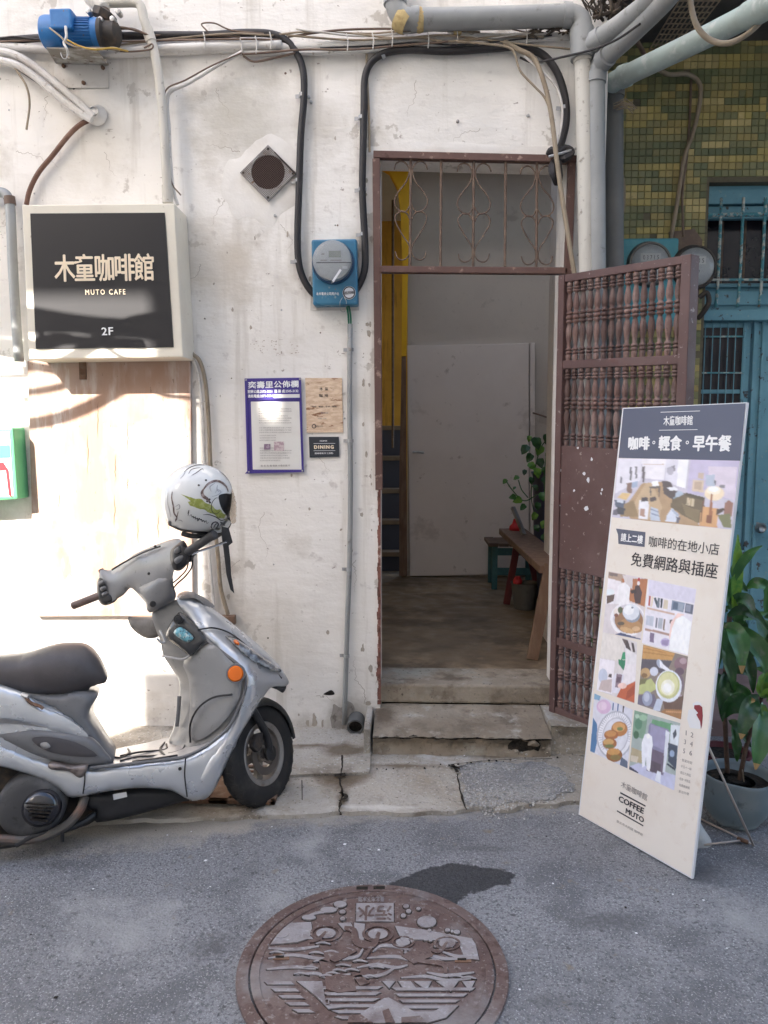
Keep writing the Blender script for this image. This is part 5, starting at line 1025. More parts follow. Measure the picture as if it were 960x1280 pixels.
mb = MB(); mb.lathe([(r * .98, -t) for t, r in prof], (0, 0, 0), (0, 0, 1), 10)
me0 = None
NB = 15; s0 = sw * 1.3; s1 = 1 - sw * 1.6
for (ta, tb) in ((.016, .187), (.205, .376), (.656, .818), (.836, .984)):
    for i in range(NB):
        s = s0 + (s1 - s0) * (i + .5) / NB; top = gp_(s, ta); bot = gp_(s, tb); ln = (top - bot).length
        if me0 is None: o = mb.build('spindle', SPINDLE, gate, smooth='auto', loc=(0, 0, 0)); me0 = o
        else: o = me0.copy(); sc.collection.objects.link(o); o.parent = gate
        o.location = top - V(gate['_w']); o.scale = (1, 1, ln); o.rotation_euler = (0, 0, random.uniform(0, 6))
random.seed(4)
for (x, y, s) in ((733, 592, 4), (738, 600, 4), (720, 613, 2.5), (735, 636, 5), (703, 588, 3), (755, 612, 3), (754, 617, 2), (702, 632, 2), (725, 560, 3), (742, 574, 3)):
    p = GH(x, y) + gn * .0135; mb = MB(); vs = [p + (gd * math.cos(k) * s * .0028 * random.uniform(.5, 1.2) + V((0, 0, 1)) * math.sin(k) * s * .003 * random.uniform(.5, 1.3)) for k in (0, 1, 2, 3, 4, 5)]
    mb.poly(vs); mb.build('paint_chip', WHITEE, gate)

# ================================================================== STANDING POSTER BOARD
BL, BR = G(723, 1018), G(865, 1099); bb = (BR - BL).normalized()
TL, TR = hit(778, 510, BL, bb), hit(934, 503, BR, bb); TM = (TL + TR) / 2 - (BL + BR) / 2
bn = bb.cross(TM.normalized()).normalized()
if bn.dot(CAM - BL) < 0: bn = -bn
def BP(px, py, o=0.0): return hit(px, py, BL + bn * o, bn)
brd = thing('poster_board', 'tall beige cafe poster board leaning back on wire stand', 'poster board', tuple(BL))
C4 = [BP(723, 1018), BP(865, 1099), BP(934, 503), BP(778, 510)]
mb = MB(); mb.prism([p - bn * .012 for p in C4], bn * .012, 0); mb.build('board', WHITEE, brd, bevel=.001)
def bq(nm, pts, mt, o=.0006, th=.0004): mb = MB(); mb.prism([BP(x, y, o) for x, y in pts], bn * th); return mb.build(nm, mt, brd)
bq('print_sheet', [(724.5, 1018), (863.5, 1096), (932.2, 504), (779.4, 511)], BOARDP)
bq('header', [(773.3, 572.4), (925.3, 576), (932.2, 504), (779.4, 511)], NAVY, .0011)
def bt(body, x0, y0, x1, y1, x2, y2, mt, bold=.01, nm='lettering', sp=1.0, o=.0020):
    mb = MB(); text_quad(mb, body, BP(x0, y0, o), BP(x1, y1, o), BP(x2, y2, o), bold=bold, space=sp); return mb.build(nm, mt, brd)
def c7(x, y): return (740 + x / 4.8, 500 + y / 4.8)
def bt7(f, body, a, b, c_, mt, bold=.01, sp=1.0): return bt(body, *f(*a), *f(*b), *f(*c_), mt, bold, 'lettering', sp)
bt7(c7, '木童咖啡館', (429, 153), (603, 150), (431, 97), SIGNW, .02)
for a, b in (((412, 72), (648, 64)), ((403, 180), (633, 176))): bq('rule', [c7(a[0], a[1] + 3), c7(b[0], b[1] + 3), c7(*b), c7(*a)], SIGNW, .0018)
bt7(c7, '咖啡', (218, 298), (342, 298), (222, 222), SIGNW, .045); bt7(c7, '輕食', (400, 302), (534, 303), (405, 216), SIGNW, .045); bt7(c7, '早午餐', (604, 305), (830, 308), (612, 213), SIGNW, .045)
for x in (371, 572):
    mb = MB(); mb.lathe([(.0035, 0), (.0065, 0)], BP(*c7(x, 255), .0022), bn, 16); mb.build('lettering', SIGNW, brd)
def c8(x, y): return (720 + x / 5.333, 680 + y / 5.333)
def c6(x, y): return (660 + x / 3.554, 560 + y / 3.556)
def cB(x, y): return (720 + x / 5.122, 860 + y / 5.12)
bq('tag_print', [c6(402, 426), c6(518, 440), c6(522, 374), c6(391, 358), c6(400, 385)], NAVY, .0014)
bt7(c6, '請上二樓', (412, 414), (508, 426), (415, 378), SIGNW, .03)
bt7(c6, '咖啡的在地小店', (535, 438), (846, 478), (540, 390), INK, .004); bt7(c6, '免費網路與插座', (456, 522), (838, 582), (463, 462), INK, .012)
bt7(cB, '木童咖啡館', (286, 632), (452, 724), (293, 592), INKG, .006)
for P in ([(283, 675), (444, 760), (446, 752), (284, 665)], [(262, 790), (430, 886), (431, 878), (263, 782)]): bq('rule', [cB(*p) for p in P], INK, .0016)
bt7(cB, 'COFFEE', (272, 722), (430, 806), (278, 688), INK, .04, .98); bt7(cB, 'MUTO', (318, 800), (432, 864), (322, 768), INK, .04)
bt7(cB, '臺北市大同區 咖啡館', (258, 858), (425, 950), (262, 842), INKG, 0)
for r, (l, rr) in enumerate((('1', '2'), ('3', '4'), ('5', '6'))):
    y = 300 + r * 58; bt7(cB, l, ((702 if l == '1' else 697) - 6 * r, y), ((707 if l == '1' else 709) - 6 * r, y + 4), ((704 if l == '1' else 700) - 6 * r, y - 30), INKG, .005); bt7(cB, rr, (733 - 4 * r, y + 12), (750 - 4 * r, y + 18), (736 - 4 * r, y - 18), INKG, .01)
for k, s_ in enumerate(('營業時間', '平日十一時', '假日九時起', '低消一杯飲品', '免費無線網', '歡迎外帶')):
    y = 466 + k * 40; bt7(cB, '· ' + s_, (668 - 4 * k, y), (742 - 4 * k, y + 24), (670 - 4 * k, y - 18), INKG, 0)
bq('figure_print', [cB(*p) for p in ((728, 255), (790, 262), (806, 250), (812, 180), (800, 95), (775, 85), (745, 100), (758, 135), (720, 140), (712, 200))], WHITEE, .0013)
bq('figure_print', [cB(*p) for p in ((800, 262), (795, 215), (770, 170), (782, 160), (756, 130), (758, 110), (790, 108), (808, 122), (812, 180), (806, 240))], mat('dark_red_print', (.26, .04, .05), (), .5), .0018)
# the photographs printed on the board: flat patches of print
def photo(f, frame, base, shapes, nm='photo_print', N=130, M=110):
    import numpy as np
    Fp = np.array([f(*p) for p in frame]); a, b, c_, d = Fp if len(Fp) == 4 else Fp[:4]
    u = np.linspace(0, 1, N + 1)[None, :, None]; v = np.linspace(0, 1, M + 1)[:, None, None]
    X = (a * (1 - u) + b * u) * (1 - v) + (d * (1 - u) + c_ * u) * v
    img = np.zeros((M + 1, N + 1, 3)); img[:] = srgb(base)
    for col, pts in shapes:
        P = [f(*p) for p in pts]; ins = np.zeros((M + 1, N + 1), bool); j = len(P) - 1
        for i in range(len(P)):
            xi, yi = P[i]; xj, yj = P[j]
            if yi != yj:
                cnd = ((yi > X[..., 1]) != (yj > X[..., 1])) & (X[..., 0] < (xj - xi) * (X[..., 1] - yi) / (yj - yi) + xi); ins ^= cnd
            j = i
        img[ins] = srgb(col)
    rs = np.random.RandomState(len(shapes)); 
    lo = rs.rand(M // 6 + 3, N // 6 + 3, 1); yy, xx = np.mgrid[0:M + 1, 0:N + 1] / 6.0; y0, x0 = yy.astype(int), xx.astype(int); fy, fx = (yy - y0)[..., None], (xx - x0)[..., None]
    sm_ = (lo[y0, x0] * (1 - fy) + lo[y0 + 1, x0] * fy) * (1 - fx) + (lo[y0, x0 + 1] * (1 - fy) + lo[y0 + 1, x0 + 1] * fy) * fx
    img *= .90 + .16 * sm_ + .07 * rs.rand(M + 1, N + 1, 1)
    for _ in range(1):
        q = np.pad(img, ((1, 1), (1, 1), (0, 0)), 'edge'); img = (q[:-2, 1:-1] + q[2:, 1:-1] + q[1:-1, :-2] + q[1:-1, 2:] + 4 * q[1:-1, 1:-1]) / 8
    img = img * .93 + .045     # a sun-faded print
    vs = [BP(float(p[0]), float(p[1]), .0014) for p in X.reshape(-1, 2)]; W_ = N + 1
    me = bpy.data.meshes.new(nm); base_ = V(brd['_w'])
    me.from_pydata([tuple(p - base_) for p in vs], [], [(r * W_ + k, r * W_ + k + 1, (r + 1) * W_ + k + 1, (r + 1) * W_ + k) for r in range(M) for k in range(N)])
    if me.polygons[0].normal.dot(bn) < 0: me.flip_normals()
    ca = me.color_attributes.new('Col', 'FLOAT_COLOR', 'POINT'); ca.data.foreach_set('color', np.concatenate([img, np.ones((M + 1, N + 1, 1))], 2).reshape(-1).clip(0, 1))
    me.materials.append(PRINT); o = bpy.data.objects.new(nm, me); sc.collection.objects.link(o); o.parent = brd; return o
def clip(P, Q):
    """clip polygon P to the convex polygon Q"""
    ar = sum(Q[i][0] * Q[(i + 1) % len(Q)][1] - Q[(i + 1) % len(Q)][0] * Q[i][1] for i in range(len(Q))); sg_ = 1 if ar > 0 else -1
    for i in range(len(Q)):
        a, b = Q[i], Q[(i + 1) % len(Q)]; out = []
        side = lambda p: sg_ * ((b[0] - a[0]) * (p[1] - a[1]) - (b[1] - a[1]) * (p[0] - a[0]))
        for k in range(len(P)):
            p, q = P[k], P[(k + 1) % len(P)]; sp, sq_ = side(p), side(q)
            if sp >= 0: out.append(p)
            if sp * sq_ < 0: t = sp / (sp - sq_); out.append((p[0] + (q[0] - p[0]) * t, p[1] + (q[1] - p[1]) * t))
        P = out
        if len(P) < 3: return []
    return P
def el(cx, cy, rx, ry, rot=0, n=22): c_, s_ = math.cos(rot), math.sin(rot); return [(cx + rx * math.cos(t) * c_ - ry * math.sin(t) * s_, cy + rx * math.cos(t) * s_ + ry * math.sin(t) * c_) for t in [2 * math.pi * k / n for k in range(n)]]
def hx_(s): return tuple(int(s[i:i + 2], 16) / 255 for i in (0, 2, 4))
H_ = hx_
# café room
photo(c7, [(158, 350), (885, 358), (838, 778), (120, 703)], H_('cfcad8'), [
    (H_('e9e6f0'), [(158, 350), (300, 352), (295, 480), (140, 560)]), (H_('f2eef4'), [(300, 352), (445, 353), (430, 480), (300, 470)]), (H_('cdb9ae'), [(305, 382), (432, 384), (432, 388), (308, 386)]),
    (H_('b89a78'), [(300, 500), (420, 490), (640, 720), (640, 760), (230, 714), (200, 640)]), (H_('c8ae8c'), [(320, 500), (360, 495), (420, 640), (400, 720), (300, 716), (240, 640)]), (H_('9c8462'), [(160, 640), (250, 600), (280, 700), (170, 700)]),
    (H_('e6e3ee'), [(445, 353), (520, 354), (515, 520), (440, 480)]), (H_('fbfafd'), [(520, 356), (580, 357), (560, 530), (505, 515)]), (H_('c9c0da'), [(590, 357), (885, 358), (860, 600), (570, 560)]), (H_('ddd2e0'), [(700, 400), (870, 400), (855, 600), (690, 560)]),
    (H_('8d8a95'), [(450, 410), (498, 390), (500, 425), (455, 440)]), (H_('b9b5c2'), el(470, 425, 20, 26)), (H_('7a7680'), [(172, 455), (182, 470), (176, 500), (168, 495)]), (H_('6c6a70'), [(225, 405), (240, 400), (238, 480), (228, 486)]), (H_('77757c'), [(258, 400), (272, 398), (270, 470), (260, 472)]), (H_('6d6468'), [(300, 400), (318, 398), (316, 492), (302, 494)]),
    (H_('8b6f63'), [(208, 500), (240, 492), (238, 560), (210, 556)]), (H_('a7b7cf'), [(240, 495), (275, 485), (270, 520), (240, 530)]), (H_('e2c48e'), [(150, 585), (182, 555), (232, 562), (205, 602)]), (H_('5b6478'), [(135, 600), (200, 604), (190, 650), (140, 640)]), (H_('cfd6e2'), [(150, 598), (190, 604), (185, 620), (150, 612)]), (H_('4a4a52'), [(150, 640), (200, 650), (190, 690), (150, 684)]), (H_('6a6875'), [(128, 660), (150, 650), (152, 690), (126, 690)]),
    (H_('efeef4'), [(285, 600), (342, 606), (335, 718), (278, 712)]), (H_('4f474c'), [(298, 585), (332, 582), (338, 606), (296, 610)]), (H_('5a4f50'), [(346, 586), (382, 578), (388, 602), (350, 612)]), (H_('b08f80'), [(290, 650), (320, 655), (316, 700), (286, 696)]), (H_('c7cfdd'), [(352, 640), (395, 655), (410, 728), (348, 720)]), (H_('8d99b2'), [(352, 650), (398, 668), (400, 676), (352, 658)]), (H_('8d99b2'), [(352, 675), (404, 692), (405, 700), (352, 684)]),
    (H_('fdfdff'), [(358, 490), (395, 482), (402, 515), (362, 518)]), (H_('6b6260'), [(345, 520), (410, 515), (406, 580), (400, 580), (398, 530), (355, 532), (356, 575), (350, 575)]), (H_('5d5352'), [(420, 485), (470, 490), (500, 545), (560, 560), (540, 620), (470, 590), (430, 560)]), (H_('f4f4fa'), [(450, 525), (500, 520), (520, 540), (470, 545)]), (H_('b9c6d6'), el(525, 580, 28, 34)), (H_('8fa0aa'), el(500, 600, 16, 20)),
    (H_('74664f'), [(480, 600), (560, 560), (680, 590), (668, 700), (640, 740), (540, 690), (470, 640)]), (H_('8a7a5c'), [(540, 620), (600, 650), (650, 660), (640, 740), (560, 690)]), (H_('5c5342'), [(565, 556), (680, 586), (676, 606), (562, 572)]), (H_('d2c2a4'), [(570, 585), (615, 595), (608, 640), (564, 628)]), (H_('a58f6c'), [(582, 588), (586, 590), (578, 632), (574, 630)]), (H_('a58f6c'), [(596, 592), (600, 594), (592, 636), (588, 634)]),
    (H_('dcc9b4'), [(603, 478), (672, 482), (668, 556), (598, 545)]), (H_('c4ad98'), [(615, 490), (660, 492), (656, 540), (610, 532)]), (H_('cdb9a8'), [(638, 436), (672, 438), (670, 474), (636, 470)]), (H_('b9c2d2'), [(682, 450), (738, 448), (735, 520), (684, 515)]), (H_('8e8a90'), [(765, 510), (797, 510), (795, 530), (765, 528)]), (H_('6f6a72'), [(735, 480), (742, 480), (745, 510), (735, 512)]),
    (H_('f8e6c8'), el(733, 560, 60, 44)), (H_('fff6e2'), el(730, 542, 44, 26)), (H_('ffffff'), el(730, 535, 30, 16)), (H_('d8a877'), [(660, 640), (760, 650), (750, 768), (640, 755)]), (H_('a56f50'), [(712, 560), (722, 560), (722, 690), (700, 700), (706, 640)]), (H_('8c5a44'), [(690, 690), (722, 692), (718, 742), (682, 735)]), (H_('77503f'), [(668, 600), (674, 600), (656, 730), (648, 728)]),
    (H_('9c7364'), [(795, 620), (820, 600), (850, 620), (838, 700), (790, 690)]), (H_('7f7f5a'), [(752, 690), (830, 680), (838, 770), (790, 765)]), (H_('54463e'), [(748, 656), (790, 648), (796, 660), (770, 680), (746, 690)]), (H_('dfe5f2'), [(450, 690), (480, 648), (525, 690), (500, 735), (440, 728)]), (H_('b3bdd0'), [(480, 650), (525, 690), (512, 700), (478, 665)]), (H_('6b6a76'), [(505, 700), (530, 705), (520, 740), (505, 736)])])
photo(c8, [(218, 182), (478, 232), (432, 640), (178, 588)], H_('ded6da'), [
    (H_('b39a88'), [(218, 182), (330, 204), (325, 262), (205, 240)]), (H_('efeaf0'), [(210, 225), (300, 250), (290, 400), (190, 400)]), (H_('7a6a68'), [(222, 188), (280, 198), (276, 216), (222, 212)]), (H_('5d4a44'), [(205, 345), (258, 335), (250, 380), (205, 400)]), (H_('e8f0f6'), el(226, 320, 30, 20)), (H_('b4744c'), [(300, 230), (478, 232), (460, 420), (360, 380)]), (H_('d8cfd0'), [(310, 205), (380, 215), (375, 300), (330, 270)]), (H_('f4f2f6'), [(285, 270), (325, 255), (362, 290), (352, 400), (262, 400)]),
    (H_('4a3438'), [(395, 280), (420, 270), (440, 320), (430, 400), (395, 395), (385, 340)]), (H_('b02a38'), el(419, 236, 8, 12)), (H_('e6dde0'), el(417, 262, 10, 14)), (H_('35282c'), [(360, 310), (400, 300), (405, 330), (370, 330)]),
    (H_('f3f1f6'), el(345, 502, 118, 112, .3)), (H_('d8d4de'), el(350, 500, 104, 98, .3)), (H_('9a7352'), el(352, 508, 96, 88, .3)), (H_('b78c5e'), el(370, 545, 78, 46, .3)), (H_('efe6e2'), el(270, 455, 20, 26)), (H_('7f4a3a'), el(268, 475, 14, 12)), (H_('4e5b40'), el(295, 440, 16, 22)), (H_('cfa878'), el(340, 575, 50, 18, .3)), (H_('5d5248'), el(300, 530, 24, 12)), (H_('d9b48b'), el(400, 565, 26, 16)),
    (H_('8f9aac'), el(375, 470, 54, 54)), (H_('dfe4ee'), el(366, 454, 56, 54)), (H_('f6f8fc'), el(352, 440, 36, 32)), (H_('6f7a90'), el(376, 424, 8, 6)), (H_('3c4670'), [(300, 590), (430, 632), (432, 640), (260, 602)])])
photo(c8, [(482, 235), (802, 300), (745, 742), (440, 660)], H_('ece8f2'), [
    (H_('dcd8ea'), [(482, 235), (802, 300), (790, 395), (484, 340)]), (H_('cfae9c'), [(476, 420), (660, 462), (656, 476), (474, 434)]), (H_('b08f84'), [(462, 560), (640, 600), (636, 615), (460, 575)]),
    (H_('b65a4c'), [(486, 345), (500, 348), (492, 415), (480, 412)]), (H_('e8d8c8'), [(504, 350), (516, 352), (508, 420), (496, 416)]), (H_('3d4a58'), [(518, 362), (532, 355), (555, 415), (540, 425)]), (H_('6a7684'), [(545, 358), (560, 360), (556, 426), (540, 424)]), (H_('2f3a48'), [(566, 362), (580, 366), (574, 428), (560, 425)]), (H_('d9cdb8'), [(586, 372), (615, 378), (608, 436), (580, 430)]), (H_('7f8fa6'), [(642, 376), (728, 392), (716, 455), (634, 440)]), (H_('56677e'), [(650, 384), (680, 390), (676, 440), (644, 434)]), (H_('97a2b4'), [(684, 392), (720, 398), (712, 446), (680, 440)]), (H_('5f6478'), [(730, 394), (784, 404), (776, 470), (722, 458)]), (H_('8d93a6'), [(736, 402), (768, 408), (762, 455), (730, 448)]),
    (H_('c4c9d8'), [(470, 475), (520, 484), (514, 548), (466, 538)]), (H_('7d818f'), [(535, 490), (545, 492), (538, 560), (528, 556)]), (H_('b2b7c4'), [(552, 490), (580, 498), (572, 570), (544, 562)]), (H_('8d7f78'), [(584, 500), (596, 502), (590, 575), (578, 572)]), (H_('4a3c48'), [(625, 505), (650, 505), (648, 535), (622, 530)]), (H_('7a6a8a'), [(494, 590), (522, 594), (518, 660), (490, 652)]), (H_('c4b8dc'), el(595, 655, 32, 28)), (H_('9a8cb4'), [(570, 640), (620, 640), (610, 680), (572, 670)]),
    (H_('f6d8d2'), [(632, 520), (680, 460), (730, 470), (700, 480), (650, 540), (626, 640), (620, 620)]), (H_('fbfcff'), [(640, 560), (665, 500), (710, 478), (770, 520), (745, 735), (620, 705), (625, 640)])])
photo(c8, [(178, 585), (408, 655), (390, 1062), (137, 975)], H_('dcd6d8'), [
    (H_('e6e0dc'), [(178, 585), (330, 632), (310, 780), (155, 760)]), (H_('f3eef6'), [(150, 760), (260, 780), (240, 1000), (137, 975)]), (H_('c9d0e4'), el(180, 880, 30, 50)), (H_('5a4a48'), [(305, 628), (345, 640), (350, 690), (330, 680)]), (H_('463a3c'), [(335, 645), (348, 650), (370, 720), (352, 716), (330, 690)]), (H_('463a3c'), [(368, 655), (384, 660), (395, 722), (378, 718)]), (H_('eae6ea'), [(330, 690), (405, 740), (398, 880), (320, 830)]),
    (H_('2c9a6c'), [(312, 722), (328, 718), (330, 770), (300, 770)]), (H_('1d7d58'), [(282, 768), (330, 775), (322, 850), (284, 800)]), (H_('8d5f4c'), [(330, 800), (345, 800), (350, 900), (335, 905)]), (H_('efe9ee'), [(330, 800), (405, 800), (395, 910), (320, 960), (300, 900)]), (H_('c9b8b8'), [(170, 910), (240, 900), (235, 990), (150, 970)]), (H_('4b3f44'), [(222, 865), (240, 868), (236, 892), (214, 886)]), (H_('e3e0ec'), [(242, 900), (262, 860), (320, 870), (300, 1000), (240, 990)]), (H_('8d7888'), [(270, 865), (308, 870), (296, 960), (260, 955)]), (H_('5f4a5c'), [(275, 885), (300, 888), (292, 925), (268, 922)]),
    (H_('c4623c'), [(300, 960), (395, 915), (390, 1062), (270, 1020)]), (H_('a84c2e'), [(340, 985), (395, 930), (392, 1000), (330, 1040)]), (H_('f2d0c8'), el(308, 945, 30, 20))])
photo(c8, [(448, 670), (747, 750), (700, 1170), (410, 1068)], H_('8d8078'), [
    (H_('c99a5c'), [(448, 670), (660, 730), (640, 775), (440, 765)]), (H_('b5834a'), [(446, 715), (650, 745), (648, 752), (444, 724)]), (H_('b5834a'), [(450, 690), (600, 722), (598, 728), (449, 697)]), (H_('5c5762'), [(436, 765), (640, 780), (600, 860), (430, 850)]), (H_('8d6f78'), el(700, 800, 46, 46)), (H_('b39aa4'), el(715, 780, 24, 20)), (H_('6a5464'), el(690, 850, 30, 26)), (H_('c4a274'), el(462, 860, 34, 34)), (H_('8a6a48'), el(456, 876, 20, 16)), (H_('c2c88a'), [(420, 930), (500, 895), (545, 960), (480, 1000), (418, 1000)]), (H_('7d7a55'), [(418, 905), (480, 890), (460, 930), (420, 940)]), (H_('d8dcec'), el(520, 850, 28, 30)), (H_('aeb6cc'), el(560, 800, 20, 34, -.5)), (H_('eef0fa'), [(556, 770), (580, 800), (640, 850), (610, 850), (560, 820)]),
    (H_('6f6a80'), [(412, 1010), (520, 1000), (560, 1100), (410, 1068)]), (H_('9aa2bc'), el(475, 1030, 34, 50)), (H_('c1c6d8'), el(470, 1020, 20, 32)), (H_('7d6d78'), el(690, 930, 30, 60)), (H_('b9a8b4'), el(690, 1040, 24, 40)), (H_('6c5348'), [(580, 1050), (720, 1010), (700, 1120), (590, 1100)]), (H_('a97a4e'), [(590, 1100), (705, 1105), (700, 1170), (560, 1125)]), (H_('d2a070'), [(600, 1112), (704, 1118), (703, 1126), (596, 1122)]),
    (H_('c8d0e2'), [(540, 1030), (582, 1040), (560, 1115), (510, 1110)]), (H_('e9edf6'), el(618, 948, 88, 108)), (H_('c9ca92'), el(616, 940, 76, 92)), (H_('e3e2b0'), el(614, 935, 66, 80)), (H_('f7f6e6'), el(612, 955, 46, 52)), (H_('fffffb'), el(608, 960, 28, 32))])
photo(cB, [(118, 35), (364, 140), (330, 515), (90, 405)], H_('dcdce8'), [
    (H_('7fa8c8'), [(118, 35), (160, 50), (150, 80), (112, 70)]), (H_('d8b8d8'), el(178, 120, 46, 46)), (H_('e6cfe4'), el(170, 115, 28, 28)), (H_('4a78a8'), [(110, 190), (135, 230), (138, 330), (120, 415), (90, 405)]), (H_('3c5f94'), [(236, 95), (244, 98), (240, 145), (232, 142)]), (H_('3c5f94'), [(268, 88), (276, 92), (270, 150), (262, 148)]), (H_('44403f'), [(300, 110), (310, 114), (304, 160), (296, 158)]),
    (H_('b8b9c6'), el(250, 300, 118, 155, .15)), (H_('eeeef6'), el(250, 300, 108, 145, .15)), (H_('c6c6d2'), el(252, 305, 84, 120, .15)), (H_('dfe0ea'), el(252, 305, 76, 110, .15)), (H_('b67a44'), el(278, 262, 52, 48)), (H_('d8a468'), el(275, 250, 40, 30)), (H_('7a8850'), el(282, 262, 20, 12)), (H_('a8683a'), el(225, 300, 46, 32)), (H_('c98f54'), el(222, 292, 36, 20)), (H_('a5683a'), el(215, 355, 46, 36)), (H_('d2a668'), el(208, 345, 34, 20)), (H_('747a48'), el(214, 372, 32, 12)), (H_('98602f'), el(245, 430, 52, 44)), (H_('cf9a58'), el(240, 408, 42, 22)), (H_('8a7440'), el(252, 445, 34, 18)), (H_('5b6880'), [(290, 440), (330, 470), (330, 515), (280, 495)])]
    + [(H_('a9aab8'), [(250 + 84 * math.cos(t), 300 + 118 * math.sin(t)), (250 + 108 * math.cos(t), 300 + 143 * math.sin(t)), (250 + 108 * math.cos(t + .03), 300 + 143 * math.sin(t + .03)), (250 + 84 * math.cos(t + .03), 300 + 118 * math.sin(t + .03))]) for t in [k * .12 for k in range(20, 56)]])
photo(cB, [(374, 142), (668, 225), (628, 655), (340, 520)], H_('a9b6b4'), [
    (H_('7fa08a'), [(374, 142), (460, 165), (440, 330), (360, 300)]), (H_('5c8a70'), el(400, 230, 24, 36)), (H_('9cc0a4'), el(430, 190, 26, 20)), (H_('446e50'), el(385, 300, 18, 26)), (H_('b6d0bc'), el(392, 180, 14, 14)), (H_('6aa078'), [(490, 200), (620, 230), (600, 280), (480, 230)]), (H_('dfe6ee'), [(608, 235), (668, 240), (650, 400), (600, 380)]), (H_('4a505c'), [(620, 290), (640, 260), (645, 300), (625, 330)]), (H_('b6a888'), [(356, 380), (430, 410), (420, 480), (345, 470)]), (H_('d8cdbc'), [(352, 430), (400, 440), (390, 480), (348, 465)]),
    (H_('c9cbe6'), [(345, 500), (400, 480), (640, 560), (628, 655), (340, 530)]), (H_('3f3b58'), [(340, 498), (400, 540), (395, 550), (340, 520)]), (H_('8d8aa8'), [(475, 225), (592, 265), (600, 290), (560, 560), (450, 530), (465, 240)]), (H_('a09cbc'), [(480, 232), (585, 270), (570, 400), (470, 360)]), (H_('6d5f74'), [(470, 380), (566, 420), (552, 555), (455, 520)]), (H_('574a58'), [(480, 460), (545, 490), (540, 555), (470, 530)]), (H_('dfe3ee'), [(575, 270), (600, 285), (570, 540), (555, 540)]), (H_('3f4a5e'), [(590, 350), (650, 370), (640, 520), (590, 470)]), (H_('2c3244'), [(585, 480), (636, 515), (634, 530), (580, 490)]), (H_('9db0cc'), el(615, 420, 16, 22)),
    (H_('f2f4fc'), [(440, 296), (465, 292), (486, 310), (492, 360), (486, 400), (478, 500), (470, 535), (452, 520), (448, 440), (440, 500), (424, 510), (420, 420), (420, 350)]), (H_('ffffff'), el(462, 306, 12, 16)), (H_('e6eaf6'), [(520, 530), (545, 540), (540, 610), (505, 590)])])
# wire stand, sandbag
stn = thing('wire_stand', 'thin wire easel legs behind the poster board', 'stand', tuple(G(942, 1057)))
def wl(pts, r=.0045, mt=None): mb = MB(); mb.tube(pts, r, n=6, sm=0); mb.build('wire_leg', mt or STEEL, stn, smooth=True)
WS = mat('pale_wire', (.50, .43, .38), (), .4, metal=.3)
e1 = G(942, 1057, .006); e0 = BP(868, 895, -.016); wl([e0, e1], .0045, WS); q1 = G(868, 1020, .01); wl([q1, G(930, 1050, .008), e1], .004, WS); wl([G(880, 1056, .01), G(932, 1050, .01)], .004, WS); wl([BP(795, 800, -.016), G(905, 1000, .01)], .004, WS)
wl([G(922, 1048, .012), G(935, 1053, .012)], .008, RUST)
sb = MB(); q0 = G(868, 1050, .0); SBc = [(872, 1062), (893, 1063), (889, 1050), (880, 1036), (868, 1020), (845, 1020), (838, 1050), (850, 1062)]
def inflate(name, P, plane, nrm, B, R, mats, parent=None, g=4, both=True, w0=0.0, sm=3, wf=None, lift=None, back=None, smooth=True, bevel=0):
    """rounded body from a picked outline: thickness grows from the rim inwards (world depth B, rim radius R in picked units)"""
    PP = [(p.x, p.y) for p in densify(P, n=sm)] if sm > 1 else [(p[0], p[1]) for p in P]
    vs, fs = triangulate(PP, g); n = len(PP); mb = MB(); nr = V(nrm)
    ww = []
    for i, v in enumerate(vs):
        d = 0 if i < n else segdist(v.x, v.y, PP); t = min(1, d / R); ww.append(B * math.sqrt(max(0, 1 - (1 - t) ** 2)) * (wf(v.x, v.y) if wf else 1))
    base = [plane(v.x, v.y) for v in vs]
    mb.add([b + nr * (w_ + w0) for b, w_ in zip(base, ww)], fs)
    if both:
        o = len(mb.v); mb.v += [b - nr * ((w_ if back is None else back) + w0) for b, w_ in zip(base, ww)]
        for f in fs: mb.face([o + i for i in reversed(f)])
        for i in range(n): mb.face((i, (i + 1) % n, o + (i + 1) % n, o + i))
    import bmesh
    o = mb.build(name, mats, parent, smooth=False)
    bm = bmesh.new(); bm.from_mesh(o.data); bmesh.ops.remove_doubles(bm, verts=bm.verts, dist=.0004); bmesh.ops.recalc_face_normals(bm, faces=bm.faces)
    for f in bm.faces: f.smooth = smooth
    for e in bm.edges:
        if len(e.link_faces) == 2 and e.calc_face_angle(0) > math.radians(60): e.smooth = False
    bm.to_mesh(o.data); bm.free()
    return o
ysb = G(870, 1063).y + .02
tag(inflate('sandbag', SBc, lambda x, y: OUT(x, y, ysb + .06), (0, -1, 0), .06, 14, SACK, None, 3), 'limp white woven sandbag at foot of poster board', 'sandbag')

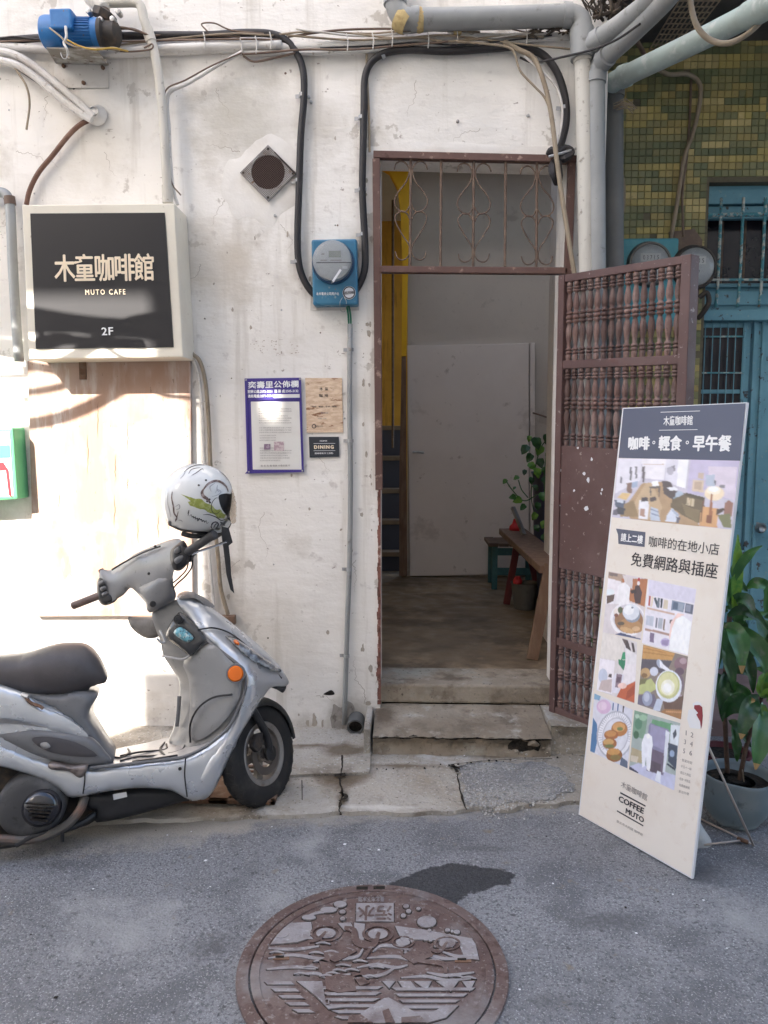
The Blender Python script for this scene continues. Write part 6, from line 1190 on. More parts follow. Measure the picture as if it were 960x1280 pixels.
# ================================================================== POTTED PLANT
yp = G(920, 1046).y + .13
pc = OUT(920, 1000, yp); pc = V((pc.x, yp, 0))
pl = thing('potted_plant', 'broad leaved green plant in chalky blue bowl by blue door', 'potted plant', tuple(pc))
rr_ = (OUT(964, 985, yp) - OUT(878, 985, yp)).length / 2
zr = OUT(920, 966, yp - .0).z
mb = MB(); mb.lathe([(0, .0), (rr_ * .62, .0), (rr_ * .84, zr * .22), (rr_ * .97, zr * .55), (rr_, zr * .93), (rr_ * 1.03, zr), (rr_ * .98, zr * 1.01), (rr_ * .93, zr * .92), (rr_ * .9, zr * .8), (0, zr * .8)], pc, (0, 0, 1), 40)
for i, v in enumerate(mb.v): mb.v[i] = v + V((0, 0, .008 * mnoise.noise(v * 9) * (1 if v.z > zr * .7 else 0)))
mb.build('pot', POTB, pl, smooth=True)
mb = MB(); mb.lathe([(0, zr * .86), (rr_ * .5, zr * .84), (rr_ * .93, zr * .81)], pc, (0, 0, 1), 24); mb.build('soil', SOIL, pl, smooth=True)
def leafmesh(P0, P1, P2, wd, up=V((0, -1, .3)), n=12, fold=.25, tipbrown=False, mt=LEAF, parent=pl, nm='leaf', prof=None):
    mb = MB(); L = []
    for i in range(n + 1):
        t = i / n; p = P0 * (1 - t) ** 2 + P1 * 2 * t * (1 - t) + P2 * t * t; d = ((P1 - P0) * (1 - t) + (P2 - P1) * t).normalized()
        s = d.cross(up).normalized(); nn = s.cross(d).normalized(); w_ = wd * (prof(t) if prof else max(.04, (math.sin(math.pi * min(1, t * .93 + .05))) ** .75 * (1 if t < .75 else 1 - (t - .75) * 1.2)))
        wv = 1 + .06 * math.sin(t * 14 + P0.x * 30)
        for k in (-1, -.5, 0, .5, 1): L.append(p + s * k * w_ * .5 * wv + nn * (abs(k) * w_ * fold) + nn * .003 * math.sin(t * 17 + k * 2))
    mb.v = L
    for i in range(n):
        m_ = 1 if (tipbrown and i >= n - 1) else 0
        for k in range(4): mb.face((i * 5 + k, i * 5 + k + 1, (i + 1) * 5 + k + 1, (i + 1) * 5 + k), m_)
    return mb.build(nm, [mt, LEAFT], parent, smooth=True)
def O3(p, dy=0.0): return OUT(p[0], p[1], yp + dy)
st1 = [O3((921, 1000), 0), O3((927, 962), .0), O3((935, 925), .0), O3((946, 895), .0), O3((953, 868), -.02)]
mb = MB(); mb.tube(st1, .010, n=8, rfun=lambda t: 1 - .3 * t); mb.build('stem', STEM, pl, smooth=True)
st2 = [O3((912, 1000), .05), O3((908, 940), .08), O3((906, 860), .08), O3((912, 770), .06)]
mb = MB(); mb.tube(st2, .010, n=8); mb.build('stem', STEM, pl, smooth=True)
mb = MB(); mb.tube([O3((932, 1004), -.02), O3((931, 985), -.02), O3((928, 962), -.01)], .0025, n=5); mb.build('dry_twig', WIRET, pl, smooth=True)
PXM = .00305
lv = [((917, 765), (921, 720), (922, 668), 16, .0, .0, LEAFY), ((914, 735), (922, 695), (953, 682), 13, .0, -.05, LEAF), ((912, 755), (932, 735), (944, 772), 17, .02, -.08, LEAF), ((910, 770), (934, 748), (962, 790), 15, .0, -.05, LEAF), ((906, 785), (925, 780), (927, 842), 27, .02, -.12, LEAF), ((916, 790), (948, 790), (962, 852), 25, .04, -.06, LEAF), ((905, 790), (908, 820), (919, 866), 18, .08, .02, LEAF), ((925, 800), (940, 830), (941, 866), 16, .08, .02, LEAF),
      ((948, 772), (958, 790), (975, 845), 24, .05, -.04, LEAF), ((904, 896), (915, 870), (944, 876), 25, .02, -.08, LEAF), ((948, 872), (930, 880), (926, 924), 26, -.03, -.14, LEAF), ((954, 880), (950, 915), (944, 962), 27, -.02, -.16, LEAF), ((912, 900), (925, 908), (938, 934), 14, .05, .0, LEAF), ((916, 905), (921, 930), (921, 952), 13, .06, .03, LEAF), ((953, 868), (957, 850), (964, 838), 15, -.03, -.06, LEAFY), ((953, 872), (962, 862), (978, 880), 17, -.03, -.1, LEAFY), ((953, 872), (945, 858), (956, 840), 12, -.03, .0, LEAFY), ((952, 880), (958, 895), (957, 915), 10, -.03, -.05, LEAFY),
      ((908, 840), (900, 860), (903, 902), 18, .08, .0, LEAF), ((908, 840), (922, 828), (938, 846), 15, .08, .05, LEAF), ((910, 780), (898, 790), (896, 840), 18, .08, .05, LEAF), ((908, 860), (930, 856), (940, 890), 18, .06, .0, LEAF), ((914, 760), (905, 730), (904, 700), 14, .08, .1, LEAF), ((912, 770), (935, 772), (962, 765), 12, .1, .1, LEAF), ((960, 800), (975, 790), (990, 820), 22, .0, -.08, LEAF)]
random.seed(8)
for k in range(16):
    x, y = random.uniform(902, 965), random.uniform(730, 880); a = random.uniform(-2.6, .6); L_ = random.uniform(34, 62); lv.append(((x, y), (x + L_ * .5 * math.cos(a), y + L_ * .45 * math.sin(a) - 10), (x + L_ * math.cos(a), y + L_ * math.sin(a) + random.uniform(8, 34)), random.uniform(12, 20), .12, random.uniform(.05, .16), LEAF))
for a, b, c_, wd, d0, d1, m_ in lv:
    leafmesh(O3(a, d0), O3(b, (d0 + d1) / 2 - .03), O3(c_, d1), wd * PXM * .92, tipbrown=wd > 22, mt=m_)
tag_ = thing('maroon_pot', 'dark maroon plastic pot half hidden behind the blue bowl', 'pot', tuple(OUT(908, 955, yp + .30)))
p = OUT(905, 958, yp + .30); mb = MB(); zt_ = OUT(905, 938, yp + .30).z; mb.lathe([(0, 0), (.075, 0), (.10, zt_ * .9), (.108, zt_ * .93), (.108, zt_), (.098, zt_), (.09, zt_ * .85), (0, zt_ * .84)], V((p.x, p.y, .0)), (0, 0, 1), 28); mb.build('pot', POTR, tag_, smooth='auto')
mb = MB(); mb.lathe([(0, zt_ * .87), (.09, zt_ * .86)], V((p.x, p.y, 0)), (0, 0, 1), 20); mb.build('soil', SOIL, tag_)
# ground weeds by the gate foot
wd_ = thing('gate_creeper', 'small green creeper tangled in the lower gate spindles', 'plant', tuple(GH(738, 800)))
random.seed(9)
for k in range(16):
    x, y = random.uniform(728, 750), random.choice((random.uniform(796, 806), random.uniform(800, 880))); p = GH(x, y) - gn * random.uniform(.0, .05); a = random.uniform(0, 6.3)
    d = V((math.cos(a), 0, math.sin(a))) * .022; leafmesh(p, p + d * .5 + gn * .006, p + d, .014, mt=LEAFY, parent=wd_, n=5)
mb = MB(); mb.tube([GH(745, 900) - gn * .03, GH(736, 860) - gn * .04, GH(744, 820) - gn * .03, GH(732, 800) - gn * .03], .0025, n=5); mb.build('stem', LEAFY, wd_)

# ================================================================== MANHOLE
ml, mr, mtp = G(295, 1217), G(635, 1217), G(466, 1107)
R0 = (mr - ml).length / 2 * 1.005; mc = V(((ml.x + mr.x) / 2, mtp.y - R0, 0))
mh = thing('manhole_cover', 'round rusty brown manhole cover with raised bicycle pattern', 'manhole cover', tuple(mc))
mb = MB(); mb.lathe([(R0, -.01), (R0, .0035), (R0 * .995, .0055), (R0 * .915, .0055), (R0 * .908, .003), (R0 * .908, -.012)], mc, (0, 0, 1), 96); mb.build('frame_ring', MANB, mh, smooth='auto')
Ri = R0 * .895
mb = MB(); mb.lathe([(Ri, -.012), (Ri, .0045), (Ri * .995, .0055), (Ri * .93, .0055), (Ri * .925, .0030), (0, .0030)], mc, (0, 0, 1), 96); cover = mb.build('cover', MANB, mh, smooth='auto')
mb = MB(); mb.lathe([(0, -.011), (R0 * .91, -.011)], mc, (0, 0, 1), 48); mb.build('gap_dirt', SOIL, mh)
def M6(x, y, z=.003): return G(280 + x / 2.526, 1060 + y / 2.526, z)
def inside(q, f=.90): return math.hypot(q.x - mc.x, q.y - mc.y) < Ri * f
def raised(polys, mt, nm, h=.0022, clipc=True):
    mb = MB()
    circ = [(mc.x + Ri * .915 * math.cos(t), mc.y + Ri * .915 * math.sin(t)) for t in [2 * math.pi * k / 64 for k in range(64)]]
    for ip, P in enumerate(polys):
        h_ = h + ip * .00003
        Q = [(v.x, v.y) for v in (M6(*p) for p in P)]; Q = clip(Q, circ)
        if len(Q) < 3: continue
        A = sum(Q[i][0] * Q[(i + 1) % len(Q)][1] - Q[(i + 1) % len(Q)][0] * Q[i][1] for i in range(len(Q)))
        if A < 0: Q = Q[::-1]
        n_ = len(Q)
        try: r = delaunay_2d_cdt([V(p) for p in Q], [(k, (k + 1) % n_) for k in range(n_)], [], 1, 1e-5)
        except Exception: continue
        mb.add([V((v.x, v.y, .003 + h_)) for v in r[0]], r[2]); mb.add([V((x, y, .0025)) for x, y in Q] + [V((x, y, .003 + h_)) for x, y in Q], [(i, (i + 1) % n_, n_ + (i + 1) % n_, n_ + i) for i in range(n_)])
    return mb.build(nm, mt, mh, kind='stuff')
def stroke(pts, wd): 
    P = [(p.x, p.y) for p in [q for q in catmull([V((x, y, 0)) for x, y in pts], 4)]]; L = []; Rr = []
    for i, (x, y) in enumerate(P):
        a, b = P[max(i - 1, 0)], P[min(i + 1, len(P) - 1)]; dx, dy = b[0] - a[0], b[1] - a[1]; l = math.hypot(dx, dy) or 1; w_ = wd * (.35 + .65 * math.sin(math.pi * (i + .4) / len(P)))
        L.append((x - dy / l * w_, y + dx / l * w_)); Rr.append((x + dy / l * w_, y - dx / l * w_))
    return L + Rr[::-1]
grey = [[(418, 176), (536, 176), (536, 234), (416, 234)]]
grey += [stroke(p, 5) for p in ([(250, 222), (300, 205), (340, 200), (360, 190)], [(150, 300), (200, 290), (260, 285), (300, 290)], [(130, 318), (220, 322), (300, 312)], [(140, 350), (220, 340), (300, 352), (330, 348)], [(135, 385), (220, 378), (290, 384)], [(230, 402), (290, 398), (330, 410), (400, 400)], [(340, 330), (360, 350), (420, 345), (440, 318)], [(440, 410), (500, 402), (540, 380)], [(420, 380), (480, 370), (540, 380), (580, 372)], [(470, 330), (500, 310), (560, 316), (600, 330)], [(600, 350), (660, 345), (700, 352), (800, 350)], [(640, 395), (700, 405), (790, 395)], [(560, 412), (640, 408), (700, 420), (780, 415)], [(450, 350), (540, 345), (600, 360)], [(690, 330), (740, 345), (800, 340)])]
grey += [[(140, 308), (152, 270), (200, 240), (275, 236), (280, 270), (262, 290), (230, 300)], [(410, 238), (445, 242), (440, 300), (418, 296)], [(540, 248), (640, 262), (790, 290), (806, 356), (760, 350), (740, 300), (640, 292), (560, 292)], [(360, 240), (400, 238), (412, 262), (380, 262)]]
for k in range(5): y = 424 + k * 22; grey.append([(128 + k * 22, y), (212 + k * 14, y), (222 + k * 16, y + 10), (138 + k * 24, y + 10)])
for k in range(6): y = 440 + k * 19; grey.append([(300 + k * 10, y), (500 - k * 4, y), (485 - k * 8, y + 9), (315 + k * 12, y + 9)]); grey.append([(530 + k * 12, y + 4), (792 - k * 24, y + 4), (782 - k * 26, y + 13), (545 + k * 10, y + 13)])
grey += [[(230, 424), (310, 424), (322, 500), (385, 505), (330, 512), (290, 470)], [(500, 424), (540, 424), (522, 446)], [(550, 424), (590, 424), (612, 452), (570, 452)], [(600, 424), (655, 424), (640, 452)], [(670, 424), (740, 424), (716, 456)], [(752, 424), (792, 424), (776, 456)], [(505, 478), (520, 476), (600, 520), (650, 526), (700, 500), (740, 500), (700, 540), (640, 556), (400, 556), (440, 520)]]
grey += [el(*e_) for e_ in ((367, 180, 20, 10), (330, 198, 26, 9), (268, 222, 22, 8), (374, 204, 10, 6), (375, 226, 8, 6), (575, 186, 9, 6), (583, 202, 8, 6), (566, 216, 8, 6), (614, 194, 7, 5), (735, 268, 10, 7), (706, 262, 8, 6), (180, 270, 26, 18), (640, 236, 30, 18))]
random.seed(12)
for k in range(34):      # pebbled dots along the shore and short ripples
    x, y = random.uniform(560, 790), random.uniform(262, 340); grey.append(el(x, y, random.uniform(4, 8), random.uniform(3, 5), 0, 8)) if k < 14 else grey.append(stroke([(x0_, y0_), (x0_ + 22, y0_ - 4), (x0_ + 46, y0_ + 2)], 3) if (x0_ := random.uniform(140, 760)) and (y0_ := random.uniform(305, 415)) else el(x, y, 4, 4))
def grow(P, k=3.2):
    cx = sum(p[0] for p in P) / len(P); cy = sum(p[1] for p in P) / len(P); out = []
    for x, y in P: l = math.hypot(x - cx, (y - cy)) or 1; out.append((x + (x - cx) / l * k, y + (y - cy) / l * k))
    return out
raised([grow(P) for P in grey], mat('dark_relief_outline', (.045, .035, .03), [(90, 4, .5, .65, (.12, .10, .09))], .95), 'relief_outline', .0004)  # dark contour a little wider than each grey shape, for a crisper relief
raised(grey, MANG, 'raised_pattern', .0026)
ring = []
for cx, cy, rx, ry in ((322, 268, 50, 26), (486, 270, 50, 27), (705, 300, 42, 22), (565, 296, 36, 19)):
    mb = MB(); N_ = 36
    for rad, m_ in ((1.0, 0), (.62, 1)):
        O_ = [M6(cx + rx * rad * math.cos(t), cy + ry * rad * math.sin(t), .0075) for t in [2 * math.pi * k / N_ for k in range(N_)]]; I_ = [M6(cx + rx * (rad - .17) * math.cos(t), cy + ry * (rad - .17) * math.sin(t), .0075) for t in [2 * math.pi * k / N_ for k in range(N_)]]
        if m_: 
            mb.poly([p + V((0, 0, -.0008)) for p in O_][::-1], 1); continue
        o_ = len(mb.v); mb.v += O_ + I_ + [p - V((0, 0, .005)) for p in O_] + [p - V((0, 0, .005)) for p in I_]
        for k in range(N_): k2 = (k + 1) % N_; mb.face((o_ + k, o_ + N_ + k, o_ + N_ + k2, o_ + k2)); mb.face((o_ + k, o_ + k2, o_ + 2 * N_ + k2, o_ + 2 * N_ + k)); mb.face((o_ + N_ + k, o_ + 3 * N_ + k, o_ + 3 * N_ + k2, o_ + N_ + k2))
    mb.build('wheel_relief', [MANB, MANG], mh)
brown = [stroke([(322, 268), (300, 290), (270, 300)], 6), stroke([(380, 255), (410, 265), (420, 300), (470, 310), (490, 270)], 12), [(310, 320), (380, 318), (420, 330), (380, 352), (350, 365), (318, 348)], [(300, 360), (330, 345), (345, 400), (330, 420), (310, 400)], stroke([(470, 310), (450, 340), (440, 355)], 6), [(560, 345), (640, 300), (660, 345), (600, 370)], stroke([(640, 320), (680, 330), (705, 300)], 6), stroke([(600, 360), (690, 370), (700, 400)], 8), [(318, 415), (360, 402), (410, 410), (418, 455), (360, 462), (322, 450)], [(400, 400), (430, 402), (460, 430), (430, 440)], [(395, 535), (430, 530), (470, 556), (390, 556)], [(500, 520), (520, 512), (540, 556), (510, 556)], [(560, 540), (620, 535), (640, 556), (560, 556)]]
raised(brown, MANB, 'raised_pattern', .0050)
mb = MB(); text_quad(mb, '污水', M6(530, 182, .0068), M6(424, 182, .0068), M6(530, 228, .0068), bold=.03); mb.build('lettering', MANB, mh)
mb = MB()
for s_ in ('臺北市下水道',): text_quad(mb, s_, M6(506, 154, .0062), M6(424, 154, .0062), M6(506, 170, .0062), bold=.01)
mb.build('lettering', MANG, mh)
for x, y in ((180, 342), (755, 350)):
    mb = MB(); P = [M6(x - 26, y - 9, .0052), M6(x + 26, y - 9, .0052), M6(x + 26, y + 10, .0052), M6(x - 26, y + 10, .0052)]; mb.prism(P[::-1], (0, 0, -.002)); mb.build('keyhole_recess', RUST, mh)
    mb = MB(); P = [M6(x - 18, y - 3, .006), M6(x + 10, y - 3, .006), M6(x + 10, y + 4, .006), M6(x - 18, y + 4, .006)]; mb.prism(P[::-1], (0, 0, -.001)); mb.build('keyhole', SOIL, mh)
for x, y in ((436, 126), (490, 125)):
    mb = MB(); P = [M6(x - 18, y - 5, .0062), M6(x + 18, y - 5, .0062), M6(x + 18, y + 5, .0062), M6(x - 18, y + 5, .0062)]; mb.prism(P[::-1], (0, 0, -.001)); mb.build('hinge_slot', SOIL, mh)
mb = MB(); text_quad(mb, 'D', M6(332, 476, .0062), M6(314, 476, .0062), M6(332, 492, .0062), bold=.02); mb.build('lettering', MANG, mh)

# ================================================================== THINGS IN THE ROOM
def I(px, py, y): return hit(px, py, (0, y, 0), (0, 1, 0))
def FL(px, py): return G(px, py, fz)
bs = thing('trestle_bench', 'narrow brown wooden trestle bench with splayed legs indoors', 'bench', tuple(FL(665, 824)))
a = I(640, 664, 2.05); b = I(696, 712, .55); zb_ = (a.z + b.z) / 2
mb = MB(); mb.beam(a, b, .20, .045); mb.build('top', WOODB, bs, bevel=.004)
def leg(p, q, mt, w_=.07): mb = MB(); mb.beam(p, q, w_, .03, up=(0, 1, 0)); mb.build('leg', mt, bs, bevel=.003)
leg(I(688, 705, .55), FL(665, 824) + V((0, .0, 0)), WOODB, .065); leg(b + V((.12, .02, -.02)), V((b.x + .12, FL(665, 824).y, fz)), WOODB)
RDW = mat('dull_red_wood', (.16, .03, .03), [(12, 6, .5, .7, (.10, .02, .02))], .6)
leg(I(648, 672, 1.95), FL(633, 755), RDW, .05); leg(a + V((.1, .02, -.02)), V((a.x + .22, FL(633, 755).y, fz)), RDW, .05)
mb = MB(); q = I(645, 660, 1.95); mb.lathe([(0, .09), (.02, .085), (.03, .05), (.05, .03), (.05, 0), (0, 0)], V((q.x, q.y, a.z + .02)), (0, 0, 1), 14); tag(mb.build('red_cap_bottle', REDP, smooth=True), 'small red object on far end of the trestle bench', 'bottle')
ts = thing('blue_stool', 'low blue green stool with plank top by white door', 'stool', tuple(FL(630, 735)))
yst = FL(630, 737).y; za = I(630, 676, yst + .1).z; xl_, xr_ = I(613, 700, yst).x, I(700, 700, yst).x
for k in range(4): mb = MB(); mb.box((xl_ - .02 + k * .085, yst - .05, za - .03), (xl_ + .06 + k * .085, yst + .35, za - .003 * (k % 2))); mb.build('plank', WOODD, ts, bevel=.003)
SB_ = mat('dull_blue_green_wood', (.055, .16, .17), [(12, 6, .5, .7, (.08, .21, .22))], .6)
for x_ in (xl_ + .015, xl_ + .34): 
    for dy in (0, .3): mb = MB(); mb.box((x_, yst + dy, fz), (x_ + .045, yst + dy + .045, za - .03)); mb.build('leg', SB_, ts, bevel=.003)
for zz_ in (za - .11, fz + .12): mb = MB(); mb.box((xl_ + .03, yst + .005, zz_), (xl_ + .36, yst + .03, zz_ + .06)); mb.build('rail', SB_, ts, bevel=.003)
mb = MB(); q = FL(658, 764) + V((0, .09, 0)); zz_ = I(658, 728, q.y).z - fz; mb.lathe([(0, 0), (.075, 0), (.078, .02), (.094, zz_ * .6), (.10, zz_), (.105, zz_), (.095, zz_ * .98), (.07, .03), (0, .03)], q, (0, 0, 1), 28); tag(mb.build('tin_bucket', BUCKET, smooth='auto'), 'dull metal bucket on the floor under the bench', 'bucket')
mb = MB(); q = I(647, 726, 1.7); mb.lathe([(0, -.03), (.03, -.02), (.036, 0), (.02, .03), (0, .035)], q, (0, 0, 1), 10); tag(mb.build('red_brush_head', REDP, smooth=True), 'small red object beside the rim of metal bucket', 'brush')
bt_ = thing('dark_blue_barrel', 'dark blue tapered tub standing beside the bench', 'tub', tuple(I(672, 700, 1.6)))
q = FL(690, 770); c_ = I(690, 640, 1.75); mb = MB(); z1_ = I(690, 590, 1.75).z; mb.lathe([(0, 0), (.17, 0), (.235, (z1_ - fz) * .5), (.25, (z1_ - fz) * .96), (.265, z1_ - fz), (.25, z1_ - fz), (.2, .1), (0, .1)], V((c_.x + .11, 1.75, fz)), (0, 0, 1), 32); mb.build('tub', NAVYB, bt_, smooth='auto')
mb = MB(); mb.beam(I(641, 634, 1.7), I(655, 668, 1.6), .03, .02); mb.build('handle', STEEL, bt_)
pt = thing('trailing_house_plant', 'trailing green and yellow heart leaved plant above the tub', 'plant', tuple(I(670, 600, 1.5)))
random.seed(14)
hp = lambda t: max(.02, (math.sin(math.pi * min(1, t ** .62)) ** .8))
LP_ = [(668, 553, 17), (676, 562, 15), (683, 548, 14), (659, 562, 15), (687, 570, 13), (664, 572, 13), (674, 578, 13), (686, 590, 12), (661, 583, 12), (670, 590, 14), (680, 600, 12), (664, 600, 10), (652, 628, 13), (645, 624, 10), (656, 634, 10), (633, 602, 8), (648, 598, 8), (644, 610, 5), (672, 632, 11), (670, 645, 11), (669, 660, 10), (676, 620, 12), (680, 655, 11), (678, 672, 10), (684, 668, 12), (686, 580, 12), (667, 610, 9), (690, 560, 14), (688, 610, 12), (662, 548, 9), (679, 588, 11), (656, 590, 8)]
for x, y, s in LP_:
    yy = random.uniform(1.25, 1.6); p = I(x, y - s * .4, yy); L = s * .0052; a = random.uniform(-.7, .7) + (-.8 if x < 655 else 0); d = V((math.sin(a), -.25, -math.cos(a))) * L
    leafmesh(p, p + d * .5 + V((0, -.02, 0)), p + d, L * .8, up=V((random.uniform(-.4, .4), -1, .35)), mt=random.choice((LEAF, LEAF, LEAFY)), parent=pt, n=8, fold=.1, prof=hp)
for P in ([(688, 545), (676, 560), (668, 590), (664, 620), (670, 650)], [(684, 560), (680, 600), (684, 650), (682, 675)], [(672, 618), (655, 626), (640, 612), (632, 600)], [(660, 622), (652, 612), (648, 600)]):
    mb = MB(); mb.tube([I(x, y, 1.45) for x, y in P], .004, n=5); mb.build('stem', LEAF, pt, smooth=True)
mb = MB(); mb.box((1.42, 1.2, fz), (1.72, 1.72, I(680, 585, 1.4).z - .02)); tag(mb.build('plant_cabinet', NAVYB, bevel=.01), 'dark cabinet behind door jamb that carries the trailing plant', 'cabinet')
mb = MB(); mb.tube([I(666, 516, YB - .02), I(676, 519, YB - .15), I(690, 524, YB - .5)], .008, n=6); tag(mb.build('wall_cord', WIREB, smooth=True), 'thin dark cord sagging across grey back wall corner', 'cord')
# ================================================================== SCOOTER (side stand: it leans towards the wall, bars turned left)
SFc = G(336, 1004)
hd = math.radians(20); ln_ = math.radians(10)
su = V((math.cos(hd), math.sin(hd), 0)); r0_ = V((math.sin(hd), -math.cos(hd), 0)); sr = (r0_ * math.cos(ln_) + V((0, 0, 1)) * math.sin(ln_)).normalized(); sup = (V((0, 0, 1)) * math.cos(ln_) - r0_ * math.sin(ln_)).normalized()
def S(px, py, w_=0.0): return hit(px, py, SFc + sr * w_, sr)
scoot = thing('scooter', 'silver grey scooter with dark seat leaning by the wall', 'scooter', tuple(SFc))
def finish(mb, name, mats, parent=None, weld=.0004, ang=55):
    import bmesh
    o = mb.build(name, mats, parent or scoot); bm = bmesh.new(); bm.from_mesh(o.data)
    bmesh.ops.remove_doubles(bm, verts=bm.verts, dist=weld); bmesh.ops.recalc_face_normals(bm, faces=bm.faces)
    for f in bm.faces: f.smooth = True
    for e in bm.edges:
        if len(e.link_faces) == 2 and e.calc_face_angle(0) > math.radians(ang): e.smooth = False
    bm.to_mesh(o.data); bm.free(); return o
def vpanel(name, P, mats, B=.02, R=8, g=5, thick=.02, full=False, sm=3, parent=None, ang=55, frame=None):
    """P: (px, py, w) outline; the near skin bulges by B, R picked units in from the rim; thick goes inwards, full mirrors it to the far side"""
    PP = densify(P, n=sm) if sm > 1 else [V(p) for p in P]; n = len(PP)
    vs, fs = triangulate(PP, g); near = []; far = []; FR = frame or S; nr = sr
    import numpy as np
    nv = len(vs); E = set()
    for f in fs:
        for i in range(len(f)): E.add((f[i], f[(i + 1) % len(f)])); E.add((f[(i + 1) % len(f)], f[i]))
    E = np.array(sorted(E)); deg = np.maximum(1, np.bincount(E[:, 0], minlength=nv)); wz = np.array([PP[i].z if i < n else 0 for i in range(nv)]); wz[n:] = wz[:n].mean(); ph = np.zeros(nv)
    for _ in range(260):
        a_ = np.bincount(E[:, 0], wz[E[:, 1]], nv) / deg; wz[n:] = a_[n:]
        a_ = np.bincount(E[:, 0], ph[E[:, 1]], nv) / deg + 1; ph[n:] = a_[n:]
    pm_ = ph.max() or 1; kk = max(1.2, min(5, 40 / max(R, 1) / 2)); gq_ = np.clip(ph / pm_, 0, 1); fz_ = (1 - (1 - gq_) ** kk) ** .75
    for i, v in enumerate(vs):
        p = FR(v.x, v.y, float(wz[i])) + nr * B * float(fz_[i]); near.append(p)
        if full: wt_ = (p - SFc).dot(sr); far.append(p - nr * 2 * wt_)
        else: far.append(p - nr * thick)
    mb = MB(); mb.add(near, fs); o = len(mb.v); mb.v += far
    for f in fs: mb.face([o + i for i in reversed(f)])
    for i in range(n): mb.face((i, (i + 1) % n, o + (i + 1) % n, o + i))
    return finish(mb, name, mats, parent, ang=ang)
def flat(P, w_): return [(x, y, w_) for x, y in P]
def stube(name, P, r, mt, n=10, sm=5, parent=None, rfun=None):
    mb = MB(); mb.tube([S(*p) for p in P], r, n=n, sm=sm, rfun=rfun); return mb.build(name, mt, parent or scoot, smooth='auto')
# wheels
def wheel(c, axis, nm='front_wheel'):
    ax = V(axis).normalized(); mb = MB()
    mb.lathe([(.120, -.030), (.135, -.038), (.165, -.042), (.188, -.037), (.203, -.022), (.208, 0), (.203, .022), (.188, .037), (.165, .042), (.135, .038), (.120, .030)], c, ax, 56)
    w_ = mb.build(nm, TYRE, scoot, smooth=True)
    a = V((0, 0, 1)); u = (a - ax * a.dot(ax)).normalized(); v = ax.cross(u)
    mb = MB()
    for k in range(30):
        for sd in (-1, 1):
            t = 2 * math.pi * (k + (.5 if sd > 0 else 0)) / 30
            def P_(tt, s_, rr): return c + (u * math.cos(tt) + v * math.sin(tt)) * rr + ax * s_ * sd
            L = [P_(t, .004, .2075), P_(t + .10, .006, .2075), P_(t + .17, .027, .199), P_(t + .10, .033, .194), P_(t + .02, .020, .203)]
            T = [c + (q - c) * 1.012 for q in L]; mb.hexa(L, T)
    mb.build('tread_blocks', TYRE, w_, kind='stuff')
    mb = MB(); mb.lathe([(.122, -.036), (.128, -.034), (.118, -.026), (.110, -.012), (.110, .012), (.118, .026), (.128, .034), (.122, .036), (.106, .030), (.100, .010), (.100, -.010), (.106, -.030), (.122, -.036)], c, ax, 48)
    mb.lathe([(0, .030), (.030, .030), (.034, .020), (.040, -.02), (.030, -.03), (0, -.03)], c, ax, 20)
    for k in range(5):
        t = 2 * math.pi * k / 5 + .3; d = u * math.cos(t) + v * math.sin(t); mb.beam(c + d * .03, c + d * .108, .034, .02, up=ax)
    mb.build('rim', RIM, w_, smooth='auto')
    mb = MB(); mb.lathe([(0, .038), (.018, .038), (.022, .030), (0.0, .03)], c, ax, 14); mb.lathe([(.055, .036), (.085, .036), (.085, .040), (.055, .040), (.055, .036)], c, ax, 30); mb.build('brake_disc', mat('brake_disc_' + nm, (.18, .16, .15), (), .35, metal=.8), w_, smooth='auto')
    return w_, u, v, ax
wax = V((.86, -.42, .24)).normalized(); zup = V((0, 0, 1)); wup = (zup - wax * zup.dot(wax)).normalized()
wc = SFc + wup * .208
wheel(wc, wax)
rc = SFc - su * 1.22; wheel(rc + sup * .208, sr, 'rear_wheel')
# fender over the front wheel
wfwd = wup.cross(wax).normalized(); wfwd = wfwd if wfwd.x > 0 else -wfwd
def fend(t0, t1, r_, hw, nm, mt, n=16, drop=.03):
    mb = MB(); o = 0; prof_ = [(-1, -drop), (-.85, -.006), (-.4, .004), (0, .008), (.4, .004), (.85, -.006), (1, -drop)]
    for i in range(n + 1):
        t = t0 + (t1 - t0) * i / n; d = wup * math.cos(t) + wfwd * math.sin(t); tp = 1 - .35 * abs((i / n) - .45) ** 2 * 2
        for s_, dr in prof_: mb.v.append(wc + d * (r_ + dr) + wax * s_ * hw * tp)
    k_ = len(prof_)
    for i in range(n):
        for j in range(k_ - 1): mb.face((i * k_ + j, (i + 1) * k_ + j, (i + 1) * k_ + j + 1, i * k_ + j + 1))
    o_ = mb.build(nm, mt, scoot, smooth=True, solid=.004); return o_
DUSTB = mat('dusty_black_fender', (.035, .034, .033), [(10, 6, .48, .66, (.10, .095, .09)), (40, 5, .6, .7, (.16, .15, .14))], .55)
fend(-.9, 1.62, .222, .050, 'front_fender', DUSTB)
for sd in (-1, 1):
    mb = MB(); mb.tube([wc + wax * .062 * sd, wc + wax * .066 * sd + wup * .10 - wfwd * .01, wc + wax * .05 * sd + wup * .34 - wfwd * .10], .016, n=10); mb.lathe([(0, -.01), (.03, -.01), (.032, .004), (0, .012)], wc + wax * .066 * sd, wax * sd, 14); mb.build('fork_leg', BLACKP if sd > 0 else RIM, scoot, smooth='auto')
mb = MB(); mb.prism([wc + wax * .045 + wfwd * a + wup * b for a, b in ((-.075, .03), (-.035, .05), (-.02, .095), (-.06, .10), (-.10, .06))], wax * .025); mb.build('brake_caliper', CASTB, scoot, bevel=.005)
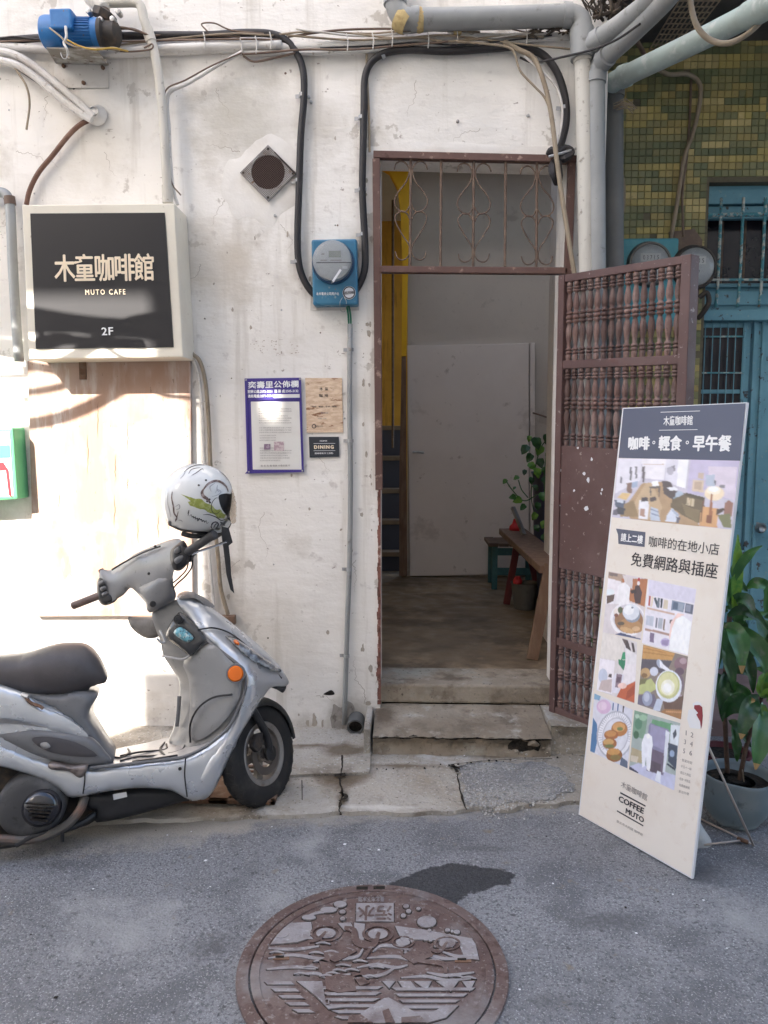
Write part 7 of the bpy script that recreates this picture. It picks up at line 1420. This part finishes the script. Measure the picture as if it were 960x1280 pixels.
# ---- rear: engine, belly, exhaust
blk = [(-60, 955), (0, 950), (40, 958), (80, 985), (118, 1000), (135, 1012), (112, 1030), (95, 1035), (70, 1042), (20, 1048), (-60, 1050)]
vpanel('engine_block', flat(blk, .02), CASTB, .05, 12, 6, full=True)
c0 = S(40, 1006, .125); mb = MB(); er = (S(84, 1006, .125) - S(-4, 1006, .125)).length / 2
mb.lathe([(er, -.08), (er, .0), (er * .97, .015), (er * .86, .028), (er * .6, .034), (0, .036)], c0, sr, 40); fc = mb.build('engine_cover', mat('dusty_dark_engine_cover', (.055, .055, .058), [(10, 6, .5, .7, (.11, .11, .112)), (50, 5, .6, .7, (.03, .03, .03))], .5), scoot, smooth='auto')
mb = MB(); c1_ = S(52, 1010, .16); mb.lathe([(er * .58, -.02), (er * .56, .004), (er * .42, .022), (er * .2, .031), (0, .033)], c1_, sr, 32); mb.build('glossy_cap', GLOSSB, fc, smooth=True)
for k in range(5): 
    mb = MB(); p = S(32 + k * 1.5, 1004 + k * 5, .196); q = S(68 - k * 2, 1006 + k * 5, .196); mb.beam(p, q, .004, .012, up=sr); mb.build('cover_slot', SOIL, fc)
stube('exhaust_pipe', [(-40, 1050, .12), (0, 1049, .14), (30, 1050, .15), (60, 1044, .15), (85, 1030, .15), (100, 1012, .14), (106, 996, .12)], .017, mat('grimy_exhaust', (.12, .11, .10), [(14, 6, .5, .7, (.2, .11, .08))], .55, metal=.4), 10)
stube('stand_bar', [(-10, 1058, .10), (20, 1054, .13), (50, 1045, .14), (100, 1030, .12), (140, 1000, .05)], .013, BLACKP, 8)
stube('kick_stand', [(20, 1057, .16), (40, 1046, .16), (60, 1040, .15)], .009, BLACKP, 8); stube('kick_stand', [(78, 1040, .16), (78, 1052, .16)], .006, BLACKP, 6)
# side stand on the far side, foot on the ground
mb = MB(); a_ = S(120, 1000, -.12); mb.tube([a_, V((a_.x - .02, a_.y + .12, .01))], .012, sm=0); mb.tube([V((a_.x - .06, a_.y + .12, .012)), V((a_.x + .03, a_.y + .12, .012))], .012, sm=0); mb.build('side_stand', CASTB, scoot)
bel = [(100, 998), (130, 990), (208, 984), (236, 999), (226, 1003), (170, 1019), (121, 1028), (120, 1015), (112, 1012)]
vpanel('belly_cover', flat(bel, .10), BLACKP, .02, 6, 5, full=True)
vpanel('maker_plate', flat([(141, 993), (158, 990), (159, 996), (142, 1000)], .128), WHITEE, .0, 3, 3, .002, sm=1)
# ---- tail and side panels
tail = [(-70, 838), (-30, 846), (0, 856), (22, 864), (45, 876), (80, 890), (100, 906), (114, 922), (126, 940), (136, 952), (110, 962), (60, 962), (0, 955), (-70, 940)]
vpanel('tail_body', flat(tail, .12), SGREY, .045, 16, 6, full=True)
under = [(20, 862), (60, 868), (96, 864), (121, 868), (116, 880), (110, 895), (120, 912), (132, 932), (143, 949), (132, 958), (118, 946), (106, 925), (92, 905), (70, 888), (40, 875)]
vpanel('seat_base_panel', flat(under, .10), SGREYD, .03, 8, 4, full=True)
side = [(-70, 918), (-20, 913), (0, 914), (35, 912), (70, 915), (105, 921), (118, 926), (132, 942), (138, 953), (110, 958), (90, 956), (62, 950), (38, 941), (10, 928), (-20, 920)]
vpanel('dark_side_panel', flat(side, .160), SGREYD, .015, 8, 4, .03)
vpanel('side_recess', flat([(40, 923), (60, 921), (95, 928), (122, 944), (100, 946), (66, 941), (48, 933)], .178), mat('dark_recess_plastic', (.075, .07, .075), (), .5), .004, 6, 4, .004)
vpanel('recess_emblem', flat([(50, 930), (58, 928), (63, 934), (54, 936)], .186), STEEL, .003, 2, 2, .004)
stripe = [(-70, 848), (-30, 852), (0, 858), (30, 868), (52, 884), (80, 896), (98, 908), (110, 921), (80, 917), (40, 911), (0, 912), (-70, 914)]
vpanel('tail_fairing', flat(stripe, .150), SGREY, .022, 14, 5, .03)
vpanel('tail_decal', flat([(-30, 899), (0, 898), (30, 903), (60, 910), (20, 905), (0, 904), (-30, 905)], .174), SGREYD, .002, 2, 4, .003)
low = [(-70, 920), (-20, 920), (5, 930), (30, 942), (60, 952), (90, 958), (115, 960), (160, 956), (200, 951), (232, 947), (262, 932), (285, 915), (297, 925), (284, 952), (270, 982), (258, 996), (240, 1001), (222, 992), (208, 987), (168, 985), (130, 990), (90, 997), (76, 988), (52, 974), (20, 963), (-20, 954), (-70, 950)]
vpanel('side_fairing', flat(low, .150), SGREY, .022, 8, 5, .04)
vpanel('foot_peg', flat([(60, 956), (66, 953), (90, 957), (108, 955), (110, 958), (106, 969), (98, 972), (86, 964), (64, 962)], .178), mat('worn_metal_peg', (.26, .22, .20), [(20, 6, .5, .7, (.12, .09, .08))], .4, metal=.6), .012, 4, 3, .02)
# floor board
fb = [(132, 958, .15), (160, 955, .155), (200, 951, .155), (232, 946, .155), (250, 936, .15), (262, 929, .14), (262, 925, .0), (240, 920, -.1), (214, 922, -.15), (180, 930, -.15), (142, 938, -.15), (134, 945, .0)]
FLRM = mat('footboard_light_grey', (.34, .33, .33), [(6, 6, .5, .72, (.27, .26, .26)), (40, 5, .62, .7, (.15, .14, .14))], .35, coat=.2)
vpanel('floor_board', fb, FLRM, .004, 6, 5, .015)
for P in ([(150, 945, 0), (175, 940, 0), (206, 937, 0), (208, 930, -.05)], [(150, 951, .08), (172, 946, .06), (200, 944, .06), (226, 938, .05), (232, 930, .0)], [(165, 952, .12), (190, 949, .12), (222, 944, .12)], [(140, 946, .0), (152, 947, .02), (162, 941, -.02), (160, 936, -.1)], [(206, 944, .08), (200, 936, 0), (206, 928, -.1)]):
    stube('mat_rib', P, .004, BLACKP, 6)
stube('edge_trim', [(112, 960, .168), (160, 955, .172), (200, 950.5, .172), (231, 945.5, .172), (262, 930, .175), (286, 908, .18), (300, 880, .185), (307, 856, .18), (306, 842, .17), (298, 831, .165), (280, 817, .14), (262, 803, .115), (246, 789, .08)], .0065, SGREYD, 8)
# ---- seat
seat = [(-75, 822), (-30, 825), (0, 822), (28, 819), (55, 811), (75, 807), (98, 807), (111, 812), (121, 823), (129, 838), (133, 852), (122, 856), (113, 859), (108, 864), (82, 870), (50, 872), (20, 866), (0, 862), (-75, 850)]
vpanel('seat', flat(seat, .07), SEATM, .07, 20, 5, full=True, ang=80)
stube('seat_hinge', [(32, 870, .16), (38, 878, .165), (50, 883, .17), (54, 886, .17)], .006, RUST, 6)
stube('seat_hinge', [(28, 868, .15), (36, 871, .165)], .009, STEEL, 6)
# ---- leg shield and nose
inner = [(190, 767, -.02), (194, 785, -.04), (201, 803, -.07), (204, 819, -.09), (214, 835, -.10), (225, 854, -.10), (224, 880, -.09), (217, 914, -.08), (212, 930, -.06), (234, 934, .04), (262, 928, .12), (284, 906, .155), (300, 877, .165), (307, 850, .165), (302, 835, .155), (282, 818, .13), (260, 801, .10), (247, 788, .07), (232, 768, .04), (221, 750, .02), (205, 757, .0)]
vpanel('leg_shield', inner, SGREYL, .03, 16, 6, .05, ang=80)
vpanel('shield_panel', [(230, 826, .02), (262, 805, .12), (284, 822, .155), (300, 840, .185), (302, 858, .19), (296, 880, .19), (280, 902, .17), (262, 918, .13), (244, 926, .08), (236, 915, .05), (238, 880, .03), (236, 850, .02)], SGREYL, .022, 10, 5, .02, ang=80)
stube('shield_groove', [(238, 928, .08), (238, 905, .09), (248, 885, .115), (266, 872, .155), (290, 868, .20)], .004, BLACKP, 6)
vpanel('lock_panel', [(211, 783, .03), (219, 771, .04), (226, 765, .05), (240, 776, .075), (258, 799, .115), (250, 808, .10), (238, 820, .075), (222, 808, .05), (208, 797, .02)], mat('dark_lock_panel', (.05, .05, .052), [(10, 6, .5, .7, (.08, .08, .08))], .25, coat=.5), .02, 8, 4, .02)
mb = MB(); kc = S(222.5, 774, .085); mb.lathe([(0, .008), (.010, .008), (.012, .004), (.017, .004), (.018, .0), (.018, -.01)], kc, (CAM - kc).normalized() + V((0, 0, .2)), 18); mb.build('ignition_lock', BLACKP, scoot, smooth='auto')
vpanel('warning_sticker', [(217, 791, .075), (224, 784, .085), (232, 787, .095), (242, 797, .11), (235, 803, .10), (226, 799, .085)], mat('teal_sticker', (.16, .42, .50), [(60, 5, .5, .56, (.5, .6, .6)), (90, 5, .56, .6, (.04, .10, .14))], .3), .012, 4, 3, .002)
stube('pocket_edge', [(203, 820, -.05), (214, 822, -.01), (228, 824, .035), (238, 819, .06), (250, 808, .09), (260, 801, .11)], .005, FLRM, 8)
stube('bag_hook', [(200, 788, .02), (204, 796, .035), (206, 802, .04), (201, 803, .04), (196, 798, .035)], .005, STEEL, 7)
stube('trim_slot', [(224, 870, -.03), (223, 888, -.03), (221, 908, -.03)], .008, SGREYD, 7)
nose = [(221, 750, .03), (226, 744, .01), (240, 746, .0), (262, 758, -.01), (292, 780, -.01), (320, 803, .0), (344, 826, .0), (354, 839, .01), (361, 852, .02), (356, 858, .04), (340, 859, .08), (331, 869, .11), (318, 890, .13), (304, 912, .15), (292, 935, .155), (280, 962, .155), (266, 990, .15), (252, 1000, .145), (244, 985, .155), (256, 955, .165), (272, 935, .165), (288, 912, .17), (301, 886, .18), (309, 860, .18), (310, 845, .175), (302, 832, .165), (284, 817, .14), (262, 801, .11), (246, 787, .075), (232, 768, .04)]
vpanel('front_fairing', nose, SGREY, .022, 8, 5, .06, ang=80)
vpanel('top_cowl', [(222, 748, .02), (224, 742, -.02), (236, 739, -.05), (254, 746, -.06), (268, 757, -.05), (262, 760, .0), (244, 748, .02), (232, 748, .03)], SGREYD, .015, 5, 4, .03)
stube('fairing_seam', [(247, 787, .11), (268, 785, .09), (290, 793, .07), (314, 812, .06), (338, 833, .05), (352, 848, .05)], .0035, BLACKP, 6)
vpanel('headlight', [(281, 795, .085), (292, 797, .085), (306, 805, .085), (324, 818, .075), (340, 829, .065), (352, 838, .055), (346, 840, .065), (328, 834, .085), (312, 826, .10), (296, 812, .10)], mat('headlight_lens', (.32, .33, .34), [(30, 5, .45, .6, (.10, .10, .11))], .06, coat=1, metal=.3), .036, 6, 3, .01)
vpanel('blinker_tint', [(290, 800, .10), (297, 800, .10), (300, 806, .10), (293, 806, .10)], ORANGE, .034, 4, 2, .004)
mb = MB(); oc = S(294.5, 842, .205); oa = (sr + V((-.25, -.15, .05))).normalized(); mb.lathe([(.0, .010), (.026, .008), (.032, .0), (.032, -.01)], oc, oa, 28); rf_ = mb.build('orange_reflector', ORANGE, scoot, smooth='auto')
mb = MB(); mb.lathe([(.031, .004), (.037, .003), (.038, -.008), (.031, -.008)], oc, oa, 28); mb.build('bezel', SGREYD, rf_, smooth='auto')
vpanel('nose_lip', [(336, 858, .05), (348, 856, .05), (358, 857, .03), (354, 866, .04), (346, 862, .06)], BLACKP, .006, 3, 3, .03)
mb = MB(); mb.lathe([(0, .006), (.006, .004), (.007, 0)], S(225, 961, .182), sr, 10); mb.build('fairing_screw', CASTB, scoot, smooth=True)
stube('fairing_seam', [(232, 948, .182), (231, 970, .182), (234, 996, .178)], .0028, BLACKP, 5); stube('fairing_seam', [(106, 958, .184), (106, 975, .182), (104, 992, .178)], .0028, BLACKP, 5)
# ---- steering head, cover, grips
hs = [(125, 713, -.20), (141, 712, -.18), (168, 693, -.08), (200, 679, .04), (222, 673, .14), (229, 680, .17), (233, 693, .17), (222, 705, .15), (217, 716, .12), (216, 729, .08), (220, 746, .05), (212, 754, .04), (187, 765, -.0), (182, 754, -.02), (172, 742, -.06), (163, 735, -.10), (154, 744, -.13), (133, 755, -.17), (126, 751, -.20), (124, 738, -.21)]
vpanel('handlebar_cover', hs, mat('mid_grey_satin', (.22, .22, .225), [(6, 6, .5, .72, (.27, .27, .27)), (50, 5, .64, .72, (.12, .12, .12))], .33, coat=.3, rvar=.08), .026, 18, 5, .045, ang=80)
vpanel('lower_steering_cover', [(172, 738, -.04), (185, 728, .0), (210, 716, .07), (216, 722, .075), (217, 732, .07), (220, 746, .05), (208, 756, .03), (187, 766, .0), (181, 752, -.02)], SGREYD, .036, 12, 4, .03, ang=80)
stube('dash_line', [(140, 712, -.14), (155, 703, -.09), (180, 690, .0), (200, 683, .07)], .004, BLACKP, 6)
for x, y, w_ in ((186, 717, .07), (194, 683, .07)): mb = MB(); mb.lathe([(0, .003), (.005, .002), (.006, 0)], S(x, y, w_), sr, 8); mb.build('cover_screw', BLACKP, scoot)
mb = MB(); mb.lathe([(0, .004), (.011, .004), (.013, 0)], S(191, 755, .07), sr, 14); mb.build('rubber_plug', BLACKP, scoot)
vpanel('right_switch_box', [(213, 690, .17), (222, 680, .18), (230, 676, .19), (237, 690, .20), (236, 702, .20), (226, 713, .18), (216, 710, .17)], BLACKP, .03, 7, 3, .05)
vpanel('switch_button', flat([(218, 687, 0), (224, 683, 0), (226, 689, 0), (220, 692, 0)] and [(218, 687), (224, 683), (226, 689), (220, 692)], .215), SGREYD, .006, 3, 2, .01)
vpanel('switch_button', flat([(218, 699), (228, 693), (230, 698), (221, 705)], .215), SGREYD, .006, 3, 2, .01)
vpanel('left_switch_box', [(121, 728, -.21), (128, 722, -.20), (138, 740, -.19), (146, 750, -.17), (132, 757, -.19), (123, 750, -.21)], BLACKP, .03, 7, 3, .05)
for y in (728, 735, 742): vpanel('switch_button', flat([(123 + (y - 728) * .3, y), (129 + (y - 728) * .3, y - 3), (131 + (y - 728) * .3, y + 1), (125 + (y - 728) * .3, y + 4)], -.165), SGREYD, .006, 3, 2, .01)
mb = MB(); gr1, gr2 = S(231, 692, .20), S(268, 668, .31); mb.tube([gr1, gr2], .0165, n=16, sm=0); mb.lathe([(0, .006), (.014, .005), (.019, 0), (.019, -.014), (.016, -.016)], gr2, (gr2 - gr1).normalized(), 16); mb.build('right_grip', mat('worn_rubber_grip', (.055, .053, .055), [(20, 5, .5, .7, (.09, .088, .09))], .55), scoot, smooth='auto')
mb = MB(); gl1, gl2 = S(128, 743, -.20), S(92, 757, -.30); mb.tube([gl1, gl2], .016, n=16, sm=0); mb.build('left_grip', mat('brown_worn_grip', (.10, .065, .06), [(20, 5, .5, .7, (.14, .10, .09))], .6), scoot, smooth='auto')
stube('brake_lever', [(233, 697, .18), (243, 691, .22), (258, 686, .26), (272, 681, .29), (284, 677, .31)], .006, CHROME, 8, rfun=lambda t: .9 + .5 * (t > .95))
stube('lever_pivot', [(236, 700, .18), (240, 692, .20), (244, 690, .20)], .013, BLACKP, 8)
stube('left_lever_stub', [(131, 722, -.24), (126, 712, -.25)], .012, mat('brownish_plastic', (.13, .07, .06), (), .5), 10)
stube('brake_cable', [(240, 694, .19), (240, 708, .17), (232, 720, .14), (222, 729, .10), (217, 735, .07)], .0035, BLACKP, 6)
stube('brake_cable', [(236, 700, .19), (233, 712, .15), (224, 722, .12), (217, 728, .08)], .003, BLACKP, 6)
vpanel('rear_mirror', [(160, 772, -.22), (166, 771, -.22), (196, 772, -.20), (202, 776, -.19), (203, 790, -.19), (196, 797, -.20), (184, 798, -.21), (172, 792, -.22), (163, 783, -.22)], mat('grey_mirror_back', (.20, .19, .185), [(12, 6, .5, .7, (.30, .29, .28))], .5), .03, 12, 4, .02)
stube('mirror_stem', [(203, 780, -.19), (212, 775, -.12), (218, 765, -.05)], .005, BLACKP, 6)

# ================================================================== HELMET
h0_ = V(S(247, 627, .26))
hel = thing('helmet', 'white open face helmet with doodle print hung on scooter handlebar', 'helmet', tuple(S(250, 668, .26)))
def c3(x, y): return (180 + x / 6.857, 560 + y / 6.857)
HO = [c3(*p) for p in ((150, 400), (165, 325), (205, 255), (270, 197), (350, 160), (440, 148), (540, 163), (640, 203), (705, 258), (745, 325), (735, 400), (690, 405), (625, 425), (622, 470), (650, 540), (700, 590), (742, 640), (712, 690), (655, 726), (540, 722), (400, 712), (300, 690), (205, 648), (168, 560), (150, 480))]
HB, HR = .115, 42
HOd = densify(HO, n=3)
cH = c3(450, 430)
def hf(x, y, f0=None):
    # dome over the whole round outline, so the face opening is a clean cut in it
    d = math.hypot((x - cH[0]) / 46.5, (y - cH[1]) / 44.5); return math.sqrt(max(0, 1 - min(1, d) ** 2))
def HP(x, y, o=0.0):
    p = S(x, y, .26 - .0); f = hf(x, y); return p + sr * (HB * f + o) + (CAM - p).normalized() * 0
def hpanel(name, P, mt, o=0.0, g=3, full=False, thick=.008, sm=3):
    PP = densify(P, n=sm) if sm > 1 else [V((*p, 0)) for p in P]; vs, fs = triangulate(PP, g); n = len(PP); mb = MB()
    mb.add([HP(v.x, v.y, o) for v in vs], fs); k = len(mb.v)
    mb.v += [(HP(v.x, v.y) - sr * 2 * HB * hf(v.x, v.y)) if full else HP(v.x, v.y, o - thick) for v in vs]
    for f in fs: mb.face([k + i for i in reversed(f)])
    for i in range(n): mb.face((i, (i + 1) % n, k + (i + 1) % n, k + i))
    return finish(mb, name, mt, hel, ang=50)
hpanel('shell', HO, HELW, full=True)
hpanel('lining', [c3(*p) for p in ((600, 380), (735, 330), (752, 390), (742, 480), (735, 560), (748, 640), (700, 610), (640, 560), (600, 480))], BLACKP, -.02, full=False, thick=.12)
hpanel('rim_trim', [c3(*p) for p in stroke([(205, 655), (300, 697), (400, 719), (540, 730), (655, 733), (718, 696), (748, 645)], 8)], BLACKP, .001, g=2, sm=1, thick=.02)
def doodle(pts, wd, mt=INK, o=.0012): return hpanel('print_line', [c3(*p) for p in stroke(pts, wd)], mt, o, g=2.5, sm=1, thick=.0008)
OLV = mat('olive_print', (.30, .33, .07), [(60, 5, .5, .6, (.42, .44, .16))], .3); BRN = mat('brown_print', (.14, .09, .08), [(70, 5, .5, .6, (.35, .28, .26))], .3); GRYP = mat('grey_print', (.36, .35, .36), (), .3)
hpanel('print_shape', [c3(*p) for p in ((305, 420), (372, 445), (470, 462), (560, 512), (640, 545), (690, 580), (712, 618), (680, 634), (620, 615), (540, 572), (450, 540), (380, 515), (360, 485), (385, 480), (350, 450))], OLV, .0008, sm=1, thick=.0006)
for pts, wd, m_ in (([(480, 400), (520, 345), (580, 310), (640, 312), (690, 350), (706, 390)], 11, BRN), ([(490, 380), (478, 410), (490, 440), (520, 460), (545, 490)], 14, BRN), ([(555, 400), (545, 360), (590, 325)], 4, GRYP), ([(560, 440), (600, 430), (640, 400), (610, 380), (590, 410)], 3, GRYP),
                    ([(640, 550), (600, 580), (565, 560), (560, 500), (590, 455), (620, 450)], 3, INK), ([(330, 230), (380, 190), (440, 165), (510, 160)], 4, INK), ([(370, 245), (400, 205), (470, 190)], 3, INK), ([(395, 262), (440, 235), (485, 200), (495, 215)], 3, INK), ([(300, 285), (330, 255), (350, 210)], 3, GRYP), ([(640, 215), (690, 255), (712, 285)], 3, INK),
                    ([(235, 395), (230, 450), (245, 520), (250, 570), (275, 610), (262, 640)], 6, BRN), ([(200, 400), (195, 470), (210, 540), (225, 600)], 4, GRYP), ([(262, 520), (290, 505), (295, 535), (268, 545)], 4, GRYP), ([(285, 560), (275, 600), (262, 630)], 4, BRN), ([(290, 630), (310, 632), (322, 645)], 3, GRYP),
                    ([(490, 590), (540, 588), (600, 605), (650, 628), (700, 612)], 4, INK), ([(565, 690), (570, 655), (605, 642), (632, 660), (620, 688), (585, 702), (560, 680)], 3, INK), ([(590, 690), (600, 665), (615, 655)], 5, INK), ([(640, 640), (670, 650), (695, 665)], 5, INK), ([(610, 340), (605, 380), (625, 400)], 4, GRYP)):
    doodle(pts, wd, m_)
for x, y in ((452, 348), (513, 304), (540, 465), (522, 480), (545, 490)): hpanel('print_dot', [c3(*p) for p in el(x, y, 10, 9, 0, 8)], INK, .001, g=2, sm=1, thick=.0006)
# scrawled signature
SG = [[(362, 582), (372, 552), (366, 598)], [(378, 600), (392, 588), (398, 606), (410, 600), (412, 616), (426, 606), (430, 624), (444, 616), (448, 640), (458, 618), (468, 630), (480, 626), (484, 644), (498, 632), (506, 650), (518, 634), (526, 658), (540, 646)]]
for pts in SG: doodle(pts, 3.4)
mb = MB()
vz = [c3(*p) for p in ((748, 330), (772, 390), (786, 450), (794, 520), (792, 600), (785, 640), (750, 645), (735, 560), (742, 460), (745, 390))]
VISR = mat('smoky_visor', (.75, .68, .6), (), .08, trans=.9, ior=1.1)
vpanel('visor', flat(vz, .26), VISR, .07, 10, 3, full=False, thick=.002, parent=hel)
vpanel('strap', flat([(277, 658), (286, 660), (291, 678), (286, 682), (288, 700), (289, 718), (293, 742), (288, 737), (283, 718), (281, 700), (279, 684), (277, 670)], .30), BLACKP, .002, 3, 3, .003, sm=1, parent=hel)
stube('chin_strap_loop', [(262, 662, .24), (268, 672, .22), (276, 668, .26), (281, 664, .30)], .006, BLACKP, 6, parent=hel); stube('padding', [(228, 667, .22), (240, 670, .24), (255, 670, .26), (270, 667, .27)], .010, BLACKP, 8, parent=hel)
